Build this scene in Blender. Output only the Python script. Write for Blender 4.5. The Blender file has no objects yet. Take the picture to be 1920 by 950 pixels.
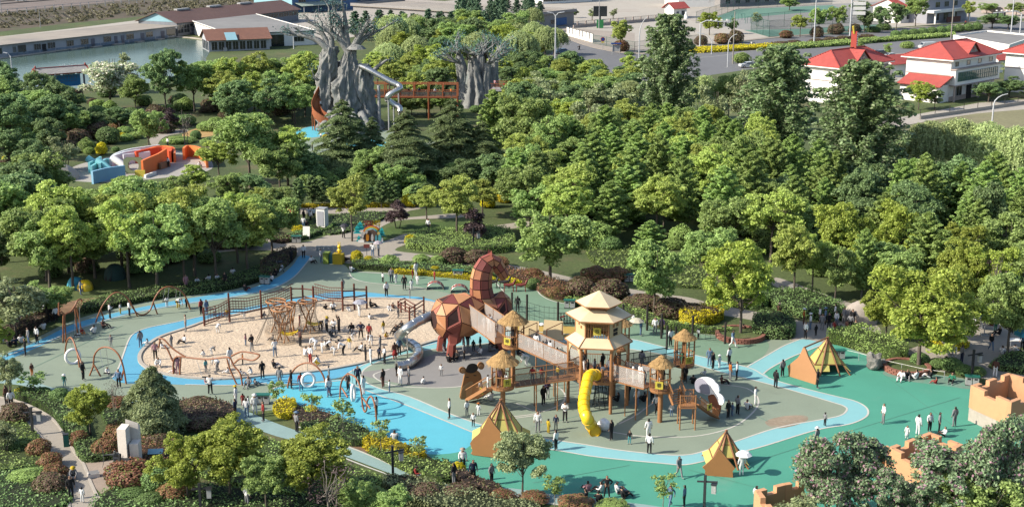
import bpy,bmesh,math,random
import numpy as np
from mathutils import Vector,Matrix,noise

# ---------------------------------------------------------------- camera
FPX = 2500.0; PITCH = math.radians(14.6); CAMH = 40.0; IW,IH = 1920.0,950.0
scene = bpy.context.scene
COL = scene.collection
cam_d = bpy.data.cameras.new('camera'); cam = bpy.data.objects.new('camera',cam_d); COL.objects.link(cam)
cam_d.sensor_fit = 'HORIZONTAL'; cam_d.sensor_width = 36.0; cam_d.lens = 36.0 * FPX / IW
cam_d.clip_start = 1.0; cam_d.clip_end = 6000.0
cam.location = (0,0,CAMH); cam.rotation_euler = (math.pi / 2 - PITCH,0,0)
scene.camera = cam
# ---------------------------------------------------------------- world, sun, exposure
SUN_EL = math.radians(35.0); SHX,SHY = 0.962,0.272          # ground direction in which shadows fall
world = bpy.data.worlds.new('World'); scene.world = world; world.use_nodes = True
wn = world.node_tree.nodes; wl = world.node_tree.links
sky = wn.new('ShaderNodeTexSky'); sky.sky_type = 'NISHITA'; sky.sun_disc = False
sky.sun_elevation = SUN_EL; sky.sun_rotation = math.atan2(-SHX,-SHY); sky.air_density = 1.0; sky.dust_density = 1.6
bg = wn['Background']; bg.inputs['Strength'].default_value = 0.13
wl.new(sky.outputs[0],bg.inputs[0])
sun_d = bpy.data.lights.new('sun','SUN'); sun_d.energy = 4.6; sun_d.angle = math.radians(0.53); sun_d.color = (1.0,0.93,0.80)
sun = bpy.data.objects.new('sun',sun_d); COL.objects.link(sun); sun.location = (-60,20,90)
sun.rotation_euler = Vector((SHX * math.cos(SUN_EL),SHY * math.cos(SUN_EL),-math.sin(SUN_EL))).to_track_quat('-Z','Y').to_euler()
vs = scene.view_settings; vs.view_transform = 'Standard'; vs.look = 'None'; vs.exposure = 1.0; vs.gamma = 1.0; vs.use_curve_mapping = False
scene.cycles.max_bounces = 6; scene.cycles.diffuse_bounces = 3; scene.cycles.transmission_bounces = 4
scene.cycles.glossy_bounces = 3; scene.cycles.transparent_max_bounces = 12; scene.cycles.caustics_reflective = False; scene.cycles.caustics_refractive = False

R = random.Random(7)
NP = np.random.default_rng(11)
CP,SP = math.cos(PITCH),math.sin(PITCH)

# ---------------------------------------------------------------- photo pixel -> place
def ray(px,py):
    u = (px - IW / 2) / FPX; v = (IH / 2 - py) / FPX
    return Vector((u,CP + v * SP,-SP + v * CP))
def G(px,py,z=0.0):
    d = ray(px,py); t = (z - CAMH) / d.z
    return Vector((d.x * t,d.y * t,z))
def atY(px,py,Y):
    d = ray(px,py); t = Y / d.y
    return Vector((d.x * t,Y,CAMH + d.z * t))
def ZAT(b,py):                      # height over base point b at which a vertical through b crosses pixel row py
    v = (IH / 2 - py) / FPX
    return CAMH + (-SP + v * CP) / (CP + v * SP) * b[1] - (b[2] if len(b) > 2 else 0)
def onplane(px,py,A,B):           # hit of the pixel with the vertical plane through ground points A, B
    n = Vector((-(B[1] - A[1]),B[0] - A[0],0)); d = ray(px,py); o = Vector((0,0,CAMH))
    t = n.dot(Vector((A[0],A[1],0)) - o) / n.dot(d)
    return o + d * t
def MPP(b):                          # metres per pixel at point b
    p = Vector((b[0],b[1],(b[2] if len(b) > 2 else 0) - CAMH))
    return (p.y * CP - p.z * SP) / FPX
def PIX(p):
    x,y,z = p[0],p[1],p[2] - CAMH
    dz = y * CP - z * SP; uy = y * SP + z * CP
    return (IW / 2 + FPX * x / dz,IH / 2 - FPX * uy / dz)

# ---------------------------------------------------------------- materials
MATS = {}
ALB = 0.485                           # colours below are noted as they look in the photograph's light; this brings them to real albedo
def _node(nt,t,**kw):
    n = nt.nodes.new(t)
    for k,v in kw.items(): setattr(n,k,v)
    return n
def mat(name,col,rough=0.7,var=0.12,scale=3.0,metal=0.0,bump=0.0,col2=None,spec=0.3,scale2=None,stretch=None,alpha=None,dirt=None,coord='Object'):
    """procedural surface: base colour broken by two noise layers, optional second colour, bump"""
    if name in MATS: return MATS[name]
    col = tuple(c * ALB for c in col); col2 = col2 and tuple(c * ALB for c in col2); dirt = dirt and (tuple(c * ALB for c in dirt[0]),dirt[1],dirt[2])
    m = bpy.data.materials.new(name); m.use_nodes = True; nt = m.node_tree
    p = nt.nodes['Principled BSDF']; L = nt.links
    p.inputs['Roughness'].default_value = rough; p.inputs['Metallic'].default_value = metal
    p.inputs['Specular IOR Level'].default_value = spec
    tc = _node(nt,'ShaderNodeTexCoord'); src = tc.outputs[coord]
    if stretch:
        mp = _node(nt,'ShaderNodeMapping'); mp.inputs['Scale'].default_value = stretch; L.new(src,mp.inputs[0]); src = mp.outputs[0]
    n1 = _node(nt,'ShaderNodeTexNoise'); n1.inputs['Scale'].default_value = scale; n1.inputs['Detail'].default_value = 6; n1.inputs['Roughness'].default_value = 0.65
    L.new(src,n1.inputs['Vector'])
    n2 = _node(nt,'ShaderNodeTexNoise'); n2.inputs['Scale'].default_value = scale2 or scale * 0.13; n2.inputs['Detail'].default_value = 4
    L.new(src,n2.inputs['Vector'])
    c2 = col2 or tuple(max(0,c * (1 - 2.2 * var)) for c in col); c1 = tuple(min(1,c * (1 + var)) for c in col)
    r1 = _node(nt,'ShaderNodeValToRGB'); r1.color_ramp.elements[0].position = 0.3; r1.color_ramp.elements[1].position = 0.7
    r1.color_ramp.elements[0].color = (*c2,1); r1.color_ramp.elements[1].color = (*c1,1)
    mx = _node(nt,'ShaderNodeMath',operation='MULTIPLY_ADD'); mx.inputs[1].default_value = 0.55
    m2 = _node(nt,'ShaderNodeMath',operation='MULTIPLY'); m2.inputs[1].default_value = 0.45
    L.new(n2.outputs[0],m2.inputs[0]); L.new(n1.outputs[0],mx.inputs[0]); L.new(m2.outputs[0],mx.inputs[2])
    L.new(mx.outputs[0],r1.inputs[0]); out = r1.outputs[0]
    if dirt:                                       # (colour, scale, threshold) stains with a shape of their own
        nd = _node(nt,'ShaderNodeTexNoise'); nd.inputs['Scale'].default_value = dirt[1]; nd.inputs['Detail'].default_value = 8; nd.inputs['Roughness'].default_value = 0.7
        L.new(src,nd.inputs['Vector'])
        rd = _node(nt,'ShaderNodeValToRGB'); rd.color_ramp.elements[0].position = dirt[2]; rd.color_ramp.elements[1].position = min(1,dirt[2] + 0.16)
        rd.color_ramp.elements[0].color = (0,0,0,1); rd.color_ramp.elements[1].color = (0.75,0.75,0.75,1); L.new(nd.outputs[0],rd.inputs[0])
        mm = _node(nt,'ShaderNodeMixRGB'); L.new(rd.outputs[0],mm.inputs[0]); L.new(out,mm.inputs[1]); mm.inputs[2].default_value = (*dirt[0],1); out = mm.outputs[0]
    L.new(out,p.inputs['Base Color'])
    if bump:
        b = _node(nt,'ShaderNodeBump'); b.inputs['Strength'].default_value = min(1,bump); b.inputs['Distance'].default_value = 0.04 if bump <= 1 else 0.04 * bump
        L.new(n1.outputs[0],b.inputs['Height']); L.new(b.outputs[0],p.inputs['Normal'])
    if alpha is not None: p.inputs['Alpha'].default_value = alpha
    MATS[name] = m
    return m
def leafmat(name,col,tr=0.32,hv=0.05,vv=0.35,tint=None):
    """foliage: per-leaf and per-plant variation, light passing through the blades"""
    if name in MATS: return MATS[name]
    m = bpy.data.materials.new(name); m.use_nodes = True; nt = m.node_tree; L = nt.links
    p = nt.nodes['Principled BSDF']; p.inputs['Roughness'].default_value = 0.55; p.inputs['Specular IOR Level'].default_value = 0.25
    oi = _node(nt,'ShaderNodeObjectInfo'); ge = _node(nt,'ShaderNodeNewGeometry')
    hs = _node(nt,'ShaderNodeHueSaturation'); hs.inputs['Color'].default_value = (*col,1)
    def rng(sock,a,b):
        r = _node(nt,'ShaderNodeMapRange'); r.inputs[3].default_value = a; r.inputs[4].default_value = b; L.new(sock,r.inputs[0]); return r.outputs[0]
    L.new(rng(oi.outputs['Random'],0.5 - hv * 0.55,0.5 + hv * 0.2),hs.inputs['Hue'])
    a = rng(ge.outputs['Random Per Island'],1 - vv,1 + vv); b = rng(oi.outputs['Random'],0.8,1.15)
    mu = _node(nt,'ShaderNodeMath',operation='MULTIPLY'); L.new(a,mu.inputs[0]); L.new(b,mu.inputs[1]); L.new(mu.outputs[0],hs.inputs['Value'])
    out = hs.outputs[0]
    if tint:                                        # some leaves (or blossoms) of another colour
        cmp = _node(nt,'ShaderNodeMath',operation='LESS_THAN'); cmp.inputs[1].default_value = tint[1]
        wn_ = _node(nt,'ShaderNodeTexWhiteNoise',noise_dimensions='1D'); L.new(ge.outputs['Random Per Island'],wn_.inputs['W']); L.new(wn_.outputs[0],cmp.inputs[0])
        mm = _node(nt,'ShaderNodeMixRGB'); L.new(cmp.outputs[0],mm.inputs[0]); L.new(out,mm.inputs[1]); mm.inputs[2].default_value = (*tint[0],1); out = mm.outputs[0]
    L.new(out,p.inputs['Base Color'])
    t = _node(nt,'ShaderNodeBsdfTranslucent'); L.new(out,t.inputs[0])
    ms = _node(nt,'ShaderNodeMixShader'); ms.inputs[0].default_value = tr
    L.new(p.outputs[0],ms.inputs[1]); L.new(t.outputs[0],ms.inputs[2]); L.new(ms.outputs[0],nt.nodes['Material Output'].inputs[0])
    MATS[name] = m
    return m

# ---------------------------------------------------------------- mesh building
class MB:
    def __init__(s): s.v = []; s.f = []; s.m = []; s.sm = []
    def add(s,vs_,fs,mi=0,smooth=False):
        o = len(s.v); s.v.extend([tuple(v) for v in vs_])
        for f in fs: s.f.append(tuple(i + o for i in f)); s.m.append(mi); s.sm.append(smooth)
        return s
    def box(s,c,d,rz=0.0,mi=0,rx=0.0,ry=0.0):
        M = Matrix.Translation(Vector(c)) @ Matrix.Rotation(rz,4,'Z') @ Matrix.Rotation(ry,4,'Y') @ Matrix.Rotation(rx,4,'X')
        h = [x / 2 for x in d]
        vs_ = [M @ Vector((sx * h[0],sy * h[1],sz * h[2])) for sz in (-1,1) for sy in (-1,1) for sx in (-1,1)]
        return s.add(vs_,[(0,2,3,1),(4,5,7,6),(0,1,5,4),(2,6,7,3),(0,4,6,2),(1,3,7,5)],mi)
    def bar(s,a,b,w,h=None,mi=0):
        """rectangular beam from a to b"""
        a = Vector(a); b = Vector(b); h = h or w; d = (b - a); L = d.length
        if L < 1e-6: return s
        d /= L; up = Vector((0,0,1)) if abs(d.z) < 0.95 else Vector((0,1,0))
        x = d.cross(up).normalized(); y = x.cross(d)
        vs_ = [p + x * (sx * w / 2) + y * (sy * h / 2) for p in (a,b) for sx,sy in ((-1,-1),(1,-1),(1,1),(-1,1))]
        return s.add(vs_,[(3,2,1,0),(4,5,6,7),(0,1,5,4),(1,2,6,5),(2,3,7,6),(3,0,4,7)],mi)
    def tube(s,pts,r,n=8,mi=0,cap=True,closed=False):
        """round tube along pts; r a number or one radius per point"""
        P = [Vector(p) for p in pts]; k = len(P); rr = r if isinstance(r,(list,tuple)) else [r] * k
        vs_ = []; nrm = None
        for i in range(k):
            if closed: t = P[(i + 1) % k] - P[i - 1]
            else: t = P[min(i + 1,k - 1)] - P[max(i - 1,0)]
            if t.length < 1e-9: t = Vector((0,0,1))
            t.normalize()
            if nrm is None:
                nrm = t.cross(Vector((0,0,1)) if abs(t.z) < 0.9 else Vector((1,0,0))).normalized()
            else:
                nrm = nrm - t * nrm.dot(t)
                if nrm.length < 1e-6: nrm = t.orthogonal()
                nrm.normalize()
            b = t.cross(nrm)
            for j in range(n):
                a = 2 * math.pi * j / n
                vs_.append(P[i] + (nrm * math.cos(a) + b * math.sin(a)) * rr[i])
        fs = []
        for i in range(k if closed else k - 1):
            i2 = (i + 1) % k
            for j in range(n):
                fs.append((i * n + j,i * n + (j + 1) % n,i2 * n + (j + 1) % n,i2 * n + j))
        s.add(vs_,fs,mi,True)
        if cap and not closed:
            s.add([vs_[j] for j in range(n)],[tuple(range(n - 1,-1,-1))],mi); s.add([vs_[(k - 1) * n + j] for j in range(n)],[tuple(range(n))],mi)
        return s
    def lathe(s,prof,n=16,c=(0,0,0),mi=0,smooth=True,a0=0.0):
        vs_ = [(c[0] + r * math.cos(a0 + 2 * math.pi * j / n),c[1] + r * math.sin(a0 + 2 * math.pi * j / n),c[2] + z) for r,z in prof for j in range(n)]
        fs = [(i * n + j,i * n + (j + 1) % n,(i + 1) * n + (j + 1) % n,(i + 1) * n + j) for i in range(len(prof) - 1) for j in range(n)]
        return s.add(vs_,fs,mi,smooth)
    def prism(s,poly,z0,z1,mi=0,mi_side=None):
        """vertical prism over a plan polygon"""
        n = len(poly); area = sum(poly[i][0] * poly[(i + 1) % n][1] - poly[(i + 1) % n][0] * poly[i][1] for i in range(n))
        if area < 0: poly = list(reversed(poly))
        vs_ = [(p[0],p[1],z0) for p in poly] + [(p[0],p[1],z1) for p in poly]
        s.add(vs_,[tuple(range(n - 1,-1,-1)),tuple(range(n,2 * n))],mi)
        return s.add(vs_,[(i,(i + 1) % n,n + (i + 1) % n,n + i) for i in range(n)],mi if mi_side is None else mi_side)
    def plate(s,pts,nrm,th,mi=0):
        """flat outline given in 3-D, thickened along nrm"""
        P = [Vector(p) for p in pts]; nv = Vector(nrm).normalized() * th; n = len(P)
        vs_ = P + [p + nv for p in P]
        s.add(vs_,[tuple(range(n - 1,-1,-1)),tuple(range(n,2 * n))],mi)
        return s.add(vs_,[(i,(i + 1) % n,n + (i + 1) % n,n + i) for i in range(n)],mi)
    def mesh(s,name,mats):
        me = bpy.data.meshes.new(name); me.from_pydata(s.v,[],s.f)
        for m_ in (mats if isinstance(mats,(list,tuple)) else [mats]): me.materials.append(m_)
        if s.f:
            me.polygons.foreach_set('material_index',s.m); me.polygons.foreach_set('use_smooth',s.sm)
        me.update()
        return me
    def build(s,name,mats,parent=None,loc=None,rz=None):
        o = bpy.data.objects.new(name,s.mesh(name,mats)); COL.objects.link(o)
        if parent: o.parent = parent
        if loc is not None: o.location = loc
        if rz is not None: o.rotation_euler.z = rz
        return o
def tag(o,label,cat,group=None,kind=None):
    if label: o['label'] = label
    if cat: o['category'] = cat
    if group: o['group'] = group
    if kind: o['kind'] = kind
    return o
def thing(name,label,cat,loc=(0,0,0),rz=0.0,group=None):
    o = bpy.data.objects.new(name,None); COL.objects.link(o); o.empty_display_size = 0.3
    o.location = loc; o.rotation_euler = (0,0,rz)
    return tag(o,label,cat,group)
def copy_tree(o,parent=None):
    c = o.copy(); COL.objects.link(c); c.parent = parent
    for ch in KIDS.get(o.name) or [x for x in o.children]: copy_tree(ch,c)
    return c
KIDS = {}
def smooth_loop(P,closed=True,k=6):
    """Catmull-Rom through pixel points"""
    n = len(P); out = []
    rng = range(n if closed else n - 1)
    for i in rng:
        g = (lambda j: P[j % n]) if closed else (lambda j: P[max(0,min(n - 1,j))])
        p0,p1,p2,p3 = g(i - 1),g(i),g(i + 1),g(i + 2)
        for q in range(k):
            t = q / k
            out.append(tuple(0.5 * (2 * p1[a] + (p2[a] - p0[a]) * t + (2 * p0[a] - 5 * p1[a] + 4 * p2[a] - p3[a]) * t * t + (3 * p1[a] - p0[a] - 3 * p2[a] + p3[a]) * t ** 3) for a in range(len(p1))))
    if not closed: out.append(tuple(P[-1]))
    return out
def sheet(name,px,m,z,sm=True,k=6):
    """a ground patch whose outline is given in photo pixels lying on the ground"""
    P = smooth_loop(px,True,k) if sm else px
    pts = [G(x,y) for x,y in P]
    bm = bmesh.new(); vs_ = [bm.verts.new((p.x,p.y,z)) for p in pts]
    f = bm.faces.new(vs_); bm.normal_update()
    if f.normal.z < 0: f.normal_flip()
    bmesh.ops.triangulate(bm,faces=[f])
    me = bpy.data.meshes.new(name); bm.to_mesh(me); bm.free(); me.materials.append(m)
    o = bpy.data.objects.new(name,me); COL.objects.link(o); o['kind'] = 'structure'
    return o
def strip(name,px,w,m,z,closed=False,k=6,h=0.0):
    """a painted line (or a low kerb when h > 0) of w metres along pixel points on the ground"""
    P = [G(x,y) for x,y in smooth_loop(px,closed,k)]
    n = len(P); L = []; Rr = []
    for i in range(n):
        t = (P[(i + 1) % n] - P[i - 1]) if closed else (P[min(i + 1,n - 1)] - P[max(i - 1,0)])
        t.normalize(); s_ = Vector((-t.y,t.x,0)) * (w / 2); L.append(P[i] + s_); Rr.append(P[i] - s_)
    mb = MB()
    rng = range(n if closed else n - 1)
    if h <= 0:
        vs_ = [(p.x,p.y,z) for p in L] + [(p.x,p.y,z) for p in Rr]
        mb.add(vs_,[(n + i,n + (i + 1) % n,(i + 1) % n,i) for i in rng])
    else:
        vs_ = [(p.x,p.y,z) for p in L] + [(p.x,p.y,z) for p in Rr] + [(p.x,p.y,z + h) for p in L] + [(p.x,p.y,z + h) for p in Rr]
        for i in rng:
            j = (i + 1) % n
            mb.add([vs_[a] for a in (3 * n + i,3 * n + j,2 * n + j,2 * n + i)],[(0,1,2,3)])
            mb.add([vs_[a] for a in (n + i,n + j,3 * n + j,3 * n + i)],[(0,1,2,3)])
            mb.add([vs_[a] for a in (i,2 * n + i,2 * n + j,j)],[(0,1,2,3)])
    o = mb.build(name,m); o['kind'] = 'structure'
    return o
def fix_normals(o):
    bm = bmesh.new(); bm.from_mesh(o.data); bmesh.ops.recalc_face_normals(bm,faces=bm.faces); bm.to_mesh(o.data); bm.free()
    return o
def inpoly(x,y,P):
    c = False; n = len(P); j = n - 1
    for i in range(n):
        if ((P[i][1] > y) != (P[j][1] > y)) and (x < (P[j][0] - P[i][0]) * (y - P[i][1]) / (P[j][1] - P[i][1]) + P[i][0]): c = not c
        j = i
    return c
ORD = ['','second','third','fourth','fifth','sixth','seventh','eighth','ninth','tenth','eleventh','twelfth','thirteenth','fourteenth','fifteenth','sixteenth','seventeenth','eighteenth','nineteenth','twentieth']
def ordinal(i,n,what='from the left'):
    if n == 1: return ''
    if i == 0: return 'leftmost'
    if i == n - 1: return 'rightmost'
    return (ORD[i] if i < len(ORD) else '%dth' % (i + 1)) + ' ' + what
# ================================================================ the setting: ground, surfaces, paths, water, road
m_grass = mat('grass_soil',(0.125,0.17,0.05),0.95,0.3,2.3,bump=2.0,col2=(0.055,0.075,0.025),scale2=0.08,dirt=((0.25,0.18,0.105),0.10,0.52))
m_lawn = mat('bright_lawn',(0.10,0.17,0.035),0.95,0.3,2.5,bump=1.0,col2=(0.05,0.085,0.02),scale2=0.2)
m_dirt = mat('bare_dirt',(0.36,0.22,0.13),0.95,0.25,1.5,bump=1.0,dirt=((0.10,0.11,0.04),0.25,0.55))
m_sage = mat('sage_rubber',(0.355,0.425,0.325),0.85,0.07,9.0,bump=0.15,spec=0.2,scale2=0.35,dirt=((0.255,0.30,0.235),0.22,0.57))
m_sage2 = mat('sage_rubber_green',(0.25,0.39,0.27),0.85,0.05,7.0,bump=0.15,spec=0.2,dirt=((0.2,0.29,0.21),0.2,0.63))
m_teal = mat('teal_rubber',(0.115,0.455,0.325),0.8,0.07,9.0,bump=0.15,spec=0.25,scale2=0.3,dirt=((0.22,0.44,0.35),0.16,0.57))
m_cyan = mat('cyan_rubber',(0.155,0.64,0.80),0.8,0.04,6.0,bump=0.1,spec=0.25,dirt=((0.25,0.66,0.78),0.13,0.63))
m_blue = mat('blue_rubber',(0.16,0.53,0.76),0.8,0.06,6.0,bump=0.1,spec=0.25,dirt=((0.30,0.52,0.66),0.3,0.62))
m_band = mat('pale_blue_rubber',(0.33,0.69,0.72),0.82,0.04,6.0,bump=0.1,spec=0.25,dirt=((0.42,0.66,0.66),0.2,0.62))
m_pband = mat('faded_blue_path',(0.36,0.52,0.50),0.85,0.06,5.0,bump=0.1,dirt=((0.30,0.38,0.36),0.3,0.6))
m_gray = mat('grey_rubber',(0.36,0.345,0.33),0.85,0.06,6.0,bump=0.1,dirt=((0.27,0.27,0.26),0.3,0.6))
m_sand = mat('play_sand',(0.88,0.70,0.51),0.95,0.10,2.2,bump=4.0,scale2=0.4,dirt=((0.54,0.37,0.22),0.55,0.60))
m_sandd = mat('trodden_sand',(0.74,0.57,0.40),0.95,0.10,2.0,bump=3.0,scale2=0.6,dirt=((0.78,0.595,0.415),0.45,0.5))
m_line = mat('white_line',(0.80,0.77,0.68),0.8,0.08,3.0,dirt=((0.55,0.55,0.48),0.8,0.62))
m_pave = mat('beige_paving',(0.52,0.46,0.385),0.85,0.08,2.5,bump=0.2,scale2=0.25,dirt=((0.36,0.32,0.27),0.25,0.57))
m_conc = mat('concrete_yard',(0.60,0.545,0.47),0.9,0.07,0.6,scale2=0.05,dirt=((0.43,0.36,0.30),0.05,0.52))
m_asph = mat('asphalt',(0.235,0.235,0.245),0.9,0.10,0.9,scale2=0.04,dirt=((0.17,0.17,0.18),0.06,0.58))
m_walk = mat('footway',(0.50,0.43,0.36),0.9,0.1,1.0,dirt=((0.36,0.31,0.27),0.1,0.56))
m_court = mat('court_green',(0.17,0.33,0.25),0.85,0.08,0.8,dirt=((0.24,0.36,0.30),0.06,0.55))
m_courtg = mat('court_grey',(0.40,0.39,0.37),0.9,0.08,0.8)
m_kerb = mat('kerb_stone',(0.66,0.59,0.50),0.85,0.1,3.0,dirt=((0.4,0.36,0.3),0.8,0.6))
m_gravel = mat('rail_gravel',(0.30,0.24,0.21),0.95,0.25,1.5,bump=1.0,scale2=0.1)
m_bank = mat('bank_soil',(0.17,0.13,0.085),0.95,0.3,0.8,bump=1.0,scale2=0.07,dirt=((0.09,0.12,0.04),0.10,0.5))
m_field = mat('dry_grass_field',(0.33,0.31,0.17),0.95,0.2,1.2,bump=1.0,scale2=0.08,dirt=((0.44,0.35,0.25),0.09,0.55))

gm = MB(); gm.add([(-2500,20,0),(2500,20,0),(2500,4500,0),(-2500,4500,0)],[(0,1,2,3)])
o = gm.build('ground',m_grass); o['kind'] = 'structure'

# --- rubber play surfaces (outlines read from the photograph, lying on the ground)
PLAY = [(-60,668),(10,660),(75,630),(141,599),(230,575),(330,556),(420,545),(490,527),(535,500),(560,478),(610,480),(645,496),(660,508),(700,509),(760,514),(880,519),(927,527),(962,531),(1002,541),(1014,552),(1033,562),(1070,570),(1120,576),(1160,581),(1190,586),(1215,597),(1240,612),(1270,621),(1320,625),(1365,630),(1412,635),(1488,637),(1520,636),(1560,641),(1600,655),(1650,672),(1700,692),(1760,702),(1822,712),(1850,730),(1900,800),(1985,900),(1990,1040),(1300,1040),(1110,958),(985,935),(937,918),(880,893),(840,876),(800,853),(760,838),(700,815),(640,791),(596,778),(551,756),(512,768),(450,770),(400,766),(300,763),(190,750),(110,735),(60,720),(10,706),(-60,702)]
sheet('play_surface_sage',PLAY,m_sage,0.004,k=4)
sheet('play_surface_green',[(655,511),(672,509),(760,515),(880,520),(927,528),(962,532),(1002,542),(1014,553),(1033,563),(1070,571),(1160,582),(1190,587),(1215,598),(1240,613),(1270,622),(1365,631),(1430,636),(1440,655),(1400,684),(1300,664),(1217,643),(1150,628),(1010,612),(930,600),(870,560),(800,541),(700,531),(668,525)],m_sage2,0.008,k=4)
TEAL = [(803,851),(855,848),(880,836),(900,815),(960,832),(1050,845),(1124,857),(1238,868),(1290,871),(1394,846),(1530,806),(1592,795),(1621,783),(1628,772),(1621,761),(1601,751),(1564,742),(1496,725),(1448,711),(1431,701),(1445,690),(1480,671),(1520,655),(1545,645),(1575,648),(1600,657),(1650,674),(1700,694),(1760,704),(1822,714),(1850,732),(1900,802),(1984,902),(1986,1036),(1300,1036),(1115,957),(985,934),(937,917),(880,892),(840,875)]
sheet('play_surface_teal',TEAL,m_teal,0.012,k=4)
BLUE = [(210,708),(222,690),(232,662),(242,636),(253,624),(278,614),(328,604),(400,588),(470,575),(540,562),(592,552),(639,546),(680,547),(749,554),(794,558),(850,575),(905,595),(925,612),(918,632),(880,640),(800,656),(740,669),(690,687),(640,706),(600,714),(540,719),(500,719),(440,722),(347,721),(290,718),(235,718)]
sheet('play_surface_blue',BLUE,m_blue,0.012,k=4)
sheet('play_surface_cyan',[(505,737),(515,727),(545,722),(600,716),(645,712),(687,732),(769,762),(840,791),(899,814),(880,836),(855,848),(803,851),(769,840),(700,815),(640,791),(596,778),(551,754),(520,748)],m_cyan,0.016,k=4)
OUTER = [(1564,742),(1601,751),(1621,761),(1628,772),(1621,783),(1592,795),(1530,806),(1439,834),(1394,846),(1337,860),(1285,871),(1238,868),(1124,857),(1050,845),(960,831),(897,814),(840,791),(769,762),(687,732),(655,717),(648,705),(665,692),(700,676),(750,660),(810,645),(880,626),(960,620),(1060,626),(1175,635),(1220,644),(1300,665),(1400,688),(1431,703),(1448,711),(1496,725)]
INNER = [(1564,755),(1582,761),(1588,768),(1575,779),(1536,787),(1456,802),(1377,828),(1337,840),(1280,853),(1181,846),(1096,833),(1050,826),(970,812),(897,794),(840,774),(769,744),(712,728),(684,715),(677,704),(686,690),(718,675),(770,662),(830,652),(900,645),(980,638),(1080,642),(1165,652),(1250,666),(1300,682),(1350,697),(1430,717),(1500,736)]
sheet('track_band',OUTER,m_band,0.020,k=4)
sheet('play_island',INNER,m_sage,0.024,k=4)
sheet('track_branch',[(1400,688),(1440,665),(1470,648),(1500,636),(1532,640),(1545,645),(1505,660),(1465,680),(1435,698),(1440,706),(1420,706)],m_band,0.022,k=4)
sheet('blue_strip',[(-40,672),(10,664),(75,637),(141,606),(230,583),(330,563),(400,552),(470,540),(520,520),(548,498),(562,480),(582,482),(570,500),(545,525),(500,545),(420,560),(330,573),(240,590),(150,616),(90,642),(20,672),(-40,690)],m_blue,0.009,k=4)
sheet('faded_path',[(-60,690),(10,697),(60,712),(100,727),(180,742),(300,755),(400,758),(450,766),(510,790),(560,808),(610,822),(680,846),(790,895),(870,910),(960,915),(1020,924),(1110,934),(1240,950),(1240,962),(1100,952),(1000,942),(920,936),(860,930),(780,905),(660,860),(590,835),(520,818),(470,800),(410,780),(300,772),(160,758),(90,740),(40,722),(-60,712)],m_pband,0.020,k=4)
sheet('grey_island',[(672,700),(735,690),(790,672),(860,652),(930,655),(960,672),(940,700),(885,722),(810,726),(745,718)],m_gray,0.028,k=5)
sheet('yellow_patch',[(958,607),(1040,609),(1100,618),(1075,632),(1000,628),(968,620)],mat('yellow_rubber',(0.68,0.46,0.11),0.85,0.08,5.0),0.028,k=4)
sheet('worn_patch',[(1435,790),(1470,780),(1510,779),(1512,789),(1480,800),(1450,802)],mat('worn_rubber',(0.46,0.36,0.26),0.95,0.2,3.0,dirt=((0.315,0.38,0.29),0.7,0.52)),0.028,k=4)
sheet('worn_patch',[(1655,700),(1680,690),(1740,702),(1830,715),(1835,730),(1760,722),(1690,712)],mat('worn_teal',(0.24,0.38,0.30),0.95,0.1,3.0,dirt=((0.115,0.455,0.325),0.4,0.5)),0.016,k=4)
SAND = [(262,676),(264,662),(280,645),(303,631),(354,614),(400,598),(436,592),(489,580),(553,571),(603,564),(645,561),(719,560),(775,563),(830,572),(868,590),(873,608),(850,628),(795,645),(740,663),(687,679),(645,688),(603,695),(540,701),(497,704),(452,709),(401,711),(340,707),(290,697),(270,686)]
sheet('sand_pit',SAND,m_sand,0.030,k=5)
strip('sand_kerb',SAND,0.34,m_kerb,0.012,True,5,h=0.13)
for i,P in enumerate([[(500,612),(560,605),(600,615),(600,632),(540,648),(505,640)],[(565,650),(610,640),(640,655),(620,672),(575,672)],[(610,575),(650,571),(672,575),(650,580)]]):
    sheet('trodden_sand',P,m_sandd,0.034 + 0.001 * i,k=5)
# painted lines
strip('white_line',OUTER,0.16,m_line,0.032,True,4)
strip('white_line',INNER,0.16,m_line,0.032,True,4)
LN = [[(210,708),(222,690),(232,662),(242,636),(253,624),(278,614),(328,604),(400,588),(436,584)],[(10,668),(90,640),(150,615),(240,589),(330,572),(420,559),(500,544),(545,524),(570,499),(582,483)],
      [(505,737),(515,727),(545,722),(600,717),(648,712)],[(655,511),(659,519),(672,526),(700,531),(760,536),(812,543)],[(668,510),(760,515),(880,520),(927,528),(962,532),(1002,542),(1014,553),(1033,563),(1070,571),(1160,582),(1190,587),(1215,598),(1238,612)],
      [(1431,701),(1445,690),(1480,671),(1520,655),(1545,645)],[(1400,688),(1440,665),(1470,648),(1500,636)],[(925,526),(945,550),(930,568)],[(347,721),(440,722),(500,718)],
      [(1010,716),(1048,727),(1060,745),(1045,762),(1000,776),(960,781)],[(968,756),(1000,770),(1018,772)],[(965,784),(1005,778),(1015,770)],[(1100,801),(1160,812),(1210,818),(1300,818),(1370,802),(1410,775),(1422,750),(1400,728),(1340,720)],
      [(1160,795),(1190,780),(1215,762),(1225,755)],[(560,800),(620,826),(690,852),(800,902)],[(545,821),(600,840),(680,872),(780,908)],[(937,917),(985,934),(1110,957)],[(730,692),(700,704),(735,722),(810,727),(880,722),(938,702)]]
for L_ in LN: strip('white_line',L_,0.15,m_line,0.036,False,5)

m_seam = mat('seam',(0.13,0.34,0.26),0.9,0.1,3.0)
for P in ([(1000,905),(1180,872)],[(1400,870),(1620,800),(1800,745)],[(1290,880),(1500,935)],[(1640,690),(1790,800)],[(60,690),(230,610)],[(1440,790),(1300,720)],[(1000,800),(1240,742)]): strip('surface_seam',P,0.05,m_seam,0.030,False,3)
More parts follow.
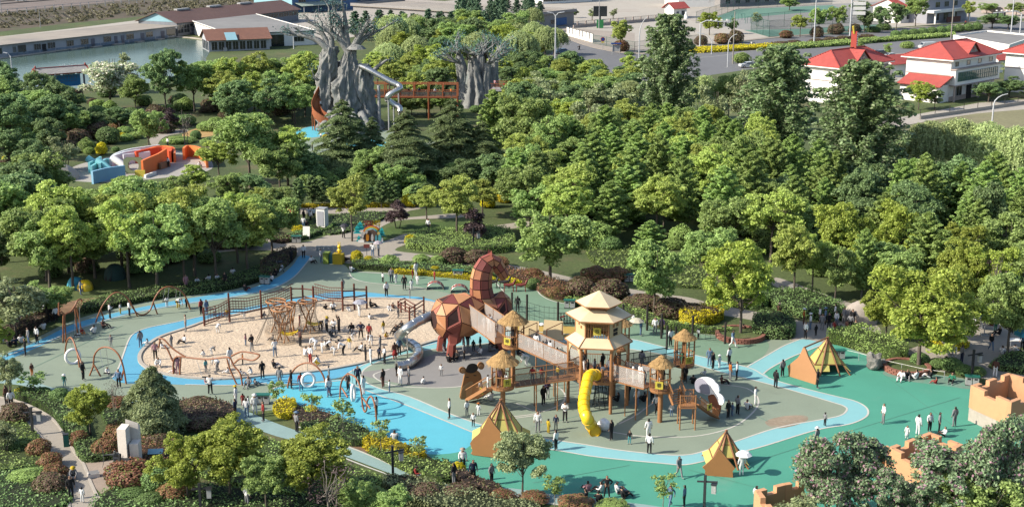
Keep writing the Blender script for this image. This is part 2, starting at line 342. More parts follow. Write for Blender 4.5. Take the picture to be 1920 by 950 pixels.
# --- paths and plazas
def path(name,P,m=m_pave,z=0.006,kerb=False,sm=True):
    o_ = sheet(name,P,m,z,sm,k=4)
    if kerb: strip('path_kerb',P,0.2,m_kerb,0.002,True,4,h=0.06)
    return o_
path('plaza',[(300,428),(330,420),(400,415),(470,425),(520,447),(560,455),(600,446),(650,425),(690,402),(740,380),(790,377),(860,352),(872,358),(820,376),(760,398),(715,411),(860,400),(862,408),(760,412),(725,420),(700,440),(720,452),(766,437),(850,431),(918,424),(990,415),(990,424),(918,433),(850,440),(790,450),(740,468),(790,476),(860,486),(940,494),(1020,508),(1100,526),(1226,549),(1290,557),(1340,570),(1427,586),(1494,600),(1540,606),(1610,600),(1650,615),(1640,645),(1580,645),(1520,640),(1480,637),(1490,620),(1427,603),(1340,588),(1273,574),(1200,560),(1063,528),(981,510),(900,500),(800,490),(700,489),(655,494),(610,482),(560,480),(520,470),(440,470),(360,478),(300,470)],m_pave,0.006)
path('garden_path',[(540,392),(620,388),(700,390),(770,383),(800,388),(760,396),(690,402),(600,400),(540,402)],m_pave,0.010)
path('garden_path',[(1455,520),(1500,535),(1560,556),(1610,575),(1600,590),(1540,567),(1490,548),(1450,535)],m_pave,0.010)
path('plaza',[(1700,660),(1722,648),(1756,628),(1812,612),(1860,605),(1960,600),(1990,650),(1930,648),(1890,660),(1852,687),(1900,698),(1990,712),(1990,740),(1900,722),(1830,706),(1748,690)],m_pave,0.010)
path('garden_path',[(-40,742),(20,748),(57,761),(97,784),(122,815),(140,848),(157,870),(175,915),(195,940),(260,956),(260,1000),(130,1000),(130,950),(122,905),(108,868),(84,828),(50,790),(10,775),(-40,772)],m_pave,0.010,True)
path('monument_pad',[(153,868),(192,862),(222,862),(240,880),(230,900),(205,915),(190,925),(172,908)],mat('pink_paving',(0.50,0.40,0.32),0.85,0.1,2.5,dirt=((0.38,0.30,0.24),0.6,0.55)),0.014,sm=False)
path('garden_path',[(1046,352),(1070,337),(1100,338),(1134,347),(1128,358),(1085,372),(1060,378)],m_pave,0.006)
path('garden_path',[(280,262),(300,248),(345,242),(350,248),(310,256),(296,272),(310,280),(295,284)],m_pave,0.006)
path('ochre_pad',[(342,252),(365,242),(400,240),(410,250),(385,257),(350,258)],mat('ochre_rubber',(0.62,0.40,0.16),0.9,0.08,3.0),0.006)
path('maze_floor',[(120,322),(170,302),(280,282),(375,288),(398,305),(390,320),(320,332),(200,342),(120,336)],mat('maze_paving',(0.55,0.52,0.47),0.9,0.08,3.0),0.006)
path('sculpture_play_surface',[(545,252),(575,238),(620,232),(700,240),(800,262),(900,292),(970,300),(960,322),(860,330),(760,318),(660,305),(590,292),(560,272)],m_sage,0.006)
path('sculpture_play_surface',[(555,248),(580,238),(615,236),(620,246),(600,256),(570,258)],m_cyan,0.010)
path('sculpture_play_surface',[(640,262),(700,262),(730,272),(690,285),(650,278)],m_cyan,0.010)
path('bare_soil',[(105,572),(160,560),(215,556),(220,566),(190,572),(140,584),(100,592)],m_dirt,0.006)
path('bare_soil',[(600,805),(640,815),(690,845),(650,850),(600,835)],m_dirt,0.006)
path('lawn',[(690,452),(735,425),(850,415),(900,420),(850,430),(760,436),(715,452)],m_lawn,0.012)
path('lawn',[(560,425),(640,405),(680,398),(660,420),(610,440),(565,445)],m_lawn,0.012)
path('lawn',[(1180,215),(1250,228),(1300,240),(1350,262),(1320,275),(1230,262),(1180,245)],m_lawn,0.006)
path('lawn',[(1100,465),(1170,470),(1290,500),(1330,530),(1260,530),(1150,500)],m_lawn,0.006)
path('dry_field',[(1690,240),(1740,226),(1830,212),(1960,200),(1980,240),(1960,290),(1800,290),(1700,268)],m_field,0.006,sm=False)
path('house_forecourt',[(1640,232),(1690,220),(1770,205),(1835,193),(1960,183),(1960,202),(1830,213),(1740,227),(1650,245)],m_conc,0.010,sm=False)
# --- road junction, footways, yards, courts
sheet('concrete_yard',[(880,60),(1040,60),(1065,66),(1190,98),(1310,84),(1440,70),(1700,50),(1960,32),(1960,-32),(840,-32)],m_conc,0.006,False)
sheet('road',[(860,152),(1000,150),(1190,158),(1340,140),(1500,116),(1700,100),(1960,80),(1960,40),(1700,54),(1440,73),(1310,88),(1200,102),(1120,92),(1058,70),(1036,72),(1040,96),(1000,116),(930,130)],m_asph,0.010,False)
strip('footway',[(1058,69),(1120,90),(1205,101),(1310,87),(1440,72),(1700,53),(1960,39)],2.2,m_walk,0.0,False,3,h=0.13)
strip('lane_line',[(1210,115),(1340,106),(1440,92),(1680,78),(1960,60)],0.18,m_line,0.016,False,3)
for i in range(9):
    x = 1190 + i * 84; strip('lane_line',[(x,138 - i * 5.6),(x + 34,135.6 - i * 5.6)],0.16,m_line,0.018,False,2)
sheet('forecourt',[(1500,118),(1640,104),(1780,94),(1780,130),(1690,150),(1640,170),(1500,150)],m_conc,0.012,False)
sheet('court',[(1325,46),(1385,17),(1720,0),(1640,62),(1560,66),(1475,70),(1440,69),(1395,56)],m_courtg,0.012,False)
sheet('court_green',[(1395,57),(1440,69),(1560,65),(1640,60),(1650,46),(1520,54)],m_court,0.016,False)
sheet('court_green',[(1318,42),(1380,18),(1560,10),(1580,18),(1440,30)],m_court,0.016,False)
sheet('side_yard',[(1040,66),(1058,70),(1120,91),(1190,98),(1190,62),(1050,52)],m_walk,0.012,False)
# --- pond
m_water = bpy.data.materials.new('pond_water'); m_water.use_nodes = True
_nt = m_water.node_tree; _p = _nt.nodes['Principled BSDF']; _p.inputs['Base Color'].default_value = (0.055,0.085,0.075,1); _p.inputs['Roughness'].default_value = 0.12; _p.inputs['IOR'].default_value = 1.33; _p.inputs['Specular IOR Level'].default_value = 0.04
_tc = _node(_nt,'ShaderNodeTexCoord'); _mp = _node(_nt,'ShaderNodeMapping'); _mp.inputs['Scale'].default_value = (0.35,1.2,1); _nn = _node(_nt,'ShaderNodeTexNoise'); _nn.inputs['Scale'].default_value = 0.9; _nn.inputs['Detail'].default_value = 5
_b = _node(_nt,'ShaderNodeBump'); _b.inputs['Strength'].default_value = 0.3; _b.inputs['Distance'].default_value = 0.12
_nt.links.new(_tc.outputs['Object'],_mp.inputs[0]); _nt.links.new(_mp.outputs[0],_nn.inputs['Vector']); _nt.links.new(_nn.outputs[0],_b.inputs['Height']); _nt.links.new(_b.outputs[0],_p.inputs['Normal'])
sheet('pond',[(-120,124),(0,112),(100,98),(240,79),(330,71),(400,79),(398,92),(386,110),(392,130),(330,150),(200,165),(60,175),(-120,180)],m_water,0.010,False)
strip('pond_edge',[(-120,122),(0,110.5),(100,97),(240,78),(330,70),(400,78)],1.2,m_kerb,0.0,False,3,h=0.25)
# --- railway bank behind the pond
sheet('embankment',[(-120,66),(0,60),(120,45),(300,28),(430,16),(520,6),(520,-32),(-120,-32)],m_bank,0.004,False)
sheet('railway_bed',[(-120,34),(60,18),(180,7),(260,-2),(260,-32),(-120,-32)],m_gravel,0.010,False)
sheet('bank_road',[(-120,76),(0,69),(150,52),(290,34),(300,40),(150,62),(0,80),(-120,88)],m_conc,0.008,False)
for y0 in (6,1): strip('rail',[(-120,y0 + 12),(70,y0 - 3),(200,y0 - 14)],0.35,mat('rail_steel',(0.12,0.10,0.09),0.5,0.2,3.0),0.02,False,2,h=0.3)
# ================================================================ vegetation prototypes
m_bark = mat('bark',(0.20,0.165,0.13),0.95,0.25,6.0,bump=0.8,stretch=(1,1,0.25))
m_barkp = mat('bark_pale',(0.34,0.30,0.25),0.95,0.2,6.0,bump=0.6,stretch=(1,1,0.25))
LEAF = {
 'sophora': leafmat('leaf_sophora',(0.345,0.431,0.105),0.42,0.03),
 'round': leafmat('leaf_round',(0.255,0.360,0.112),0.40,0.03),
 'bright': leafmat('leaf_bright',(0.288,0.352,0.066),0.42,0.02),
 'dark': leafmat('leaf_dark',(0.160,0.242,0.096),0.36,0.03),
 'poplar': leafmat('leaf_poplar',(0.156,0.229,0.095),0.34,0.02,tint=((0.27,0.32,0.18),0.16)),
 'ginkgo': leafmat('leaf_ginkgo',(0.274,0.392,0.116),0.42,0.03),
 'cedar': leafmat('leaf_cedar',(0.161,0.218,0.090),0.28,0.02),
 'willow': leafmat('leaf_willow',(0.370,0.445,0.193),0.42,0.02),
 'juniper': leafmat('leaf_juniper',(0.115,0.189,0.112),0.25,0.02),
 'blossom': leafmat('leaf_blossom',(0.306,0.366,0.212),0.35,0.02,tint=((0.72,0.68,0.55),0.38)),
 'crape': leafmat('leaf_crape',(0.174,0.248,0.131),0.34,0.02,tint=((0.36,0.21,0.26),0.14)),
 'purple': leafmat('leaf_purple',(0.075,0.050,0.050),0.25,0.02),
 'olive': leafmat('leaf_olive',(0.261,0.308,0.153),0.38,0.02),
 'red': leafmat('leaf_red',(0.235,0.120,0.066),0.32,0.03,tint=((0.16,0.18,0.05),0.25)),
 'deodar': leafmat('leaf_deodar',(0.209,0.250,0.118),0.3,0.02),
 'scrub': leafmat('leaf_scrub',(0.115,0.105,0.058),0.2,0.03),
 'wine': leafmat('leaf_wine',(0.135,0.088,0.060),0.28,0.02,tint=((0.12,0.13,0.05),0.3)),
 'yellow': leafmat('leaf_yellow',(0.528,0.464,0.020),0.38,0.02,0.2),
 'hedge': leafmat('leaf_hedge',(0.146,0.235,0.077),0.30,0.02),
 'hedge2': leafmat('leaf_hedge_light',(0.255,0.360,0.105),0.36,0.02),
 'teal': leafmat('leaf_teal',(0.060,0.135,0.125),0.1,0.01),
}
def leaves(C,N,S,asp=0.62,nm='crown',m=None,droop=0.0):
    """many small diamond leaf faces: centres C, normals N, sizes S"""
    C = np.asarray(C,float); N = np.asarray(N,float); n = len(C)
    N = N / np.maximum(1e-6,np.linalg.norm(N,axis=1))[:,None]
    T = NP.normal(size=(n,3)); T[:,2] -= droop
    T -= N * (T * N).sum(1)[:,None]; T /= np.maximum(1e-6,np.linalg.norm(T,axis=1))[:,None]
    B = np.cross(N,T); S = np.asarray(S)[:,None]
    V = np.empty((n,4,3)); bend = N * S * 0.18
    V[:,0] = C - T * S - bend; V[:,1] = C + B * S * asp; V[:,2] = C + T * S - bend; V[:,3] = C - B * S * asp
    me = bpy.data.meshes.new(nm); me.vertices.add(n * 4); me.vertices.foreach_set('co',V.reshape(-1))
    me.loops.add(n * 4); me.loops.foreach_set('vertex_index',np.arange(n * 4,dtype=np.int32))
    me.polygons.add(n); me.polygons.foreach_set('loop_start',np.arange(0,n * 4,4,dtype=np.int32))
    me.update(calc_edges=True)
    if m: me.materials.append(m)
    return me
def clump_leaves(cl,size,up=0.6,rnd=0.95):
    """cl: list of (centre, (rx,ry,rz), count) -> C, N, S arrays"""
    Cs,Ns,Ss = [],[],[]
    for c,r,k in cl:
        d = NP.normal(size=(k,3)); d /= np.linalg.norm(d,axis=1)[:,None]
        d[:,2] = np.where(d[:,2] < -0.35,-d[:,2],d[:,2])
        rad = NP.uniform(0.15,1.2,size=k) ** 0.7
        Cs.append(np.array(c) + d * rad[:,None] * np.array(r)); nn = d + NP.normal(size=(k,3)) * rnd; nn[:,2] += up; Ns.append(nn)
        Ss.append(size * NP.uniform(0.65,1.35,size=k))
    return np.concatenate(Cs),np.concatenate(Ns),np.concatenate(Ss)
def limb(mb,a,b,r0,r1,n=6,sag=0.0,wob=0.12,k=4):
    a = Vector(a); b = Vector(b); L = (b - a).length; pts = []; rr = []
    for i in range(k + 1):
        t = i / k; p = a.lerp(b,t); p.z += sag * 4 * t * (1 - t) * L
        if 0 < i < k: p += Vector((R.uniform(-1,1),R.uniform(-1,1),R.uniform(-1,1))) * wob * L * 0.25
        pts.append(p); rr.append(r0 + (r1 - r0) * t)
    mb.tube(pts,rr,n)
PROTO = {}
def proto(kind,H,W,crown_me,trunk_mb,bark=None):
    PROTO.setdefault(kind,[]).append((H,W,crown_me,trunk_mb.mesh('trunk',bark or m_bark)))
def gen_broad(kind,leaf,H=9.0,W=7.0,base=0.32,nclump=46,per=250,size=0.19,flat=0.62,lean=0.0,trunk_r=0.17,shape=1.0,bark=None,crad=0.27,multi=1,top=1.0):
    cl = []; mb = MB(); zc = H * (base + (1 - base) * 0.48); rz = H * (1 - base) * 0.5; rr = W / 2
    lx = R.uniform(-1,1) * lean; ly = R.uniform(-1,1) * lean
    lobes = []
    for i in range(R.randint(12,17)):
        z = R.uniform(-0.75,0.8); an = i * 2.399 + R.uniform(-0.6,0.6); f = R.uniform(0.22,0.80) * math.sqrt(max(0.05,1 - z * z * 0.8)) * shape
        lobes.append((lx * z + rr * f * math.cos(an),ly * z + rr * f * math.sin(an),zc + rz * z * 0.74 * top,R.uniform(0.24,0.42)))
    for i in range(nclump):
        l0 = lobes[i % len(lobes)]; d = Vector((R.gauss(0,1),R.gauss(0,1),R.gauss(0.25,1))).normalized(); e = R.uniform(0.55,1.0) ** 0.5 * l0[3]
        c = (l0[0] + d.x * e * rr,l0[1] + d.y * e * rr,l0[2] + d.z * e * (rz * 0.5 + rr * 0.4))
        q = rr * crad * R.uniform(0.7,1.3)
        cl.append((c,(q,q,q * flat),int(per * R.uniform(0.75,1.25))))
    C,N,S = clump_leaves(cl,size)
    crown = leaves(C,N,S,m=LEAF[leaf])
    for t in range(multi):
        off = Vector((R.uniform(-0.3,0.3),R.uniform(-0.3,0.3),0)) * (0 if multi == 1 else 1)
        fork = Vector((lx * 0.1 + off.x * 2,ly * 0.1 + off.y * 2,H * (base + 0.06)))
        limb(mb,off,fork,trunk_r,trunk_r * 0.7,8,0,0.05); topc = Vector((lx * 0.5 + off.x * 2,ly * 0.5 + off.y * 2,H * 0.8)); limb(mb,fork,topc,trunk_r * 0.7,0.03,6)
    for i in range(0,nclump,max(2,nclump // 30)):
        c = Vector(cl[i][0]); f = fork.lerp(topc,R.uniform(0,0.6)); limb(mb,f,c,trunk_r * 0.36,0.02,5,-0.06)
    proto(kind,H,W,crown,mb,bark)
def gen_spire(kind,leaf,H,W,base,nb,per,size,ang,prof,flat=0.6,trunk_r=0.15,clump=0.3,steps=3,bark=None,droop=0.0,up=0.6,rnd=0.95):
    """central leader with branches: ang = rise per unit run; prof(t) = relative branch length at relative height t"""
    cl = []; mb = MB(); limb(mb,(0,0,0),(0,0,H * 0.97),trunk_r,0.03,8,0,0.01,6)
    for i in range(nb):
        t = (i + 0.5) / nb; z = H * (base + (1 - base) * t); a = i * 2.399 + R.uniform(-0.4,0.4)
        L = W / 2 * prof(t) * R.uniform(0.75,1.15)
        tip = Vector((math.cos(a) * L,math.sin(a) * L,z + ang * L)); root = Vector((0,0,max(0.4,z - 0.15 * L)))
        limb(mb,root,tip,0.05,0.015,4,0.04,0.05)
        for s in range(steps):
            f = (s + 1) / steps; p = root.lerp(tip,f); p.z += -droop * L * f * f
            q = clump * (1.15 - 0.5 * f) * (0.35 + L / (W / 2) * 0.75)
            cl.append((tuple(p),(q,q,q * flat),int(per * R.uniform(0.7,1.3))))
    cl.append(((0,0,H * 0.97),(clump * 0.5,clump * 0.5,clump * 1.1),per))
    C,N,S = clump_leaves(cl,size,up,rnd)
    proto(kind,H,W,leaves(C,N,S,m=LEAF[leaf],droop=droop * 2),mb,bark)
def gen_cedar(H=14.0,W=12.0,kind='cedar',leaf='cedar',n=58,pw=1.0):
    """tiers of long drooping boughs, each bough a flat fan of hanging sprays"""
    mb = MB(); limb(mb,(0,0,0),(0,0,H),0.28,0.03,8,0,0.01,6); Cs,Ns,Ss = [],[],[]
    for i in range(n):
        t = (i + 0.5) / n; z = H * (0.10 + 0.87 * t); a = i * 2.399 + R.uniform(-0.3,0.3); L = W / 2 * (1 - t ** pw) ** 0.8 * R.uniform(0.62,1.15) + 0.5
        dx,dy = math.cos(a),math.sin(a); k = int(260 + 380 * L)
        s = NP.uniform(0.08,1,k) ** 0.75; lat = NP.normal(size=k) * (0.10 + 0.20 * s * (1 - 0.45 * s)) * L
        hz = z + L * (0.18 * s - 0.42 * s * s) - np.abs(lat) * 0.32 - NP.uniform(0,0.35,k) ** 1.5
        Cs.append(np.stack([dx * s * L - dy * lat,dy * s * L + dx * lat,hz],1))
        nn = NP.normal(size=(k,3)) * 0.5; nn[:,2] += 0.8; nn[:,0] += dx * 0.4; nn[:,1] += dy * 0.4; Ns.append(nn); Ss.append(NP.uniform(0.10,0.24,k))
        mb.tube([(0,0,z),(dx * L * 0.5,dy * L * 0.5,z + L * (-0.015)),(dx * L * 0.95,dy * L * 0.95,z - L * 0.22)],[0.07,0.05,0.015],4)
    proto(kind,H,W,leaves(np.concatenate(Cs),np.concatenate(Ns),np.concatenate(Ss),0.32,m=LEAF[leaf],droop=0.8),mb)
def gen_willow(H=10.0,W=9.0,n=520,kind='willow'):
    mb = MB(); limb(mb,(0,0,0),(0.2,0,H * 0.55),0.28,0.18,8); Cs,Ns,Ss = [],[],[]
    for i in range(n):
        a = R.uniform(0,6.28); rr = W / 2 * math.sqrt(R.random()) * R.uniform(0.7,1); z0 = H * (0.98 - 0.33 * (rr / (W / 2)) ** 2) + R.uniform(-0.6,0.3)
        L = min(z0 - 1.0,R.uniform(1.6,4.2)); k = int(14 + L * 14); s = NP.uniform(0,1,k)
        x = math.cos(a) * (rr + 0.5 * s); y = math.sin(a) * (rr + 0.5 * s); x += NP.normal(size=k) * 0.12; y += NP.normal(size=k) * 0.12
        Cs.append(np.stack([x,y,z0 - s * L],1)); nn = NP.normal(size=(k,3)) * 0.6; nn[:,0] += math.cos(a) * 0.6; nn[:,1] += math.sin(a) * 0.6; nn[:,2] += 0.35; Ns.append(nn); Ss.append(NP.uniform(0.12,0.24,k))
        if i % 14 == 0: limb(mb,(0.2,0,H * 0.5),(math.cos(a) * rr,math.sin(a) * rr,z0),0.10,0.02,5,0.08)
    proto(kind,H,W,leaves(np.concatenate(Cs),np.concatenate(Ns),np.concatenate(Ss),0.4,m=LEAF['willow'],droop=1.5),mb)
def gen_bush(kind,leaf,n=1500,size=0.075,lump=0.12,flat=0.85,core=True):
    """clipped or mounded shrub, radius 1, height about 1.7 -> scaled per plant"""
    d = NP.normal(size=(n,3)); d /= np.linalg.norm(d,axis=1)[:,None]; d[:,2] = np.where(d[:,2] < -0.55,-d[:,2],d[:,2])
    ph = NP.uniform(0,6.28,6); w = sum(np.sin(d @ NP.normal(size=3) * 4 + ph[i]) for i in range(5)) / 5
    rad = 0.94 + lump * w + NP.uniform(-0.08,0.06,n); C = d * rad[:,None]; C[:,2] = C[:,2] * flat + flat * 0.72
    N = d + NP.normal(size=(n,3)) * 0.55; N[:,2] += 0.25
    me = leaves(C,N,size * NP.uniform(0.7,1.4,n),0.65,'foliage',LEAF[leaf])
    mb = MB(); mb.lathe([(0.06,0),(0.05,0.3)],6)
    for i in range(6):
        a = i * 1.05; limb(mb,(0,0,0),(math.cos(a) * 0.6,math.sin(a) * 0.6,flat * 1.0),0.05,0.01,4)
    # twiggy core that stops the eye, as the dense inner leaves do
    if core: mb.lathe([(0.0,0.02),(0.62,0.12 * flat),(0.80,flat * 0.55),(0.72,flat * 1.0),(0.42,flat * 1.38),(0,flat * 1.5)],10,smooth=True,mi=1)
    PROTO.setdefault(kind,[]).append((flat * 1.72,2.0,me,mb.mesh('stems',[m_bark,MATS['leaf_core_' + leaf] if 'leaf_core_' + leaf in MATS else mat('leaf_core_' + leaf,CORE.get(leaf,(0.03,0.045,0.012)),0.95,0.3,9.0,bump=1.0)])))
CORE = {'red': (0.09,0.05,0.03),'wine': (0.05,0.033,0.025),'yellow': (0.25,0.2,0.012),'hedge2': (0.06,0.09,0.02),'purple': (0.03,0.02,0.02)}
for _ in range(3): gen_broad('sophora','sophora',9.5,7.4,0.34,230,84,0.135,0.7,0.6,crad=0.135)
for _ in range(3): gen_broad('round','round',9.0,7.0,0.2,240,80,0.140,0.85,0.4,crad=0.14)
for _ in range(2): gen_broad('bright','bright',9.0,8.2,0.18,290,84,0.135,0.8,0.5,crad=0.12)
for _ in range(3): gen_broad('dark','dark',9.0,6.6,0.16,230,80,0.140,0.9,0.4,crad=0.14)
for _ in range(2): gen_spire('poplar','poplar',18.0,9.0,0.05,150,58,0.185,0.8,lambda t: (0.75 + 0.5 * t) * (1 - t) ** 0.55 * 1.15,1.0,0.3,0.85,4,m_barkp)
for _ in range(3): gen_spire('ginkgo','ginkgo',9.0,4.6,0.12,64,62,0.145,0.62,lambda t: (1 - t) ** 0.7 * (0.7 + 0.6 * t),0.75,0.12,0.40,4,m_barkp)
for _ in range(2): gen_cedar()
gen_cedar(6.0,7.0,'cedar_low','deodar',44,1.6)
for _ in range(2): gen_willow()
for _ in range(2): gen_spire('juniper','juniper',8.0,2.8,0.04,46,70,0.14,0.9,lambda t: (1 - t) ** 0.75 + 0.12,1.2,0.1,0.42,2)
gen_broad('blossom','blossom',8.0,7.0,0.2,54,240,0.19,0.7)
for _ in range(2): gen_broad('crape','crape',7.0,7.0,0.1,230,110,0.105,0.95,0.3,0.09,multi=4,crad=0.125)
gen_broad('purple','purple',5.0,4.0,0.2,34,150,0.15,0.8,0.2,0.08,multi=3)
for _ in range(2): gen_broad('olive','olive',6.0,5.0,0.15,44,110,0.14,0.8,0.4,0.09,multi=4)
gen_broad('fine','olive',6.0,5.0,0.18,70,330,0.095,0.75,0.3,0.1,crad=0.2,shape=0.95)
for _ in range(2): gen_broad('sapling','round',4.0,2.4,0.42,26,22,0.13,0.9,0.2,0.045,bark=m_barkp,crad=0.3)
gen_broad('bare','purple',7.0,4.6,0.3,46,8,0.10,0.9,0.3,0.09,multi=3,bark=m_barkp)
gen_spire('slim','dark',5.5,1.9,0.16,36,40,0.13,0.9,lambda t: (0.6 + t) * (1 - t) ** 0.6,0.9,0.06,0.3,3)
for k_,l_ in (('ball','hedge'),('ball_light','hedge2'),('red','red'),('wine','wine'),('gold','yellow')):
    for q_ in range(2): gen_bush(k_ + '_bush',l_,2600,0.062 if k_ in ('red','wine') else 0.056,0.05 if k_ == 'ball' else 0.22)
LOOK = {'sophora': ('light green feathery tree','broadleaf_tree'),'round': ('mid green broadleaf tree','broadleaf_tree'),'bright': ('bright yellow-green broad tree','broadleaf_tree'),'dark': ('dark green broadleaf tree','broadleaf_tree'),
  'poplar': ('tall grey-green poplar','poplar_tree'),'ginkgo': ('pointed fresh green tree','ginkgo_tree'),'cedar': ('dark drooping cedar','cedar_tree'),'cedar_low': ('low spreading blue-green cedar','cedar_tree'),'willow': ('pale green weeping willow','willow_tree'),
  'juniper': ('narrow dark conifer','juniper_tree'),'blossom': ('tree full of white blossom','blossom_tree'),'crape': ('bushy tree with pinkish flower heads','flowering_tree'),'purple': ('dark purple-leaved small tree','plum_tree'),'olive': ('olive green multi-stemmed small tree','small_tree'),
  'fine': ('fine-leaved olive green tree','small_tree'),'sapling': ('thin young tree with sparse leaves','sapling'),'bare': ('nearly bare twiggy tree','bare_tree'),'slim': ('slim dark upright tree','slim_tree'),
  'ball_bush': ('clipped dark green ball shrub','ball_shrub'),'ball_light_bush': ('rounded light green shrub','round_shrub'),'red_bush': ('reddish-leaved rounded shrub','red_shrub'),'wine_bush': ('brownish purple mounded shrub','purple_shrub'),'gold_bush': ('bright yellow rounded shrub','golden_shrub')}
PLANTS = []      # (object, look, place, px, py)
def plant(kind,base,h,w,place,label=None):
    H,W,crown,trunk = R.choice(PROTO[kind]); look,nm = LOOK[kind]
    t = bpy.data.objects.new(nm,None); COL.objects.link(t); t.location = (base[0],base[1],0); t.rotation_euler.z = R.uniform(0,6.28); t.empty_display_size = 0.3
    t.scale = (w / W * R.uniform(0.94,1.06),w / W,h / H)
    bush = kind.endswith('_bush')
    for n_,me in (('foliage' if bush else 'crown',crown),('stems' if bush else 'trunk',trunk)):
        c = bpy.data.objects.new(n_,me); COL.objects.link(c); c.parent = t
    t['category'] = 'shrub' if bush else ('sapling' if kind == 'sapling' else 'tree')
    px = PIX((base[0],base[1],0))
    PLANTS.append([t,label or look,place,px[0],px[1],label is not None])
    return t
def tree(kind,x,yb,yt,wpx,place,label=None):
    b = G(x,yb); return plant(kind,b,max(0.4,ZAT(b,yt)),wpx * MPP(b),place,label)
def bush(kind,x,yb,wpx,hpx,place,label=None):
    b = G(x,yb); mp = MPP(b); w = wpx * mp; b2 = Vector((b.x,b.y + w * 0.45,0)); return plant(kind + '_bush',b2,max(0.3,hpx * mp * 0.92),w,place,label)
def scatter(kinds,poly,sp,hr,wr,place,avoid=(),jit=0.42):
    """trees on a loose grid over a pixel polygon on the ground; sp spacing in metres"""
    P = [G(x,y) for x,y in poly]; xs = [p.x for p in P]; ys = [p.y for p in P]; PP = [(p.x,p.y) for p in P]; AV = [[(G(x,y).x,G(x,y).y) for x,y in a] for a in avoid]
    y = min(ys) + sp * 0.3; row = 0
    while y < max(ys):
        x = min(xs) + (sp / 2 if row % 2 else 0)
        while x < max(xs):
            qx = x + R.uniform(-jit,jit) * sp; qy = y + R.uniform(-jit,jit) * sp
            if inpoly(qx,qy,PP) and not any(inpoly(qx,qy,a) for a in AV):
                f = R.uniform(0.85,1.12); plant(R.choice(kinds),(qx,qy),R.uniform(*hr) * f,R.uniform(*wr) * f,place)
            x += sp
        y += sp * 0.87; row += 1
def hedge(px,h,leaf,label,dens=42,size=0.085,lump=0.18,nm='hedge',tag_cat='hedge',m=True,core=None):
    """clipped or loose mass of shrubbery over a pixel outline: leafy top and sides over a twiggy body"""
    P = [G(x,y) for x,y in (smooth_loop(px,True,3) if m else px)]; n = len(P)
    c = sum((p for p in P),Vector()) / n; Q = [(p.x - c.x,p.y - c.y) for p in P]
    area = abs(sum(Q[i][0] * Q[(i + 1) % n][1] - Q[(i + 1) % n][0] * Q[i][1] for i in range(n))) / 2
    xs = [q[0] for q in Q]; ys = [q[1] for q in Q]; k = int(area * dens); Cs = []; Ns = []
    ph = [R.uniform(0,6.28) for _ in range(4)]
    def hz(x,y): return h * (1 + lump * (math.sin(x * 1.1 + ph[0]) * math.cos(y * 0.9 + ph[1]) + 0.6 * math.sin(x * 2.7 + ph[2]) * math.sin(y * 2.3 + ph[3])))
    tries = 0
    while len(Cs) < k and tries < k * 8:
        tries += 1; x = R.uniform(min(xs),max(xs)); y = R.uniform(min(ys),max(ys))
        if inpoly(x,y,Q): Cs.append((x,y,hz(x,y) + R.gauss(0,0.05) * (0.5 + h))); Ns.append((R.gauss(0,0.6),R.gauss(0,0.6),1.0))
    for i in range(n):
        a,b = Q[i],Q[(i + 1) % n]; L = math.hypot(b[0] - a[0],b[1] - a[1]); nx,ny = (b[1] - a[1]) / max(L,1e-6),-(b[0] - a[0]) / max(L,1e-6)
        for _ in range(int(L * h * dens * 1.2)):
            t = R.random(); x = a[0] + (b[0] - a[0]) * t; y = a[1] + (b[1] - a[1]) * t; s = R.uniform(-0.1,0.03)
            Cs.append((x * (1 + s / 3),y * (1 + s / 3),R.random() * hz(x,y))); Ns.append((x + R.gauss(0,1),y + R.gauss(0,1),0.8 + R.gauss(0,0.6)))
    Ss = size * NP.uniform(0.7,1.4,len(Cs)); Nn = np.array(Ns)
    o_ = thing(nm,label,tag_cat,(c.x,c.y,0))
    f_ = bpy.data.objects.new('foliage',leaves(Cs,Nn,Ss,0.65,'foliage',LEAF[leaf])); COL.objects.link(f_); f_.parent = o_
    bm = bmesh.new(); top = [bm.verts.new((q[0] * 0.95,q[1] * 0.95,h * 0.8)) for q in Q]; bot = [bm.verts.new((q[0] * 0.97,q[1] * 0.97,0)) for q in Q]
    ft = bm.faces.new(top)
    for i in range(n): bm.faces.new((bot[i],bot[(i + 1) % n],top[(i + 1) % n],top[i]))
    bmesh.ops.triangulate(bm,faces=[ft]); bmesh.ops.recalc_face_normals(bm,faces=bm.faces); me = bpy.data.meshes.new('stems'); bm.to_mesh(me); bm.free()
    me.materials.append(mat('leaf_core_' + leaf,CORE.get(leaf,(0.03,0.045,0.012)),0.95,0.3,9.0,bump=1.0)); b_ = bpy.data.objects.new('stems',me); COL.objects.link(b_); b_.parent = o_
    return o_
# ================================================================ planting, from the far edge of the park to the foreground
# far belt behind the big tree sculptures
FB = 'in the belt behind the tree sculptures'
for x in (668,690,712,735,752,775,800,825,850,872,893,912): tree('juniper',x + R.uniform(-5,5),74 + R.uniform(-4,6),24 + R.uniform(-6,5),30,FB)
scatter(['round','willow','dark','bright'],[(690,86),(930,72),(1000,80),(1010,110),(960,135),(860,150),(730,150),(690,120)],11.5,(8.5,11),(8.5,10.5),FB)
scatter(['juniper'],[(850,50),(990,36),(1020,52),(940,66),(850,68)],8.0,(9,12),(3.8,5),FB)
for x,yb,yt in ((1000,110,40),(1022,118,48),(1040,104,52),(975,100,42)): tree('willow',x,yb,yt,56,FB)
scatter(['sophora','round','dark'],[(700,150),(800,165),(870,165),(860,196),(760,205),(720,190)],8.0,(7,9),(7,8.5),'beside the orange walkway')
scatter(['round','sophora','dark'],[(940,140),(1000,142),(1190,160),(1200,200),(1100,215),(1000,208),(950,190)],7.6,(6,8.5),(6.2,8),'between the road and the walkway')
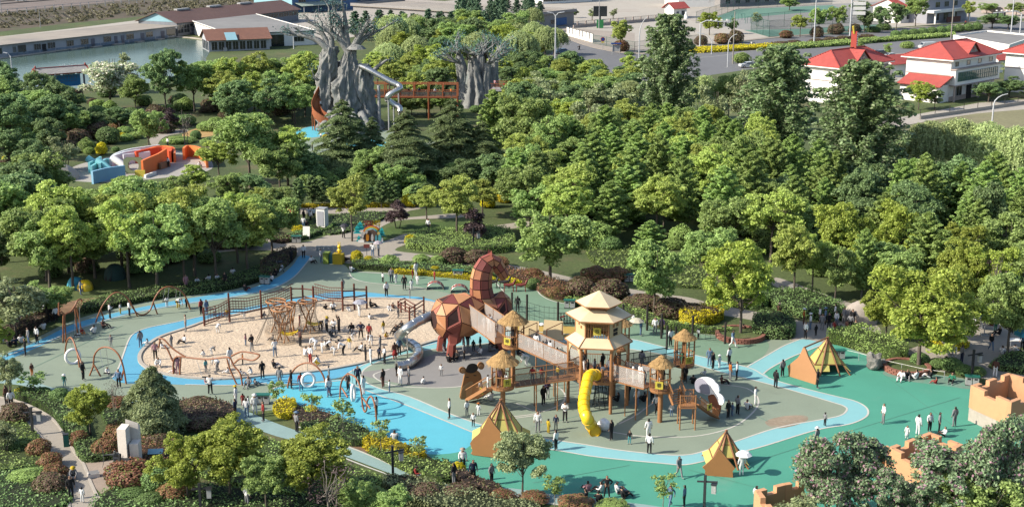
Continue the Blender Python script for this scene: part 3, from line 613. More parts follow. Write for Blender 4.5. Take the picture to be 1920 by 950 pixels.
scatter(['round','bright','olive','dark'],[(960,205),(1100,222),(1180,232),(1180,262),(1110,290),(1000,300),(950,262)],7.8,(7,9.5),(7,9),'right of the cedars')
tree('poplar',1250,240,33,118,'below the road junction','very tall poplar rising alone below the road junction')
tree('poplar',1455,305,92,160,'left of red roof','broad tall poplar left of the red-roofed houses')
tree('poplar',1606,372,121,195,'before red roof','huge grey-green poplar hiding the front of a red-roofed house')
for x,yb,yt,w in ((1180,205,150,60),(1340,262,150,70),(1365,235,135,60),(1320,225,140,60),(1395,250,128,70)): tree(R.choice(['willow','olive','round']),x,yb,yt,w,'around the very tall poplar')
for x,yb,yt,w in ((1735,350,226,120),(1790,345,220,110),(1845,352,228,115),(1900,360,236,110),(1945,350,240,90)): tree('willow',x,yb,yt,w,'along the bank below the dry field')
tree('bright',1722,206,150,58,'house','round bright green tree at the corner of the red-roofed villa')
tree('dark',1752,206,168,34,'beside the villa'); tree('dark',1853,192,150,60,'beside the villa'); tree('dark',1892,182,140,60,'beside the villa'); tree('dark',1925,185,152,60,'beside the villa')
tree('olive',1895,150,108,40,'beside the villa')
# left park between pond and maze
scatter(['dark','round','dark'],[(-60,182),(20,186),(60,220),(130,228),(120,262),(60,290),(-60,300)],7.6,(8,10.5),(7,9),'in the dark grove below the pond')
tree('blossom',208,205,112,112,'pond','white blossoming tree beside the blue pavilion')
tree('dark',312,216,90,78,'pond','tall dark egg-shaped tree standing before the pond')
tree('olive',215,175,94,60,'pond','loose olive green tree at the pond edge')
for x,yb,yt,w in ((255,215,140,60),(365,210,112,80),(400,205,108,84),(440,205,102,88),(485,200,98,88),(530,195,92,84),(570,205,96,78),(575,150,90,60)): tree(R.choice(['round','sophora']),x,yb,yt,w,'in the row between pond and tree sculpture')
scatter(['sophora','round','dark'],[(380,200),(585,185),(590,232),(540,240),(450,250),(395,235)],7.2,(7.5,10),(6.5,8),'in the shady grove left of the tree sculpture')
for x,yb,yt,w,k in ((280,285,190,70,'round'),(140,262,195,66,'round'),(185,255,205,60,'dark'),(225,246,195,56,'dark'),(95,300,220,70,'dark'),(125,320,250,66,'olive'),(60,330,255,70,'dark'),(348,282,205,44,'bare'),(500,220,135,40,'bare'),(20,322,235,80,'dark'),(318,240,200,42,'purple')): tree(k,x,yb,yt,w,'around the clearing above the maze')
for x,yb,w,h,k in ((210,258,24,14,'red'),(232,258,24,14,'red'),(226,264,22,15,'gold'),(250,262,30,14,'ball_light'),(195,272,20,12,'ball'),(188,292,22,26,'gold'),(165,290,20,14,'ball_light'),(215,285,16,10,'ball'),(365,262,22,18,'ball'),(330,272,60,12,'ball_light'),(360,290,26,16,'ball_light'),(385,275,26,15,'ball_light'),(15,305,30,14,'gold'),(215,245,34,14,'red')): bush(k,x,yb,w,h,'in the clearing above the maze')
tree('round',470,352,205,140,'m','large bright broadleaf tree right of the coloured maze'); tree('sophora',540,348,232,105,'maze','spreading light tree left of the cedars');
tree('dark',105,375,300,66,'maze','dark tree before the beige rock dome of the maze')
for x,yb,yt,w in ((646,326,182,158),(762,345,204,178),(848,330,180,160),(905,330,225,120),(700,318,215,90)): tree('cedar',x,yb,yt,w,'below the grey tree sculpture')
for x,yb,yt,w in ((925,300,170,92),(985,318,172,110),(1030,330,195,100)): tree('ginkgo' if x < 950 else 'round',x,yb,yt,w,'to the right of the cedars')
# middle: paths and lawns
PL = 'by the path behind the play area'
tree('sophora',660,452,320,92,PL,'slender-trunked light tree beside the colourful picture stand'); tree('sophora',857,447,322,104,PL,'light layered tree beside the dark purple tree'); tree('purple',889,456,386,60,PL,'dark purple tree left of the hedge bank')
tree('purple',745,428,372,50,PL); tree('sophora',800,412,345,70,PL); tree('sophora',905,408,335,80,PL)
for x in (560,583,606,628,690,712,738,775,802): tree('slim',x + R.uniform(-4,4),393 + R.uniform(-8,3),338 + R.uniform(-6,10),30,'in the row along the upper garden path')
scatter(['dark','dark','round'],[(560,330),(720,335),(900,345),(960,350),(950,372),(880,362),(780,372),(600,376)],7.0,(4,6),(5,6.5),'in the shade under the cedars')
for x,yb,w,h in ((768,390,34,26),(915,392,30,34),(945,382,34,22),(875,398,26,14),(668,494,26,24),(690,496,20,16),(775,512,20,14),(815,514,20,15),(770,460,26,20),(610,262,14,10),(558,438,26,15)): bush('gold',x,yb,w,h,'beside the paths')
# left grove above the sand pit
GV = 'in the grove above the sand pit'
scatter(['sophora','sophora','round'],[(70,545),(130,552),(200,560),(290,548),(380,536),(455,526),(520,490),(520,470),(430,478),(350,486),(300,478),(300,462),(200,462),(100,468),(50,495)],5.3,(8.6,10.6),(7.0,8.4),GV,avoid=[[(300,428),(400,412),(470,420),(520,447),(520,470),(440,472),(360,480),(300,472)]])
scatter(['sophora','round'],[(300,440),(330,412),(430,408),(540,445),(560,425),(545,405),(400,398),(250,415),(120,430),(110,445),(220,445)],6.5,(4.6,5.8),(5,6.2),'in the low trees behind the left grove')
scatter(['dark','round'],[(-70,560),(40,545),(60,470),(95,415),(60,390),(-70,390)],7.0,(7.5,9.5),(6.5,8),'at the left edge beyond the swings')
for x,yb,yt,w in ((28,628,515,130),(75,600,520,80),(108,590,530,70),(-5,600,530,80)): tree('olive' if x < 60 else 'round',x,yb,yt,w,'at the left edge beside the swings')
tree('bright',-2,662,588,50,'left','bright green bushy tree at the left edge of the play area')
# right-hand grove
RG = 'in the big grove right of the play area'
AV = [[(1044,352),(1070,335),(1100,336),(1138,347),(1130,362),(1085,376),(1058,382)],[(940,480),(1020,500),(1226,545),(1340,566),(1427,582),(1494,596),(1494,640),(1270,620),(1030,560),(940,520)],[(1450,515),(1620,572),(1600,600),(1440,545)],[(1690,620),(1960,590),(1960,740),(1690,700)],[(1630,360),(1740,350),(1760,375),(1640,395)]]
scatter(['ginkgo','ginkgo','sophora','round'],[(960,330),(1100,300),(1180,275),(1300,275),(1390,310),(1470,320),(1490,380),(1480,440),(1380,450),(1250,430),(1100,430),(1000,420),(950,390)],5.8,(7.5,10),(5.8,7.6),RG,avoid=AV)
scatter(['ginkgo','ginkgo','ginkgo','dark'],[(1490,380),(1640,400),(1800,410),(1960,410),(1960,500),(1860,520),(1740,500),(1640,510),(1500,470),(1380,450)],5.2,(7.5,10),(5.2,6.8),RG,avoid=AV)
scatter(['bright','ginkgo','round'],[(1500,475),(1640,515),(1740,505),(1860,525),(1960,510),(1960,575),(1820,600),(1700,590),(1610,560),(1500,510)],5.8,(7,9),(6,7.5),RG,avoid=AV)
scatter(['round','ginkgo','sophora'],[(960,420),(1100,435),(1250,440),(1400,455),(1490,480),(1470,505),(1380,500),(1320,500),(1180,460),(1090,455),(960,450)],5.8,(7,9.2),(6.2,7.8),RG,avoid=AV)
scatter(['cedar_low','olive','cedar_low'],[(1700,380),(1840,378),(1960,390),(1960,412),(1800,415),(1690,405)],6.0,(4.5,6.0),(5.5,7),'in the low conifers below the willows')
for x,yb,w,h in ((1690,372,70,34),(1720,362,46,30),(1912,385,50,26),(1510,312,40,22)): bush('red',x,yb,w,h,'under the willows')
for x,yb,w,h in ((1660,385,60,14),(1610,392,60,14),(1780,372,50,16),(1150,290,60,14),(1280,290,90,22),(1200,300,60,18),(1350,300,80,26),(1420,315,60,24),(1240,310,60,20)): bush('ball_light',x,yb,w,h,'in the undergrowth of the right-hand grove')
tree('round',1032,533,372,150,'p','full round green tree above the path behind the horse'); tree('round',1226,592,437,106,'p','straight-trunked green tree behind the wooden tower'); tree('bright',1388,630,444,158,'p','bright tree growing from the brick planter ring'); tree('sophora',1487,566,412,104,'p','tree with pale trunk above the clipped green hedge'); tree('round',1325,545,425,110,'p','leafy tree just behind the grey path'); tree('sophora',1522,558,430,80,'p','slim tree beside the rising garden path'); tree('round',1565,568,440,70,'p','dark-trunked tree left of the pale dome'); tree('ginkgo',1615,560,430,70,'p','pointed tree directly behind the pale dome')
tree('bright',1722,690,478,205,'p','huge bright yellow-green tree in the round brick planter'); tree('bright',1782,648,490,110,'p','bright tree beside the yellow flower bed on the right'); tree('round',1888,672,480,120,'p','tree with dark trunk on the right-hand plaza'); tree('bare',1862,605,470,50,'p','pale leafless tree behind the green parasols'); tree('bright',1660,640,505,90,'p','bright tree over the hedge behind the large tent house')
scatter(['round','ginkgo','round'],[(1100,462),(1180,466),(1300,500),(1340,530),(1240,528),(1130,500)],8.5,(5,7),(4.6,6),'on the lawn behind the shrub mounds')
for x,yb,yt,w,k in ((412,345,262,78,'sophora'),(525,362,255,96,'round'),(430,388,312,70,'round'),(572,352,262,80,'dark'),(370,372,305,60,'sophora'),(590,378,318,60,'round'),(480,392,325,66,'dark'),(330,385,320,60,'round')): tree(k,x,yb,yt,w,'between the maze and the upper plaza')
for x in (748,772,800,826,846): tree('round',x,216,170 + R.uniform(0,8),48,'under the orange walkway')
# hedges and shrub masses round the play area
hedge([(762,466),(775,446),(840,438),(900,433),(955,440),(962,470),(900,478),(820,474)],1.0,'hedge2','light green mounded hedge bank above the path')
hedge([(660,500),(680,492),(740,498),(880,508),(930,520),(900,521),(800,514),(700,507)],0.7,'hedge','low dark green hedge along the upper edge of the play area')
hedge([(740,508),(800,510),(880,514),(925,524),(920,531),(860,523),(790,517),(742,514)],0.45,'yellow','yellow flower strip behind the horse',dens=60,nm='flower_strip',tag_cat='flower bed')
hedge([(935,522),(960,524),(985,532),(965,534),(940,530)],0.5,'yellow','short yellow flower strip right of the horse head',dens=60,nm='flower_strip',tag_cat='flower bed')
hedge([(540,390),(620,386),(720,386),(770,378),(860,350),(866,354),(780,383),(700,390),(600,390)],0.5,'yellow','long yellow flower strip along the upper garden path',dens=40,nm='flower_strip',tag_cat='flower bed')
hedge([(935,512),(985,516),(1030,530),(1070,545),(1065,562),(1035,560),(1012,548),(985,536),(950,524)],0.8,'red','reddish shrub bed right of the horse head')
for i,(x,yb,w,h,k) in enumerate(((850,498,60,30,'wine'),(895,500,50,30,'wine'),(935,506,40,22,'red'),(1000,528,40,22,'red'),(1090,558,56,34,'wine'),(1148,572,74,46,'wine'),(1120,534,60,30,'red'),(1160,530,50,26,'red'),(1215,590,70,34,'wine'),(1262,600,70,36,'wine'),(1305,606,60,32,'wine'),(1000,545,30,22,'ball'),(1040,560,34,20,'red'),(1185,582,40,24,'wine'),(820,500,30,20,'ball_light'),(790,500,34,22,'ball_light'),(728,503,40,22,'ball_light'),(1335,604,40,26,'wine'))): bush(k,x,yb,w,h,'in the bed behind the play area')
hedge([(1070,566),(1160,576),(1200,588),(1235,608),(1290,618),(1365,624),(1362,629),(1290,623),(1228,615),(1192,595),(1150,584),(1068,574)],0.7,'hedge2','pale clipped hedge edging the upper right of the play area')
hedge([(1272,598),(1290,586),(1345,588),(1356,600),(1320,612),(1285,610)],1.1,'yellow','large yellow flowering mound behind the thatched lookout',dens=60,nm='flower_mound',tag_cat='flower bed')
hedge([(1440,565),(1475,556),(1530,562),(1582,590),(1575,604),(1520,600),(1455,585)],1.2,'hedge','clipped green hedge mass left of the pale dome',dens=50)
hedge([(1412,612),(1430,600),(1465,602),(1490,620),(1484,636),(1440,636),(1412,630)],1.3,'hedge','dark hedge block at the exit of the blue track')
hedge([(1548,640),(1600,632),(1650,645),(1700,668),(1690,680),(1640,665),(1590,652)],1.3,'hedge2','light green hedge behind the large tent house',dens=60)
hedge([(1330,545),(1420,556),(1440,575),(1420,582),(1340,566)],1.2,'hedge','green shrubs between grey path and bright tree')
hedge([(1745,640),(1760,630),(1800,640),(1818,650),(1790,660),(1750,655)],0.5,'yellow','yellow and green flower bed at the right-hand plaza',dens=60,nm='flower_bed',tag_cat='flower bed')
for x,yb,w,h in ((1730,690,40,26),(1762,694,36,20),(1790,700,44,26),(1812,706,36,20),(1838,708,34,18)): bush('ball',x,yb,w,h,'along the right edge of the teal surface')
hedge([(1858,690),(1890,672),(1960,668),(1980,700),(1930,704),(1890,698)],0.6,'hedge','low dark green bed on the right-hand plaza')
hedge([(150,590),(240,572),(320,558),(420,546),(490,528),(535,502),(530,488),(470,512),(400,532),(300,546),(200,564),(150,578)],0.7,'hedge','long dark hedge between grove and blue strip')
hedge([(500,490),(545,474),(556,478),(540,498),(505,520),(488,518)],0.9,'wine','brown hedge beside the entrance strip')
hedge([(10,640),(60,618),(110,596),(105,588),(60,605),(0,628)],0.9,'wine','dark red hedge behind the waiting people at left')
hedge([(520,455),(560,440),(610,436),(630,425),(600,440),(560,452)],0.6,'hedge','small hedge wedge beside the upper plaza'); hedge([(505,452),(530,446),(548,452),(530,457)],0.6,'wine','purple shrub patch at the plaza corner')
# planting strip between the cyan surface and the faded path
hedge([(512,768),(530,757),(551,757),(556,772),(545,786),(520,782)],0.6,'yellow','yellow hedge block at the start of the planting strip',dens=60)
hedge([(556,774),(575,772),(640,792),(625,802),(580,800),(550,790)],0.6,'wine','brown low hedge along the cyan surface')
hedge([(565,802),(640,800),(690,815),(680,838),(620,828),(580,816)],0.7,'hedge','dark green hedge block in the planting strip')
hedge([(680,840),(690,818),(730,832),(770,845),(800,858),(770,866),(720,858)],0.6,'yellow','long yellow hedge block beside the cyan surface',dens=60)
hedge([(690,848),(760,868),(830,876),(850,895),(830,910),(770,890)],0.7,'hedge2','green hedge block beside the dark lamp post')
hedge([(830,872),(850,880),(900,905),(940,920),(925,932),(870,912)],0.6,'wine','brown hedge along the teal surface')
bush('gold',859,890,30,22,'at the lower planting strip'); bush('gold',582,782,28,20,'at the lower planting strip')
for x,yb,yt,w in ((519,775,712,34),(585,797,733,42),(644,823,747,52),(715,857,784,46),(786,877,816,42)): tree('sapling',x,yb,yt,w,'in the planting strip beside the cyan surface')
# foreground
FG = 'in the near garden'
tree('bright',170,816,717,92,FG,'dense rounded light green tree left of the feathery cedar'); tree('cedar_low',290,812,682,132,FG,'feathery grey-green cedar by the near edge of the play area')
for x,yb,yt,w,k,l in ((352,940,800,120,'bright','bright broad tree right of the stone monument'),(432,935,785,150,'bright','widest bright tree at the bottom left'),(500,960,850,90,'round','green tree low between two bright trees'),(582,942,808,165,'bright','bright tree overhanging the faded path'),(620,985,862,120,'bare','twiggy half-bare tree at the bottom edge'),(664,975,884,80,'round','rounded green tree beside the twiggy tree'),(735,985,915,80,'round','low green tree at the bottom edge left of centre'),(980,925,802,108,'fine','fine-leaved tree beside the near brown tent'),(1040,958,890,46,'sapling','young tree right of the fine-leaved tree'),(1243,962,888,54,'sapling','young tree at the bottom centre-right'),(1562,990,797,205,'crape','pinkish bushy tree in front of the lower castle wall'),(1670,1012,872,110,'crape','lower bushy tree left of the castle tower base'),(1770,1000,826,215,'crape','large bushy tree with pink tips before the castle tower'),(1885,1000,748,195,'crape','tallest bushy flowering tree at the right edge'),(1840,1030,870,180,'round','green tree in the bottom right corner'),(1500,1020,905,110,'olive','olive bush tree below the pinkish tree'),(18,742,655,62,'olive','small tree at the left edge above the garden path'),(65,742,697,58,'sapling','little spreading tree above the clipped hedge'),(8,850,785,60,'olive','small open tree left of the garden path'),(216,775,705,40,'bare','leafless sapling between tree and cedar')): tree(k,x,yb,yt,w,FG,l)
hedge([(28,748),(60,738),(120,752),(150,780),(165,830),(150,840),(122,812),(98,780),(60,758)],0.7,'hedge','clipped green hedge lining the garden path',dens=55)
hedge([(140,838),(165,832),(210,850),(205,862),(155,866)],0.7,'hedge','green hedge behind the archer statue',dens=55)
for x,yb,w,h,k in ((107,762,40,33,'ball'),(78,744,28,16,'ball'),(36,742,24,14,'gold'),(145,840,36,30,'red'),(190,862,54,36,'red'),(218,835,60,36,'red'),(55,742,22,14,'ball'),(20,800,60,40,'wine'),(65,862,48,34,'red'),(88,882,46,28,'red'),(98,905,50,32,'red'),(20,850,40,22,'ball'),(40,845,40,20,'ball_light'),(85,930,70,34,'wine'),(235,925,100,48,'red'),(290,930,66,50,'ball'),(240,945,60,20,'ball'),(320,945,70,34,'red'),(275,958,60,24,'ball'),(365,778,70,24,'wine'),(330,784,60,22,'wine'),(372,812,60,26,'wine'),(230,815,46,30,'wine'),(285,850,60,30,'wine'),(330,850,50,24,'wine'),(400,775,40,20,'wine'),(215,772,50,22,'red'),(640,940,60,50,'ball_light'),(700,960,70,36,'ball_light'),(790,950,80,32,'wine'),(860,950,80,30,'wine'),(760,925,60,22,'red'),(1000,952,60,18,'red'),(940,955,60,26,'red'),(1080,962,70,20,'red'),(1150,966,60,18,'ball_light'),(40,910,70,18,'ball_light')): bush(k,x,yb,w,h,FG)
hedge([(720,905),(780,912),(860,935),(930,948),(1000,956),(1000,975),(860,970),(740,940)],0.9,'olive','loose flowering shrub bed along the bottom edge',dens=50)
hedge([(-20,880),(60,872),(120,915),(125,950),(-20,960)],0.3,'hedge','low ground cover left of the garden path',dens=40)
for P,h_,k,l in (([(300,772),(350,765),(430,768),(440,790),(380,800),(320,796)],0.9,'wine','brown shrub mass behind the feathery cedar'),([(255,838),(330,832),(350,868),(280,885)],0.8,'red','reddish shrub mass right of the stone monument'),([(190,930),(300,906),(400,915),(520,935),(640,945),(640,990),(200,990)],0.5,'hedge','low green planting under the bright bottom trees'),([(330,862),(400,812),(480,822),(600,862),(720,905),(640,945),(400,905)],0.45,'hedge2','shaded green planting below the faded path'),([(-20,800),(50,800),(90,850),(104,890),(60,880),(-20,885)],0.4,'hedge2','light ground planting left of the garden path'),([(195,770),(260,762),(300,775),(330,800),(320,830),(240,832),(200,800)],0.4,'hedge','dark planting round the feathery cedar')): hedge(P,h_,k,l,dens=38)
hedge([(1100,468),(1180,466),(1300,498),(1345,540),(1240,536),(1130,506)],0.4,'hedge2','rough green ground cover on the lawn behind the shrub mounds',dens=16,size=0.13)
hedge([(560,425),(640,404),(700,400),(735,402),(690,425),(620,442)],0.35,'hedge','low green bed beside the upper path',dens=14,size=0.13)
# road side planting
hedge([(1290,99),(1340,99),(1440,92),(1445,87),(1340,92),(1292,94)],0.9,'yellow','yellow-topped median hedge left of the poplar crown',dens=10,size=0.2)
hedge([(1440,96),(1560,88),(1680,78),(1790,70),(1790,66),(1680,73),(1560,82),(1440,90)],1.0,'hedge2','long green median hedge behind the red-roofed houses',dens=9,size=0.24,m=False)
for i,(x,y) in enumerate(((1468,88),(1492,86),(1535,83),(1562,80),(1585,78),(1608,77),(1630,75))): bush('wine',x,y,34,10,'on the road median')
for i in range(10): bush('ball',1682 + i * 17,72 - i * 1.6,22,15,'on the median right of the gantry')
RS = 'beside the far footway'
for x,yb,yt,w,k in ((1163,99,34,44,'sophora'),(1330,66,18,48,'bright'),(1372,64,32,24,'dark'),(1500,70,26,38,'sophora'),(1535,60,8,40,'round'),(1570,58,2,40,'round'),(1620,62,12,34,'dark'),(1650,56,8,36,'dark'),(1680,60,4,40,'dark'),(1716,50,-6,46,'round'),(1815,42,0,30,'sophora'),(1860,54,25,60,'dark'),(1890,56,28,50,'dark'),(1000,60,14,40,'willow'),(1110,38,15,18,'olive'),(1150,36,14,18,'olive'),(1420,50,20,24,'olive'),(1075,34,14,20,'dark'),(1480,20,-8,40,'round'),(1905,30,2,40,'round'),(1785,18,-14,40,'dark'),(1610,30,-4,40,'dark'),(1850,26,2,40,'round')): tree(k,x,yb,yt,w,RS)
for x,yb,w,h,k in ((1166,98,30,22,'red'),(1355,84,30,22,'red'),(1382,82,30,26,'wine'),(1316,86,26,20,'wine'),(1476,73,26,16,'red'),(1534,71,26,22,'wine'),(1570,66,32,22,'wine'),(1605,62,24,18,'wine'),(1640,62,30,12,'ball'),(1660,58,30,14,'ball'),(1180,104,20,6,'ball'),(1610,93,26,14,'ball_light'),(1704,92,26,14,'ball_light'),(1665,104,12,20,'ball_light'),(1393,120,36,20,'ball_light')): bush(k,x,yb,w,h,RS)
tree('sapling',1665,104,80,18,RS)
# scrub on the railway bank: nobody could count it
_C = []; _N = []; _S = []
for i in range(520):
    x = R.uniform(-60,520); t = R.random(); y = (58 - x * 0.11) * (1 - t) + (26 - x * 0.075) * t
    if x < 280 and y < 22 - x * 0.08: continue
    b = G(x,y); s = R.uniform(0.5,1.3); k = 26
    d = NP.normal(size=(k,3)); d /= np.linalg.norm(d,axis=1)[:,None]; d[:,2] = np.abs(d[:,2])
    _C.append(np.array(b) + d * s); _N.append(d + NP.normal(size=(k,3)) * 0.4); _S.append(NP.uniform(0.2,0.42,k))
o = bpy.data.objects.new('bank_scrub',leaves(np.concatenate(_C),np.concatenate(_N),np.concatenate(_S),0.7,'bank_scrub',LEAF['scrub'])); COL.objects.link(o)
tag(o,'dry scrub covering the railway bank','scrub',kind='stuff')
# undergrowth of the groves
for poly,n,ks in (([(960,300),(1300,270),(1490,330),(1490,480),(1300,495),(960,450)],60,('ball_light','ball','ball_light')),([(1490,390),(1960,400),(1960,560),(1640,570),(1500,510)],46,('ball_light','ball')),([(0,170),(580,190),(560,240),(300,250),(0,330)],75,('ball','ball_light','wine')),([(560,330),(960,340),(960,375),(600,380)],26,('ball','ball_light')),([(700,160),(1190,165),(1190,290),(960,300),(900,230)],40,('ball','ball_light')),([(60,440),(500,420),(500,480),(60,540)],26,('ball','ball','wine'))):
    xs = [p[0] for p in poly]; ys = [p[1] for p in poly]; k = 0
    while k < n:
        x,y = R.uniform(min(xs),max(xs)),R.uniform(min(ys),max(ys))
        if inpoly(x,y,poly) and not any(inpoly(x,y,a) for a in AV[:1]): k += 1; b = G(x,y); w = R.uniform(2.2,4.5); plant(R.choice(ks) + '_bush',b,w * R.uniform(0.45,0.75),w,'in the undergrowth ' + ('of the right-hand grove' if x > 960 else ('of the left-hand groves' if x < 560 else 'under the cedars')))
# labels: look + place + position among its like
_grp = {}
for e in PLANTS:
    if e[5]: e[0]['label'] = e[1]
    else: _grp.setdefault((e[1],e[2]),[]).append(e)
for (look,place),L_ in _grp.items():
    L_.sort(key=lambda e: -e[4]); n = len(L_); rows = max(1,math.ceil(n / 9)); per = math.ceil(n / rows)
    for r_ in range(rows):
        row = sorted(L_[r_ * per:(r_ + 1) * per],key=lambda e: e[3])
        for i,e in enumerate(row):
            rw = '' if rows == 1 else (', nearest row' if r_ == 0 else (', farthest row' if r_ == rows - 1 else ', %s row' % ORD[r_]))
            od = ordinal(i,len(row),'from left')
            e[0]['label'] = look + ' ' + place.replace(' the ',' ') + rw + ((', ' + od) if od else '')
            if n > 1: e[0]['group'] = look + 's ' + place
# ================================================================ play equipment
m_post = mat('brown_post',(0.42,0.19,0.085),0.55,0.12,4.0,dirt=((0.30,0.14,0.07),1.5,0.6))
m_postt = mat('tan_post',(0.55,0.255,0.105),0.55,0.12,4.0,dirt=((0.40,0.19,0.09),1.5,0.6))
m_cream = mat('cream_panel',(0.80,0.61,0.34),0.6,0.06,2.0,dirt=((0.62,0.45,0.24),0.9,0.62))
m_croof = mat('cream_roof',(0.98,0.78,0.50),0.6,0.05,1.2,dirt=((0.66,0.52,0.33),0.7,0.6))
m_net = mat('white_mesh',(0.85,0.76,0.70),0.8,0.0,6.0,alpha=0.46)
m_dnet = mat('dark_mesh',(0.16,0.14,0.13),0.8,0.1,6.0,alpha=0.45)
m_rope = mat('dark_rope',(0.05,0.06,0.055),0.9,0.2,9.0)
m_grope = mat('grey_rope',(0.30,0.26,0.22),0.9,0.2,9.0)
m_thatch = mat('thatch',(0.62,0.40,0.17),0.95,0.3,9.0,bump=1.5,stretch=(3,3,0.7),col2=(0.33,0.19,0.075))
m_yel = mat('slide_yellow',(1.35,0.90,0.03),0.35,0.03,2.0,spec=0.5)
m_yeld = mat('slide_yellow_band',(1.1,0.66,0.02),0.4,0.03,2.0,spec=0.5)
m_steel = mat('brushed_steel',(0.95,0.94,0.90),0.3,0.08,3.0,metal=0.92)
m_sign = mat('sign_yellow',(0.82,0.66,0.09),0.6,0.04,2.0)
m_ink = mat('sign_ink',(0.10,0.09,0.03),0.7,0.05,2.0)
m_pipe = mat('orange_brown_pipe',(0.43,0.165,0.075),0.45,0.1,3.0,dirt=((0.3,0.12,0.06),1.2,0.6))
m_redp = mat('red_brown_timber',(0.20,0.060,0.038),0.6,0.15,5.0,stretch=(1,1,0.3))
m_darkp = mat('dark_post',(0.045,0.038,0.034),0.6,0.15,5.0)
m_white = mat('white_plastic',(1.35,1.32,1.28),0.5,0.03,2.0)
m_black = mat('black_rubber',(0.03,0.03,0.03),0.8,0.1,4.0)
m_orange = mat('orange_paint',(0.90,0.48,0.25),0.65,0.05,1.5,dirt=((0.74,0.37,0.18),0.6,0.58))
m_brownp = mat('brown_panel',(0.50,0.235,0.085),0.7,0.05,1.5,dirt=((0.40,0.18,0.065),0.9,0.6))
m_brownl = mat('light_brown_panel',(0.68,0.34,0.155),0.7,0.05,1.5,dirt=((0.58,0.27,0.12),0.9,0.6))
m_tent = mat('yellow_panel',(0.78,0.70,0.20),0.7,0.06,1.5,dirt=((0.60,0.55,0.18),0.8,0.6))

def text_obj(s,size,m,parent,loc,rot,name='lettering'):
    cu = bpy.data.curves.new('tmp','FONT'); cu.body = s; cu.size = size; cu.align_x = 'CENTER'; cu.align_y = 'CENTER'; cu.extrude = 0.008; cu.offset = size * 0.012
    t = bpy.data.objects.new('tmp',cu); COL.objects.link(t); dg = bpy.context.evaluated_depsgraph_get()
    me = bpy.data.meshes.new_from_object(t.evaluated_get(dg)); bpy.data.objects.remove(t); bpy.data.curves.remove(cu)
    me.materials.clear(); me.materials.append(m); o_ = bpy.data.objects.new(name,me); COL.objects.link(o_); o_.parent = parent; o_.location = loc; o_.rotation_euler = rot
    return o_
def rail(mb,a,b,h=0.95,gap=0.14,bw=0.03,tw=0.06,bottom=0.08,n=None):
    a = Vector(a); b = Vector(b); L = (b - a).length; u = Vector((0,0,1)); k = n or max(2,int(L / gap))
    mb.bar(a + u * h,b + u * h,tw); mb.bar(a + u * bottom,b + u * bottom,tw * 0.8)
    for i in range(1,k): p = a.lerp(b,i / k); mb.bar(p + u * bottom,p + u * h,bw)
def pole(mb,b,z0,z1,r,n=10,mi=0): mb.tube([(b[0],b[1],z0),(b[0],b[1],z1)],r,n,mi)
def cone_thatch(parent,r,z0,z1,name='roof'):
    mb = MB(); n = 40
    for lay in range(4):
        f0 = lay / 4; f1 = min(1,(lay + 1.35) / 4); ra = r * (1 - f0) ; rb = max(0.02,r * (1 - f1)); za = z0 + (z1 - z0) * f0 + 0.02 * lay; zb = z0 + (z1 - z0) * f1 + 0.05
        vs_ = []
        for j in range(n):
            a = 2 * math.pi * j / n; q = ra * R.uniform(0.955,1.05); vs_.append((q * math.cos(a),q * math.sin(a),za + 0.05 + R.uniform(-0.05,0.02)))
        for j in range(n): a = 2 * math.pi * j / n; vs_.append((rb * math.cos(a),rb * math.sin(a),zb))
        mb.add(vs_,[(j,(j + 1) % n,n + (j + 1) % n,n + j) for j in range(n)],0,False)
    mb.add([(r * 0.93 * math.cos(2 * math.pi * j / n),r * 0.93 * math.sin(2 * math.pi * j / n),z0 + 0.03) for j in range(n)],[tuple(range(n - 1,-1,-1))])
    for i in range(260):                                   # loose straw at the rim and over the slope
        a = R.uniform(0,6.28); t = R.random() ** 2; q = r * (1 - t); z = z0 + (z1 - z0) * t + 0.06; L = R.uniform(0.08,0.22) * r
        d = Vector((math.cos(a),math.sin(a),0)); s = Vector((-d.y,d.x,0)) * 0.012
        p = d * q + Vector((0,0,z)); e = p + d * L - Vector((0,0,L * (z1 - z0) / r)) + Vector((0,0,0.01))
        mb.add([p - s,p + s,e + s * 0.5,e - s * 0.5],[(0,1,2,3)])
    return mb.build(name,m_thatch,parent)
def sign_board(parent,loc,rz,glyph,s=0.72):
    mb = MB(); mb.box((0,0,0),(s,0.04,s)); b = mb.build('sign_board',m_sign,parent,loc,rz)
    if glyph: text_obj(glyph,s * 0.62,m_ink,b,(0,-0.03,0),(math.pi / 2,0,0))
    return b
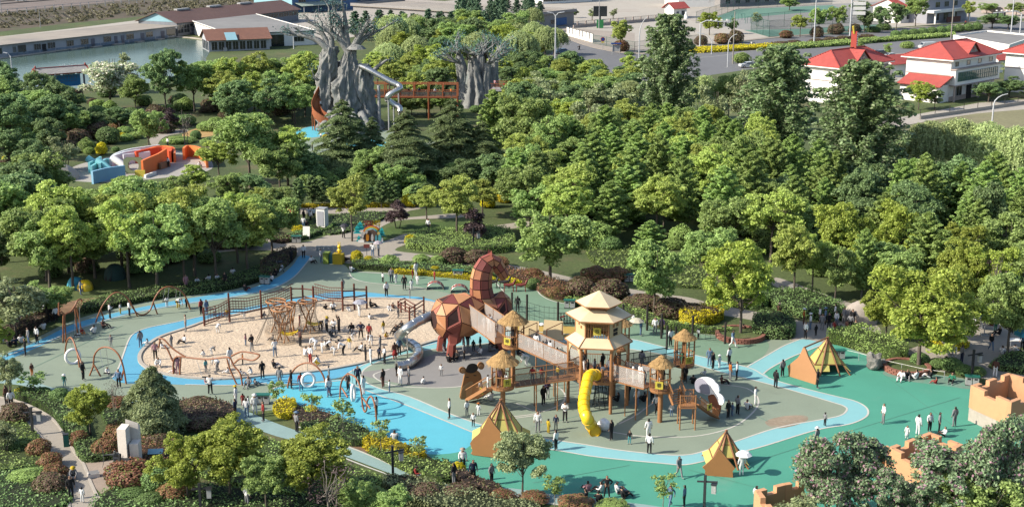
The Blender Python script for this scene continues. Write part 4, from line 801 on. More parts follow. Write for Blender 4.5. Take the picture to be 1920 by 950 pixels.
def lookout(label,px,py,y_deck,y_eave,y_apex,roof_w,plat_w,gap_dirs=(),sign=None,posts=5,a0=0.3,deck=None):
    """thatched lookout on one thick pole"""
    b = G(px,py); mp = MPP(b); zd = deck or ZAT(b,y_deck); ze = ZAT(b,y_eave); za = ZAT(b,y_apex); r = roof_w * mp / 2; pr = plat_w * mp / 2
    t = thing('thatched_lookout',label,'play tower',b)
    mb = MB(); pole(mb,(0,0),0,ze,0.20,12); mb.build('pole',m_postt,t)
    mb = MB(); mb.lathe([(0,zd - 0.22),(pr * 0.97,zd - 0.22),(pr,zd - 0.12),(pr,zd),(0,zd)],20,smooth=False); mb.build('platform',m_postt,t)
    for i in range(posts):
        a = a0 + 2 * math.pi * i / posts; mb = MB(); pole(mb,(pr * 0.94 * math.cos(a),pr * 0.94 * math.sin(a)),zd - 0.2,ze + 0.1,0.07,8); mb.build('post',m_postt,t)
    mb = MB(); k = 30
    for i in range(k):
        a = 2 * math.pi * i / k; a2 = 2 * math.pi * (i + 1) / k
        if any(abs((a - g + math.pi) % (2 * math.pi) - math.pi) < 0.42 for g in gap_dirs): continue
        p = Vector((math.cos(a) * pr * 0.96,math.sin(a) * pr * 0.96,0)); q = Vector((math.cos(a2) * pr * 0.96,math.sin(a2) * pr * 0.96,0))
        for z,w in ((zd + 0.1,0.05),(zd + 0.95,0.07)): mb.bar(p + Vector((0,0,z)),q + Vector((0,0,z)),w)
        mb.bar(p + Vector((0,0,zd + 0.1)),p + Vector((0,0,zd + 0.95)),0.03)
    mb.build('railing',m_postt,t)
    cone_thatch(t,r,ze,za)
    if sign: a = sign[0]; sign_board(t,(math.cos(a) * pr * 1.04,math.sin(a) * pr * 1.04,zd + 0.55),a + math.pi / 2,sign[1],0.62)
    return t,b,zd,pr,ze
def meshbridge(label,A,B,h=1.35,w=1.3,m=None,side_m=None,posts=(),name='mesh_bridge',nets=True):
    """walkway between deck points A and B with see-through sides"""
    A = Vector(A); B = Vector(B); c = (A + B) / 2; d = (B - A); d2 = Vector((d.x,d.y,0)).normalized(); s = Vector((-d2.y,d2.x,0)) * w / 2; u = Vector((0,0,1))
    t = thing(name,label,'bridge',(c.x,c.y,0)); o0 = Vector((c.x,c.y,0)); A = A - o0; B = B - o0
    n = max(4,int(d.length / 0.42))
    for i in range(n):
        p = A.lerp(B,(i + 0.04) / n); q = A.lerp(B,(i + 0.96) / n); mb = MB(); mb.add([p - s,q - s,q + s,p + s,p - s - u * 0.07,q - s - u * 0.07,q + s - u * 0.07,p + s - u * 0.07],[(0,1,2,3),(7,6,5,4),(0,4,5,1),(2,6,7,3),(1,5,6,2),(3,7,4,0)])
        mb.build('deck_board',m_post,t)
    for sg in (-1,1):
        mb = MB(); mb.bar(A + s * sg + u * h,B + s * sg + u * h,0.06); mb.bar(A + s * sg - u * 0.03,B + s * sg - u * 0.03,0.09)
        k = max(1,int(d.length / 2.2))
        for i in range(k + 1): p = A.lerp(B,i / k) + s * sg; mb.bar(p,p + u * h,0.05)
        mb.build('side_frame',m or m_postt,t)
        if nets:
            mb = MB(); th = s.normalized() * 0.012 * sg; P = [A + s * sg * 1.02 + u * 0.04,B + s * sg * 1.02 + u * 0.04,B + s * sg * 1.02 + u * (h - 0.04),A + s * sg * 1.02 + u * (h - 0.04)]
            mb.add(P,[(0,1,2,3)]); mb.build('side_mesh',side_m or m_net,t)
    for f in posts:
        p = A.lerp(B,f)
        for sg in (-1,1): mb = MB(); q = p + s * sg; pole(mb,(q.x,q.y),0,q.z,0.05,8); mb.build('support_post',m_postt,t)
    return t

# ---------------------------------------------------------------- faceted horse
m_hp = [mat('horse_%d' % i,c,0.55,0.06,2.0,dirt=(tuple(x * 0.75 for x in c),1.0,0.62)) for i,c in enumerate(((0.40,0.105,0.075),(0.66,0.285,0.13),(0.78,0.38,0.18),(0.27,0.07,0.06),(0.48,0.165,0.10),(0.57,0.22,0.115)))]
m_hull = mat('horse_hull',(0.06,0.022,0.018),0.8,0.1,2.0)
HB = (G(842,667) + G(925,648)) / 2; HRZ = math.radians(24)
horse = thing('horse_climbing_sculpture','giant faceted brown horse climbing sculpture with orange and maroon triangular panels','sculpture',HB,HRZ)
def ring(c,ax,ru,rv,n,off=0.0,sq=1.0):
    """polygon ring round axis ax; u sideways (y), v upwards"""
    ax = Vector(ax).normalized(); u = Vector((0,1,0)); v = ax.cross(u) * -1 if ax.cross(u).z < 0 or abs(ax.cross(u).z) < 1e-3 and ax.cross(u).x > 0 else ax.cross(u)
    out = []
    for j in range(n):
        a = 2 * math.pi * (j + off) / n; ca,sa = math.cos(a),math.sin(a)
        out.append(Vector(c) + u * ca * ru + v * sa * rv)
    return out
def panels(parent,rings,tri=True,skip=(),pal=None,th=0.05,inset=0.055,hull=True,ends=True):
    k = len(rings); n = len(rings[0]); q = 0; cen = [sum(r_,Vector()) / n for r_ in rings]
    for i in range(k - 1):
        for j in range(n):
            a,b,c,d = rings[i][j],rings[i][(j + 1) % n],rings[i + 1][(j + 1) % n],rings[i + 1][j]
            fs = ((a,b,c),(a,c,d)) if (i + j) % 2 else ((a,b,d),(b,c,d))
            for f in (fs if tri else ((a,b,c,d),)):
                q += 1
                if (i,j) in skip: continue
                m_ = sum(f,Vector()) / len(f); nn = (f[1] - f[0]).cross(f[-1] - f[0])
                if nn.length < 1e-4: continue
                nn.normalize()
                if nn.dot(m_ - (cen[i] + cen[i + 1]) / 2) < 0: nn = -nn; f = tuple(reversed(f))
                P = [p + (m_ - p).normalized() * inset for p in f]
                mb = MB(); mb.plate(P,nn,th); mb.build('panel',m_hp[pal[q % len(pal)] if pal else R.choice((0,1,2,2,1,4,5,3))],parent)
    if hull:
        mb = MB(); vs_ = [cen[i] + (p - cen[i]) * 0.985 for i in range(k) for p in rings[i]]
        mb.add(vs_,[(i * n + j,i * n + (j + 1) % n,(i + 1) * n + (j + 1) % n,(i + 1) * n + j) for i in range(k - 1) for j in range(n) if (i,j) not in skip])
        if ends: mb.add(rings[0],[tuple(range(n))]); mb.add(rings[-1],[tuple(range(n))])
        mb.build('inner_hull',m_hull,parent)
zb = ZAT(HB,588)
body = [ring((x,0,z),(1,0,0),ru,rv,8,off) for x,z,ru,rv,off in ((-3.7,zb - 0.1,0.85,0.85,0),(-3.1,zb - 0.05,1.75,1.75,0.5),(-1.8,zb,2.15,2.15,0),(-0.3,zb + 0.0,2.0,2.0,0.5),(0.9,zb - 0.05,1.6,1.6,0),(2.1,zb,1.5,1.5,0.5),(3.1,zb + 0.25,1.35,1.6,0),(3.8,zb + 0.3,0.7,0.9,0.5))]
panels(horse,body,True,skip=((2,6),(3,7),(4,6)))
zt = ZAT(HB,478); H0 = zb + 1.0
neck = [ring(c,ax,ru,rv,8,0.5) for c,ax,ru,rv in (((1.55,0,H0 - 0.35),(0.3,0,1),1.2,1.4),((1.1,0,H0 + 0.55),(0.05,0,1),1.0,1.12),((1.0,0,H0 + 1.4),(0.0,0,1),0.9,1.02),((1.02,0,H0 + 2.25),(0.1,0,1),0.82,1.0),((1.2,0,H0 + 3.0),(0.35,0,1),0.74,0.96),((1.6,0,zt - 0.98),(0.8,0,0.8),0.68,0.88),((2.05,0,zt - 0.78),(1,0,0.05),0.62,0.74))]
panels(horse,neck,False,pal=(1,0,3,0,2,5,4,1,3,0,4))
head = [ring(c,ax,ru,rv,8,0.5) for c,ax,ru,rv in (((2.05,0,zt - 0.78),(1,0,0.05),0.62,0.74),((2.5,0,zt - 1.08),(1,0,-0.9),0.62,0.70),((2.95,0,zt - 1.75),(0.8,0,-1),0.52,0.56),((3.4,0,zt - 2.5),(0.7,0,-1),0.42,0.44))]
panels(horse,head,False,pal=(1,5,2,4,1,0,5))
for sg in (-1,1): mb = MB(); mb.add([(1.75,sg * 0.2,zt - 0.12),(2.1,sg * 0.2,zt - 0.12),(1.95,sg * 0.45,zt - 0.15),(1.9,sg * 0.35,zt + 0.35)],[(0,1,3),(1,2,3),(2,0,3),(0,2,1)]); mb.build('ear',m_hp[0],horse)
for x,y,fx in ((-2.0,-1.15,-2.55),(-2.0,1.15,-2.55),(2.3,-1.05,2.75),(2.3,1.05,2.75)):
    rs = [[Vector((c[0] + c[2] * math.cos(2 * math.pi * (j + 0.5) / 6),c[1] + c[3] * math.sin(2 * math.pi * (j + 0.5) / 6),c[4])) for j in range(6)] for c in ((x,y * 0.9,0.95,0.75,zb - 0.9),(x * 0.97 + fx * 0.03 - 0.1,y,0.62,0.5,zb - 2.1),((x + fx) / 2 - 0.15,y * 1.05,0.42,0.36,1.3),(fx,y * 1.1,0.46,0.40,0.0))]
    leg = MB(); leg.add([p for r_ in rs for p in r_],[(i * 6 + j,i * 6 + (j + 1) % 6,(i + 1) * 6 + (j + 1) % 6,(i + 1) * 6 + j) for i in range(3) for j in range(6)],0); leg.build('leg',m_hp[0],horse)
# steel spiral slide out of the rump
def slide_tube(name,label,P,r,m,parent_loc,bands=None,flange=0.05,n=16,k=7,lip=True):
    t = thing(name,label,'slide',parent_loc); o0 = Vector(parent_loc); Q = [Vector(p) - o0 for p in smooth_loop([tuple(p) for p in P],False,k)]
    mb = MB(); mb.tube(Q,r,n,0,cap=False); mb.tube(Q,r * 0.93,n,0,cap=False); mb.build('chute',m,t)
    for i in range(0,len(Q),bands or 4):
        a = Q[i]; b = Q[min(i + 1,len(Q) - 1)]; d = (b - a) if (b - a).length > 1e-4 else (Q[i] - Q[i - 1]); d.normalize()
        mb = MB(); mb.tube([a - d * flange,a + d * flange],r * 1.09,n,0); mb.build('joint_ring',m if m is m_steel else m_yeld,t)
    return t,Q
hy = HB.y; e = G(744,694)
P = [atY(808,592,hy - 0.6),atY(785,602,hy - 1.4),atY(763,616,hy - 2.2),atY(748,630,e.y + 4.2),atY(756,640,e.y + 5.4),atY(771,644,e.y + 5.2),atY(783,653,e.y + 4.2),atY(784,665,e.y + 2.6),atY(774,676,e.y + 1.2),atY(760,684,e.y + 0.4),Vector((e.x,e.y,0.42))]
hs_t,_ = slide_tube('steel_tube_slide','winding stainless steel tube slide coming out of the horse',P,0.44,m_steel,(e.x,e.y,0),5)
for i in (2,4,7):
    mb = MB(); p = P[i] - Vector((e.x,e.y,0)); pole(mb,(p.x,p.y),0,p.z - 0.4,0.06); mb.build('support_post',m_steel,hs_t)

# ---------------------------------------------------------------- hexagonal wooden tower
TB = G(1120,757); tower = thing('wooden_play_tower','tall hexagonal cream and orange wooden play tower with two-tier roof','play tower',TB)
HR = 2.45; A0 = math.radians(-128)
def hexp(r,z,i,a0=A0): a = a0 + i * math.pi / 3; return Vector((r * math.cos(a),r * math.sin(a),z))
ZD = ZAT(TB,697) - 0.1; ZE = ZAT(G(1110,774),652); ZU0 = ZE + 0.55; ZU1 = ZAT(TB,588); ZC = ZAT(TB,566); ZA = ZAT(TB,545)
for i in range(6): mb = MB(); pole(mb,hexp(HR,0,i),0,ZE,0.14,10); mb.build('post',m_postt,tower)
mb = MB(); mb.prism([hexp(HR * 1.02,0,i)[:2] for i in range(6)],ZD - 0.25,ZD); mb.build('deck',m_postt,tower)
for i in range(6):
    a,b = hexp(HR * 0.98,ZD,i),hexp(HR * 0.98,ZD,i + 1)
    mb = MB()
    if i == 0: rail(mb,a,a.lerp(b,0.30)); rail(mb,a.lerp(b,0.70),b); pole(mb,a.lerp(b,0.30),ZD,ZD + 1.1,0.09); pole(mb,a.lerp(b,0.70),ZD,ZD + 1.1,0.09)
    elif i in (1,5): rail(mb,a,a.lerp(b,0.22)); rail(mb,a.lerp(b,0.78),b)
    else: rail(mb,a,b)
    mb.build('railing',m_postt,tower)
    # arched spandrel under the lower roof
    if i != 0:
        mb = MB(); d = (b - a); pts = [a.copy(),]; pts = []
        for q in range(13): f = q / 12; pts.append(Vector((a.x + d.x * f,a.y + d.y * f,ZE - 0.16 - 1.15 * abs(2 * f - 1) ** 2.4)))
        top = [Vector((b.x,b.y,ZE - 0.02)),Vector((a.x,a.y,ZE - 0.02))]
        nn = Vector((d.y,-d.x,0)); mb.plate(pts + top,nn,0.08); mb.build('arch_panel',m_cream,tower)
    mb = MB(); mb.bar(a + Vector((0,0,ZE - ZD - 0.02)),b + Vector((0,0,ZE - ZD - 0.02)),0.12,0.14); mb.build('eave_beam',m_postt,tower)
    mb = MB(); mb.plate([hexp(HR * 1.13,ZE - 0.02,i),hexp(HR * 1.13,ZE - 0.02,i + 1),hexp(HR * 0.78,ZU0 + 0.06,i + 1),hexp(HR * 0.78,ZU0 + 0.06,i)],(0,0,1),0.06); mb.build('lower_roof_panel',m_croof,tower)
    mb = MB(); mb.bar(hexp(HR * 1.14,ZE + 0.0,i),hexp(HR * 1.14,ZE + 0.0,i + 1),0.05,0.1); mb.bar(hexp(HR * 1.14,ZE + 0.06,i),hexp(HR * 0.78,ZU0 + 0.13,i),0.06); mb.build('roof_trim',m_postt,tower)
    # upper room
    a2,b2 = hexp(HR * 0.76,ZU0,i),hexp(HR * 0.76,ZU0,i + 1); d2 = b2 - a2; nn = Vector((d2.y,-d2.x,0)).normalized()
    mb = MB(); pole(mb,a2,ZU0,ZU1 + 0.05,0.09); mb.build('corner_post',m_postt,tower)
    hu = ZU1 - ZU0
    if i == 0:
        mb = MB(); rail(mb,a2,b2,hu * 0.78,0.2,0.06,0.08,0.06); mb.build('railing',m_postt,tower)
        mm_ = (a2 + b2) / 2 + nn * 0.08; sign_board(tower,(mm_.x,mm_.y,ZU0 + hu * 0.42),math.atan2(d2.y,d2.x),'谷',0.62)
    else:
        mb = MB(); mb.plate([a2,b2,b2 + Vector((0,0,hu)),a2 + Vector((0,0,hu))],nn,0.05); wp = mb.build('wall_panel',m_cream,tower)
        if i in (1,5):
            c = (a2 + b2) / 2 + nn * 0.07; rz = math.atan2(d2.y,d2.x)
            for wx,wz,sc in (((-0.15,0.62,0.26),(0.12,0.62,0.26),(-0.02,0.3,0.62)) if i == 1 else ((-0.1,0.62,0.24),(0.12,0.5,0.24))):
                p = c + d2.normalized() * wx * 2 + Vector((0,0,wz * hu)); mb = MB()
                for ix in (-1,1):
                    for iz in (-1,1): mb.box((ix * sc * 0.26,0,iz * sc * 0.26),(sc * 0.4,0.05,sc * 0.4))
                mb.build('window_pane',m_black if sc > 0.5 else m_postt,tower,p,rz)
    mb = MB(); mb.plate([hexp(HR * 1.10,ZU1 - 0.05,i),hexp(HR * 1.10,ZU1 - 0.05,i + 1),hexp(HR * 0.5,ZU1 + 0.55,i + 1),hexp(HR * 0.5,ZU1 + 0.55,i)],(0,0,1),0.06); mb.build('upper_roof_panel',m_croof,tower)
    mb = MB(); mb.bar(hexp(HR * 1.11,ZU1 - 0.04,i),hexp(HR * 1.11,ZU1 - 0.04,i + 1),0.05,0.1); mb.build('roof_trim',m_postt,tower)
    mb = MB(); mb.bar(hexp(HR * 0.5,ZU1 + 0.55,i),hexp(HR * 0.72,ZC + 0.05,i),0.07); mb.build('strut',m_postt,tower)
    mb = MB(); mb.plate([hexp(HR * 0.78,ZC,i),hexp(HR * 0.78,ZC,i + 1),Vector((0,0,ZA))],(0,0,1),0.05); mb.build('cap_roof_panel',m_croof,tower)
    mb = MB(); mb.bar(hexp(HR * 0.79,ZC + 0.01,i),hexp(HR * 0.79,ZC + 0.01,i + 1),0.05,0.08); mb.build('roof_trim',m_postt,tower)
mb = MB(); mb.prism([hexp(HR * 0.46,0,i)[:2] for i in range(6)],ZU1 + 0.5,ZC - 0.1); mb.build('lantern_core',m_post,tower)
# yellow tube slide
e = G(1113,815); s0 = hexp(HR * 0.93,ZD + 0.55,0).lerp(hexp(HR * 0.93,ZD + 0.55,1),0.5) + TB
P = [s0,atY(1105,704,s0.y - 0.9),atY(1099,726,s0.y - 2.2),atY(1095,748,s0.y - 3.5),atY(1095,766,s0.y - 4.7),atY(1101,784,s0.y - 5.9),Vector((e.x - 0.1,e.y + 0.4,0.52)),Vector((e.x + 0.1,e.y - 0.35,0.42))]
ys,_ = slide_tube('yellow_tube_slide','bright yellow ribbed tube slide curving down from the wooden tower',P,0.45,m_yel,(e.x,e.y,0),4,0.04)
# climbing net column under the tower
NB = G(1128,762); nt_ = thing('net_climber','dark rope net column hanging under the wooden tower','climbing net',NB)
mb = MB()
for i in range(10):
    a = i * 0.628; mb.tube([(0.75 * math.cos(a),0.75 * math.sin(a),0.05),(0.5 * math.cos(a + 0.4),0.5 * math.sin(a + 0.4),ZD - 0.3)],0.02,4); mb.tube([(0.75 * math.cos(a),0.75 * math.sin(a),0.05),(0.5 * math.cos(a - 0.4),0.5 * math.sin(a - 0.4),ZD - 0.3)],0.02,4)
for j in range(6): z = 0.1 + j * (ZD - 0.45) / 5; r_ = 0.75 - 0.25 * j / 5; mb.tube([(r_ * math.cos(q * 0.524),r_ * math.sin(q * 0.524),z) for q in range(12)],0.022,4,closed=True)
mb.build('rope_net',m_rope,nt_)

# ---------------------------------------------------------------- thatched lookouts and bridges
T1 = lookout('thatched lookout in front of the bear panel',943,770,722,680,656,62,44,(math.radians(205),math.radians(15)),(math.radians(-68),'竹'),5,-0.9)
T2 = lookout('thatched lookout joined to the horse by a mesh ramp',962,716,645,604,582,57,42,(math.radians(150),math.radians(-20)),(math.radians(-120),'禅'),5,-1.2)
T3 = lookout('thatched lookout with the wooden staircase',1237,791,727,685,666,48,42,(math.radians(160),math.radians(-10)),(math.radians(-105),'春'),5,-0.7)
T4 = lookout('thatched lookout at the back beside the blue track',1281,711,680,634,617,45,40,(math.radians(185),),(math.radians(-70),'山'),5,-0.3)
T5 = lookout('thatched lookout half hidden behind the wooden tower',1160,690,650,608,592,48,40,(math.radians(230),),None,5,0.2)
def deckpt(T,ang,ex=0.0): return Vector((T[1].x + math.cos(ang) * (T[3] + ex),T[1].y + math.sin(ang) * (T[3] + ex),T[2]))
hd = Vector((HB.x + 1.2,HB.y - 0.6,zb - 0.9))
meshbridge('mesh-sided ramp from the horse belly down to the thatched lookout',atY(894,606,HB.y - 1.3),deckpt(T2,math.radians(150)),1.9,1.5)
hx = lambda i,f: TB + hexp(HR * 1.0,ZD,i).lerp(hexp(HR * 1.0,ZD,i + 1),f)
meshbridge('long mesh-sided bridge from lookout to wooden tower on the left',deckpt(T2,math.radians(-20)),hx(4,0.6),1.35,1.4,posts=(0.35,0.7))
meshbridge('rope net bridge between front lookout and wooden tower',deckpt(T1,math.radians(15)),hx(5,0.5),1.05,1.3,side_m=m_dnet,posts=(0.35,0.7),name='rope_bridge')
meshbridge('mesh-sided bridge from wooden tower to the staircase lookout',hx(1,0.5),deckpt(T3,math.radians(160)),1.4,1.4,posts=(0.4,0.75))
meshbridge('grey see-through bridge from wooden tower to the back lookout',hx(2,0.3),deckpt(T4,math.radians(185)),1.25,1.5,m=m_darkp,side_m=m_dnet,posts=(0.5,),name='net_bridge')
# staircase and chute off T3
def stairs(parent,A,B,w,n=8,m=m_postt):
    A = Vector(A); B = Vector(B); d = Vector((B.x - A.x,B.y - A.y,0)); L = d.length; d.normalize(); s = Vector((-d.y,d.x,0)) * w / 2; u = Vector((0,0,1))
    for i in range(n):
        f = (i + 0.5) / n; p = A.lerp(B,f); mb = MB(); mb.box(p,(L / n * 1.05,w * 0.96,0.05),math.atan2(d.y,d.x)); mb.build('step',m,parent)
    for sg in (-1,1):
        mb = MB(); mb.bar(A + s * sg,B + s * sg,0.06,0.24); mb.build('stringer',m,parent)
        mb = MB(); rail(mb,A + s * sg,B + s * sg,0.95,0.2,0.03,0.06,0.16); mb.build('railing',m,parent)
st0 = deckpt(T3,math.radians(-12),0.1); ld = atY(1288,757,T3[1].y - 1.0); sgb = G(1345,786)
stc = thing('wooden_staircase','brown wooden staircase with landing descending from the right lookout','stairs',(ld.x,ld.y,0)); o0 = Vector((ld.x,ld.y,0))
stairs(stc,st0 - o0,ld - o0 + Vector((-0.6,0.05,0)),1.2,7)
lz = ld.z; mb = MB(); mb.box((0,0,lz - 0.06),(1.35,1.5,0.1)); mb.build('landing',m_postt,stc)
for sx in (-0.6,0.6):
    for sy in (-0.68,0.68): mb = MB(); pole(mb,(sx,sy),0,lz + 1.0,0.06); mb.build('support_post',m_postt,stc)
for sy in (-0.7,0.7): mb = MB(); rail(mb,(-0.6,sy,lz),(0.6,sy,lz),0.95,0.15); mb.build('railing',m_postt,stc)
cb = G(1340,786) - o0; cdir = Vector((cb.x - 0.65,cb.y,0)); mb = MB(); q0 = Vector((0.65,0,lz)); q1 = Vector((cb.x,cb.y,0.15)); dn = Vector((q1.x - q0.x,q1.y - q0.y,0)).normalized(); sn = Vector((-dn.y,dn.x,0)) * 0.5
mb.plate([q0 - sn,q1 - sn,q1 + sn,q0 + sn],(0,0,1),0.1); mb.build('chute',m_post,stc)
for sg in (-1,1): mb = MB(); rail(mb,q0 + sn * sg,q1 + sn * sg,0.75,0.18,0.03,0.06,0.1); mb.build('railing',m_postt,stc)
sign_board(stc,q0.lerp(q1,0.45) - sn * 1.1 + Vector((0,0,0.45)),math.atan2(dn.y,dn.x),'春',0.5)
# stairs of T1 beside the bear
a = deckpt(T1,math.radians(205),0.0); b = G(884,751); o1 = Vector((b.x,b.y,0)); stb = thing('wooden_stairs','sloping wooden stairs beside the bear panel','stairs',o1); stairs(stb,a - o1,Vector((0,0,0.15)),1.1,9); dd = (a - o1); sign_board(stb,Vector((dd.x * 0.5,dd.y * 0.5 - 0.7,dd.z * 0.5 + 0.55)),math.atan2(-dd.y,-dd.x) + math.pi,'竹',0.5)
# bear cut-out panel
def cutout(name,label,cat,layers,base,A,B):
    """standing panel built of thick flat layers, outlines in photo pixels on the vertical plane through A, B"""
    t = thing(name,label,cat,(base.x,base.y,0)); o_ = Vector((base.x,base.y,0)); n = Vector((B.y - A.y,-(B.x - A.x),0)).normalized()
    if n.y > 0: n = -n
    for nm,pts,m_,off,th in layers:
        P = [onplane(x,y,A,B) - o_ + n * off for x,y in pts]
        for p in P: p.z = max(p.z,0.0)
        mb = MB(); mb.plate(P,n,th); fix_normals(mb.build(nm,m_,t))
    return t
J = lambda x,y: (850 + x / 4.75,560 + y / 4.75)
bA,bB = G(863,748),G(902,741)
def oval(cx,cy,rx,ry,n=14,a0=0.0,a1=6.2832): return [(cx + rx * math.cos(a0 + (a1 - a0) * i / n),cy + ry * math.sin(a0 + (a1 - a0) * i / n)) for i in range(n)]
cutout('bear_panel','flat brown bear cut-out with dark hair and pale belly','cutout panel',[
  ('body',smooth_loop([J(60,885),J(62,820),J(80,740),J(100,660),J(150,620),J(220,640),J(245,690),J(245,790),J(200,870),J(130,892)],True,3),m_brownp,0,0.14),
  ('ear',oval(*J(80,632),6.8,6.2),m_brownp,-0.02,0.13),('ear',oval(*J(243,592),6.2,7),m_brownp,-0.02,0.13),('inner_ear',oval(*J(80,634),3.6,3.4),m_brownl,0.13,0.03),('inner_ear',oval(*J(242,594),3.2,3.8),m_brownl,0.13,0.03),
  ('hair',smooth_loop([J(105,640),J(118,590),J(150,570),J(195,575),J(212,610),J(190,640),J(150,655)],True,3),m_darkp,0.145,0.05),
  ('belly',smooth_loop([J(66,880),J(70,800),J(110,745),J(165,730),J(160,800),J(140,880)],True,3),mat('tan_panel',(0.58,0.36,0.17),0.7,0.05,1.5),0.143,0.03),
  ('eye',oval(*J(118,692),3.2,0.8),m_darkp,0.145,0.02),('eye',oval(*J(186,676),3.2,0.8),m_darkp,0.145,0.02)],G(878,746),bA,bB)
Mc = lambda x,y: (1150 + x / 4.523,600 + y / 4.523)
sA,sB = G(1312,771),G(1362,792)
cutout('sheep_panel','large white curly sheep cut-out with brown face beside the chute','cutout panel',[
  ('face',smooth_loop([Mc(812,640),Mc(850,615),Mc(900,640),Mc(917,720),Mc(905,790),Mc(880,812),Mc(850,760),Mc(825,700)],True,3),mat('red_brown_panel',(0.50,0.19,0.10),0.7,0.06,1.5),0,0.12),
  ('wool',smooth_loop([Mc(712,545),Mc(722,500),Mc(765,478),Mc(820,480),Mc(860,500),Mc(880,525),Mc(905,550),Mc(917,590),Mc(910,612),Mc(940,640),Mc(957,680),Mc(945,708),Mc(915,705),Mc(898,660),Mc(870,622),Mc(820,628),Mc(770,612),Mc(725,590)],True,3),m_white,0.13,0.14),
  ('wool_shade',smooth_loop([Mc(712,545),Mc(722,503),Mc(765,482),Mc(810,515),Mc(838,570),Mc(835,622),Mc(770,612),Mc(725,590)],True,3),mat('lilac_shade_panel',(0.46,0.45,0.55),0.7,0.04,1.5),0.275,0.02),  # shaded side of the wool, painted in as a thin lilac layer
  ('stand',[Mc(840,760),Mc(880,760),Mc(880,835),Mc(840,835)],m_post,-0.1,0.1)],G(1335,781),sA,sB)
# white faceted boulder ball by the slide
bb = G(1132,806); wb = MB(); bm = bmesh.new(); bmesh.ops.create_icosphere(bm,subdivisions=2,radius=0.52)
for v in bm.verts: v.co *= R.uniform(0.93,1.05)
me = bpy.data.meshes.new('white_ball'); bm.to_mesh(me); bm.free(); me.materials.append(m_white); o = bpy.data.objects.new('white_ball',me); COL.objects.link(o); o.location = (bb.x,bb.y,0.48); tag(o,'white faceted ball on the ground beside the yellow slide','ball')

# ---------------------------------------------------------------- tent houses
def tent_house(label,panel_px,apex,pA,pB,depth,m_,apex_h=None,bar_to=None,yshift=0.0):
    """brown outline panel in front, yellow pyramid on poles behind, ridge pole between"""
    b = (pA + pB) / 2; t = thing('tent_playhouse',label,'playhouse',(b.x,b.y,0)); o_ = Vector((b.x,b.y,0)); n = Vector((pB.y - pA.y,-(pB.x - pA.x),0)).normalized()
    if n.y > 0: n = -n
    P = [onplane(x,y,pA,pB) - o_ for x,y in panel_px]
    for p in P: p.z = max(0.02,p.z)
    mb = MB(); mb.plate(P,-n,0.16); fix_normals(mb.build('front_panel',m_,t))
    top = max(P,key=lambda p: p.z)
    c = -n * depth + Vector((yshift,0,0)); ax = atY(apex[0],apex[1],b.y + c.y) - o_; ax.y = c.y; hw = ax.z * 0.62; w2 = 1.15
    cor = [Vector((ax.x + sx * hw,ax.y + sy * hw * 0.8,ax.z * 0.12)) for sx,sy in ((-1,-1),(1,-1),(1,1),(-1,1))]
    mid = [ax.lerp(q,0.68) + Vector((0,0,-0.12 * ax.z)) for q in cor]
    for i in range(4):
        a,d = cor[i],cor[(i + 1) % 4]; a1,d1 = mid[i],mid[(i + 1) % 4]; nn = (d - a).cross(ax - a).normalized()
        if nn.dot((a + d) / 2 - Vector((ax.x,ax.y,0))) < 0: nn = -nn
        sub = []
        for f0,f1 in ((0,0.5),(0.5,1)):
            A_,B_ = a1.lerp(d1,f0),a1.lerp(d1,f1); mb = MB(); mb.plate([ax,A_,B_],nn,0.03); fix_normals(mb.build('side_panel',m_tent,t))
            if i != 0 or f0 == 0: mb = MB(); mb.plate([A_,B_,a.lerp(d,f1),a.lerp(d,f0)],nn,0.03); fix_normals(mb.build('side_panel',m_tent,t))
        mb = MB(); mb.bar(a1 + nn * 0.06,d1 + nn * 0.06,0.07); mb.build('rail',m_post,t)
        mb = MB(); mb.bar(ax.lerp(a1,0.5) + nn * 0.05,ax.lerp(d1,0.5) + nn * 0.05,0.05); mb.build('rail',m_post,t)
    for i in range(4):
        q = cor[i].copy(); q.z = 0; mb = MB(); mb.tube([q,mid[i],ax + (ax - mid[i]) * 0.06],0.07,6); mb.build('pole',m_post,t)
    for sx in (-0.22,0.22): mb = MB(); mb.tube([ax + Vector((0,-0.08,0.0)),Vector((ax.x + sx * hw * 2.2,ax.y - hw * 0.92,0))],0.085,6); mb.build('pole',m_post,t)
    mb = MB(); mb.tube([top + Vector((0,0,-0.02)),ax + Vector((0,0,0.08))],0.07,6); mb.build('ridge_pole',m_post,t)
    return t
Fc = lambda x,y: (840 + x / 3.519,680 + y / 3.519); Nc = lambda x,y: (1380 + x / 6.785,600 + y / 6.785); Gc = lambda x,y: (1280 + x / 3.519,680 + y / 3.519)
tent_house('brown and yellow tent playhouse half behind the fine-leaved tree',smooth_loop([Fc(145,530),Fc(165,500),Fc(205,465),Fc(235,415),Fc(262,365),Fc(275,362),Fc(300,400),Fc(345,455),Fc(395,505),Fc(405,540),Fc(385,560)],False,3) + [Fc(385,632),Fc(160,606),Fc(160,570)],(939.5,751),*(G(885,853),G(950,862)),2.6,m_brownp)
tent_house('largest brown and yellow tent playhouse on the teal surface',smooth_loop([Nc(655,582),Nc(720,530),Nc(790,470),Nc(830,400),Nc(855,347),Nc(882,370),Nc(920,470),Nc(980,590),Nc(1030,690)],False,3) + [Nc(1010,820),Nc(668,712),Nc(665,640)],(1552,634),*(G(1478.5,705),G(1529,721)),4.2,m_brownl,yshift=1.7)
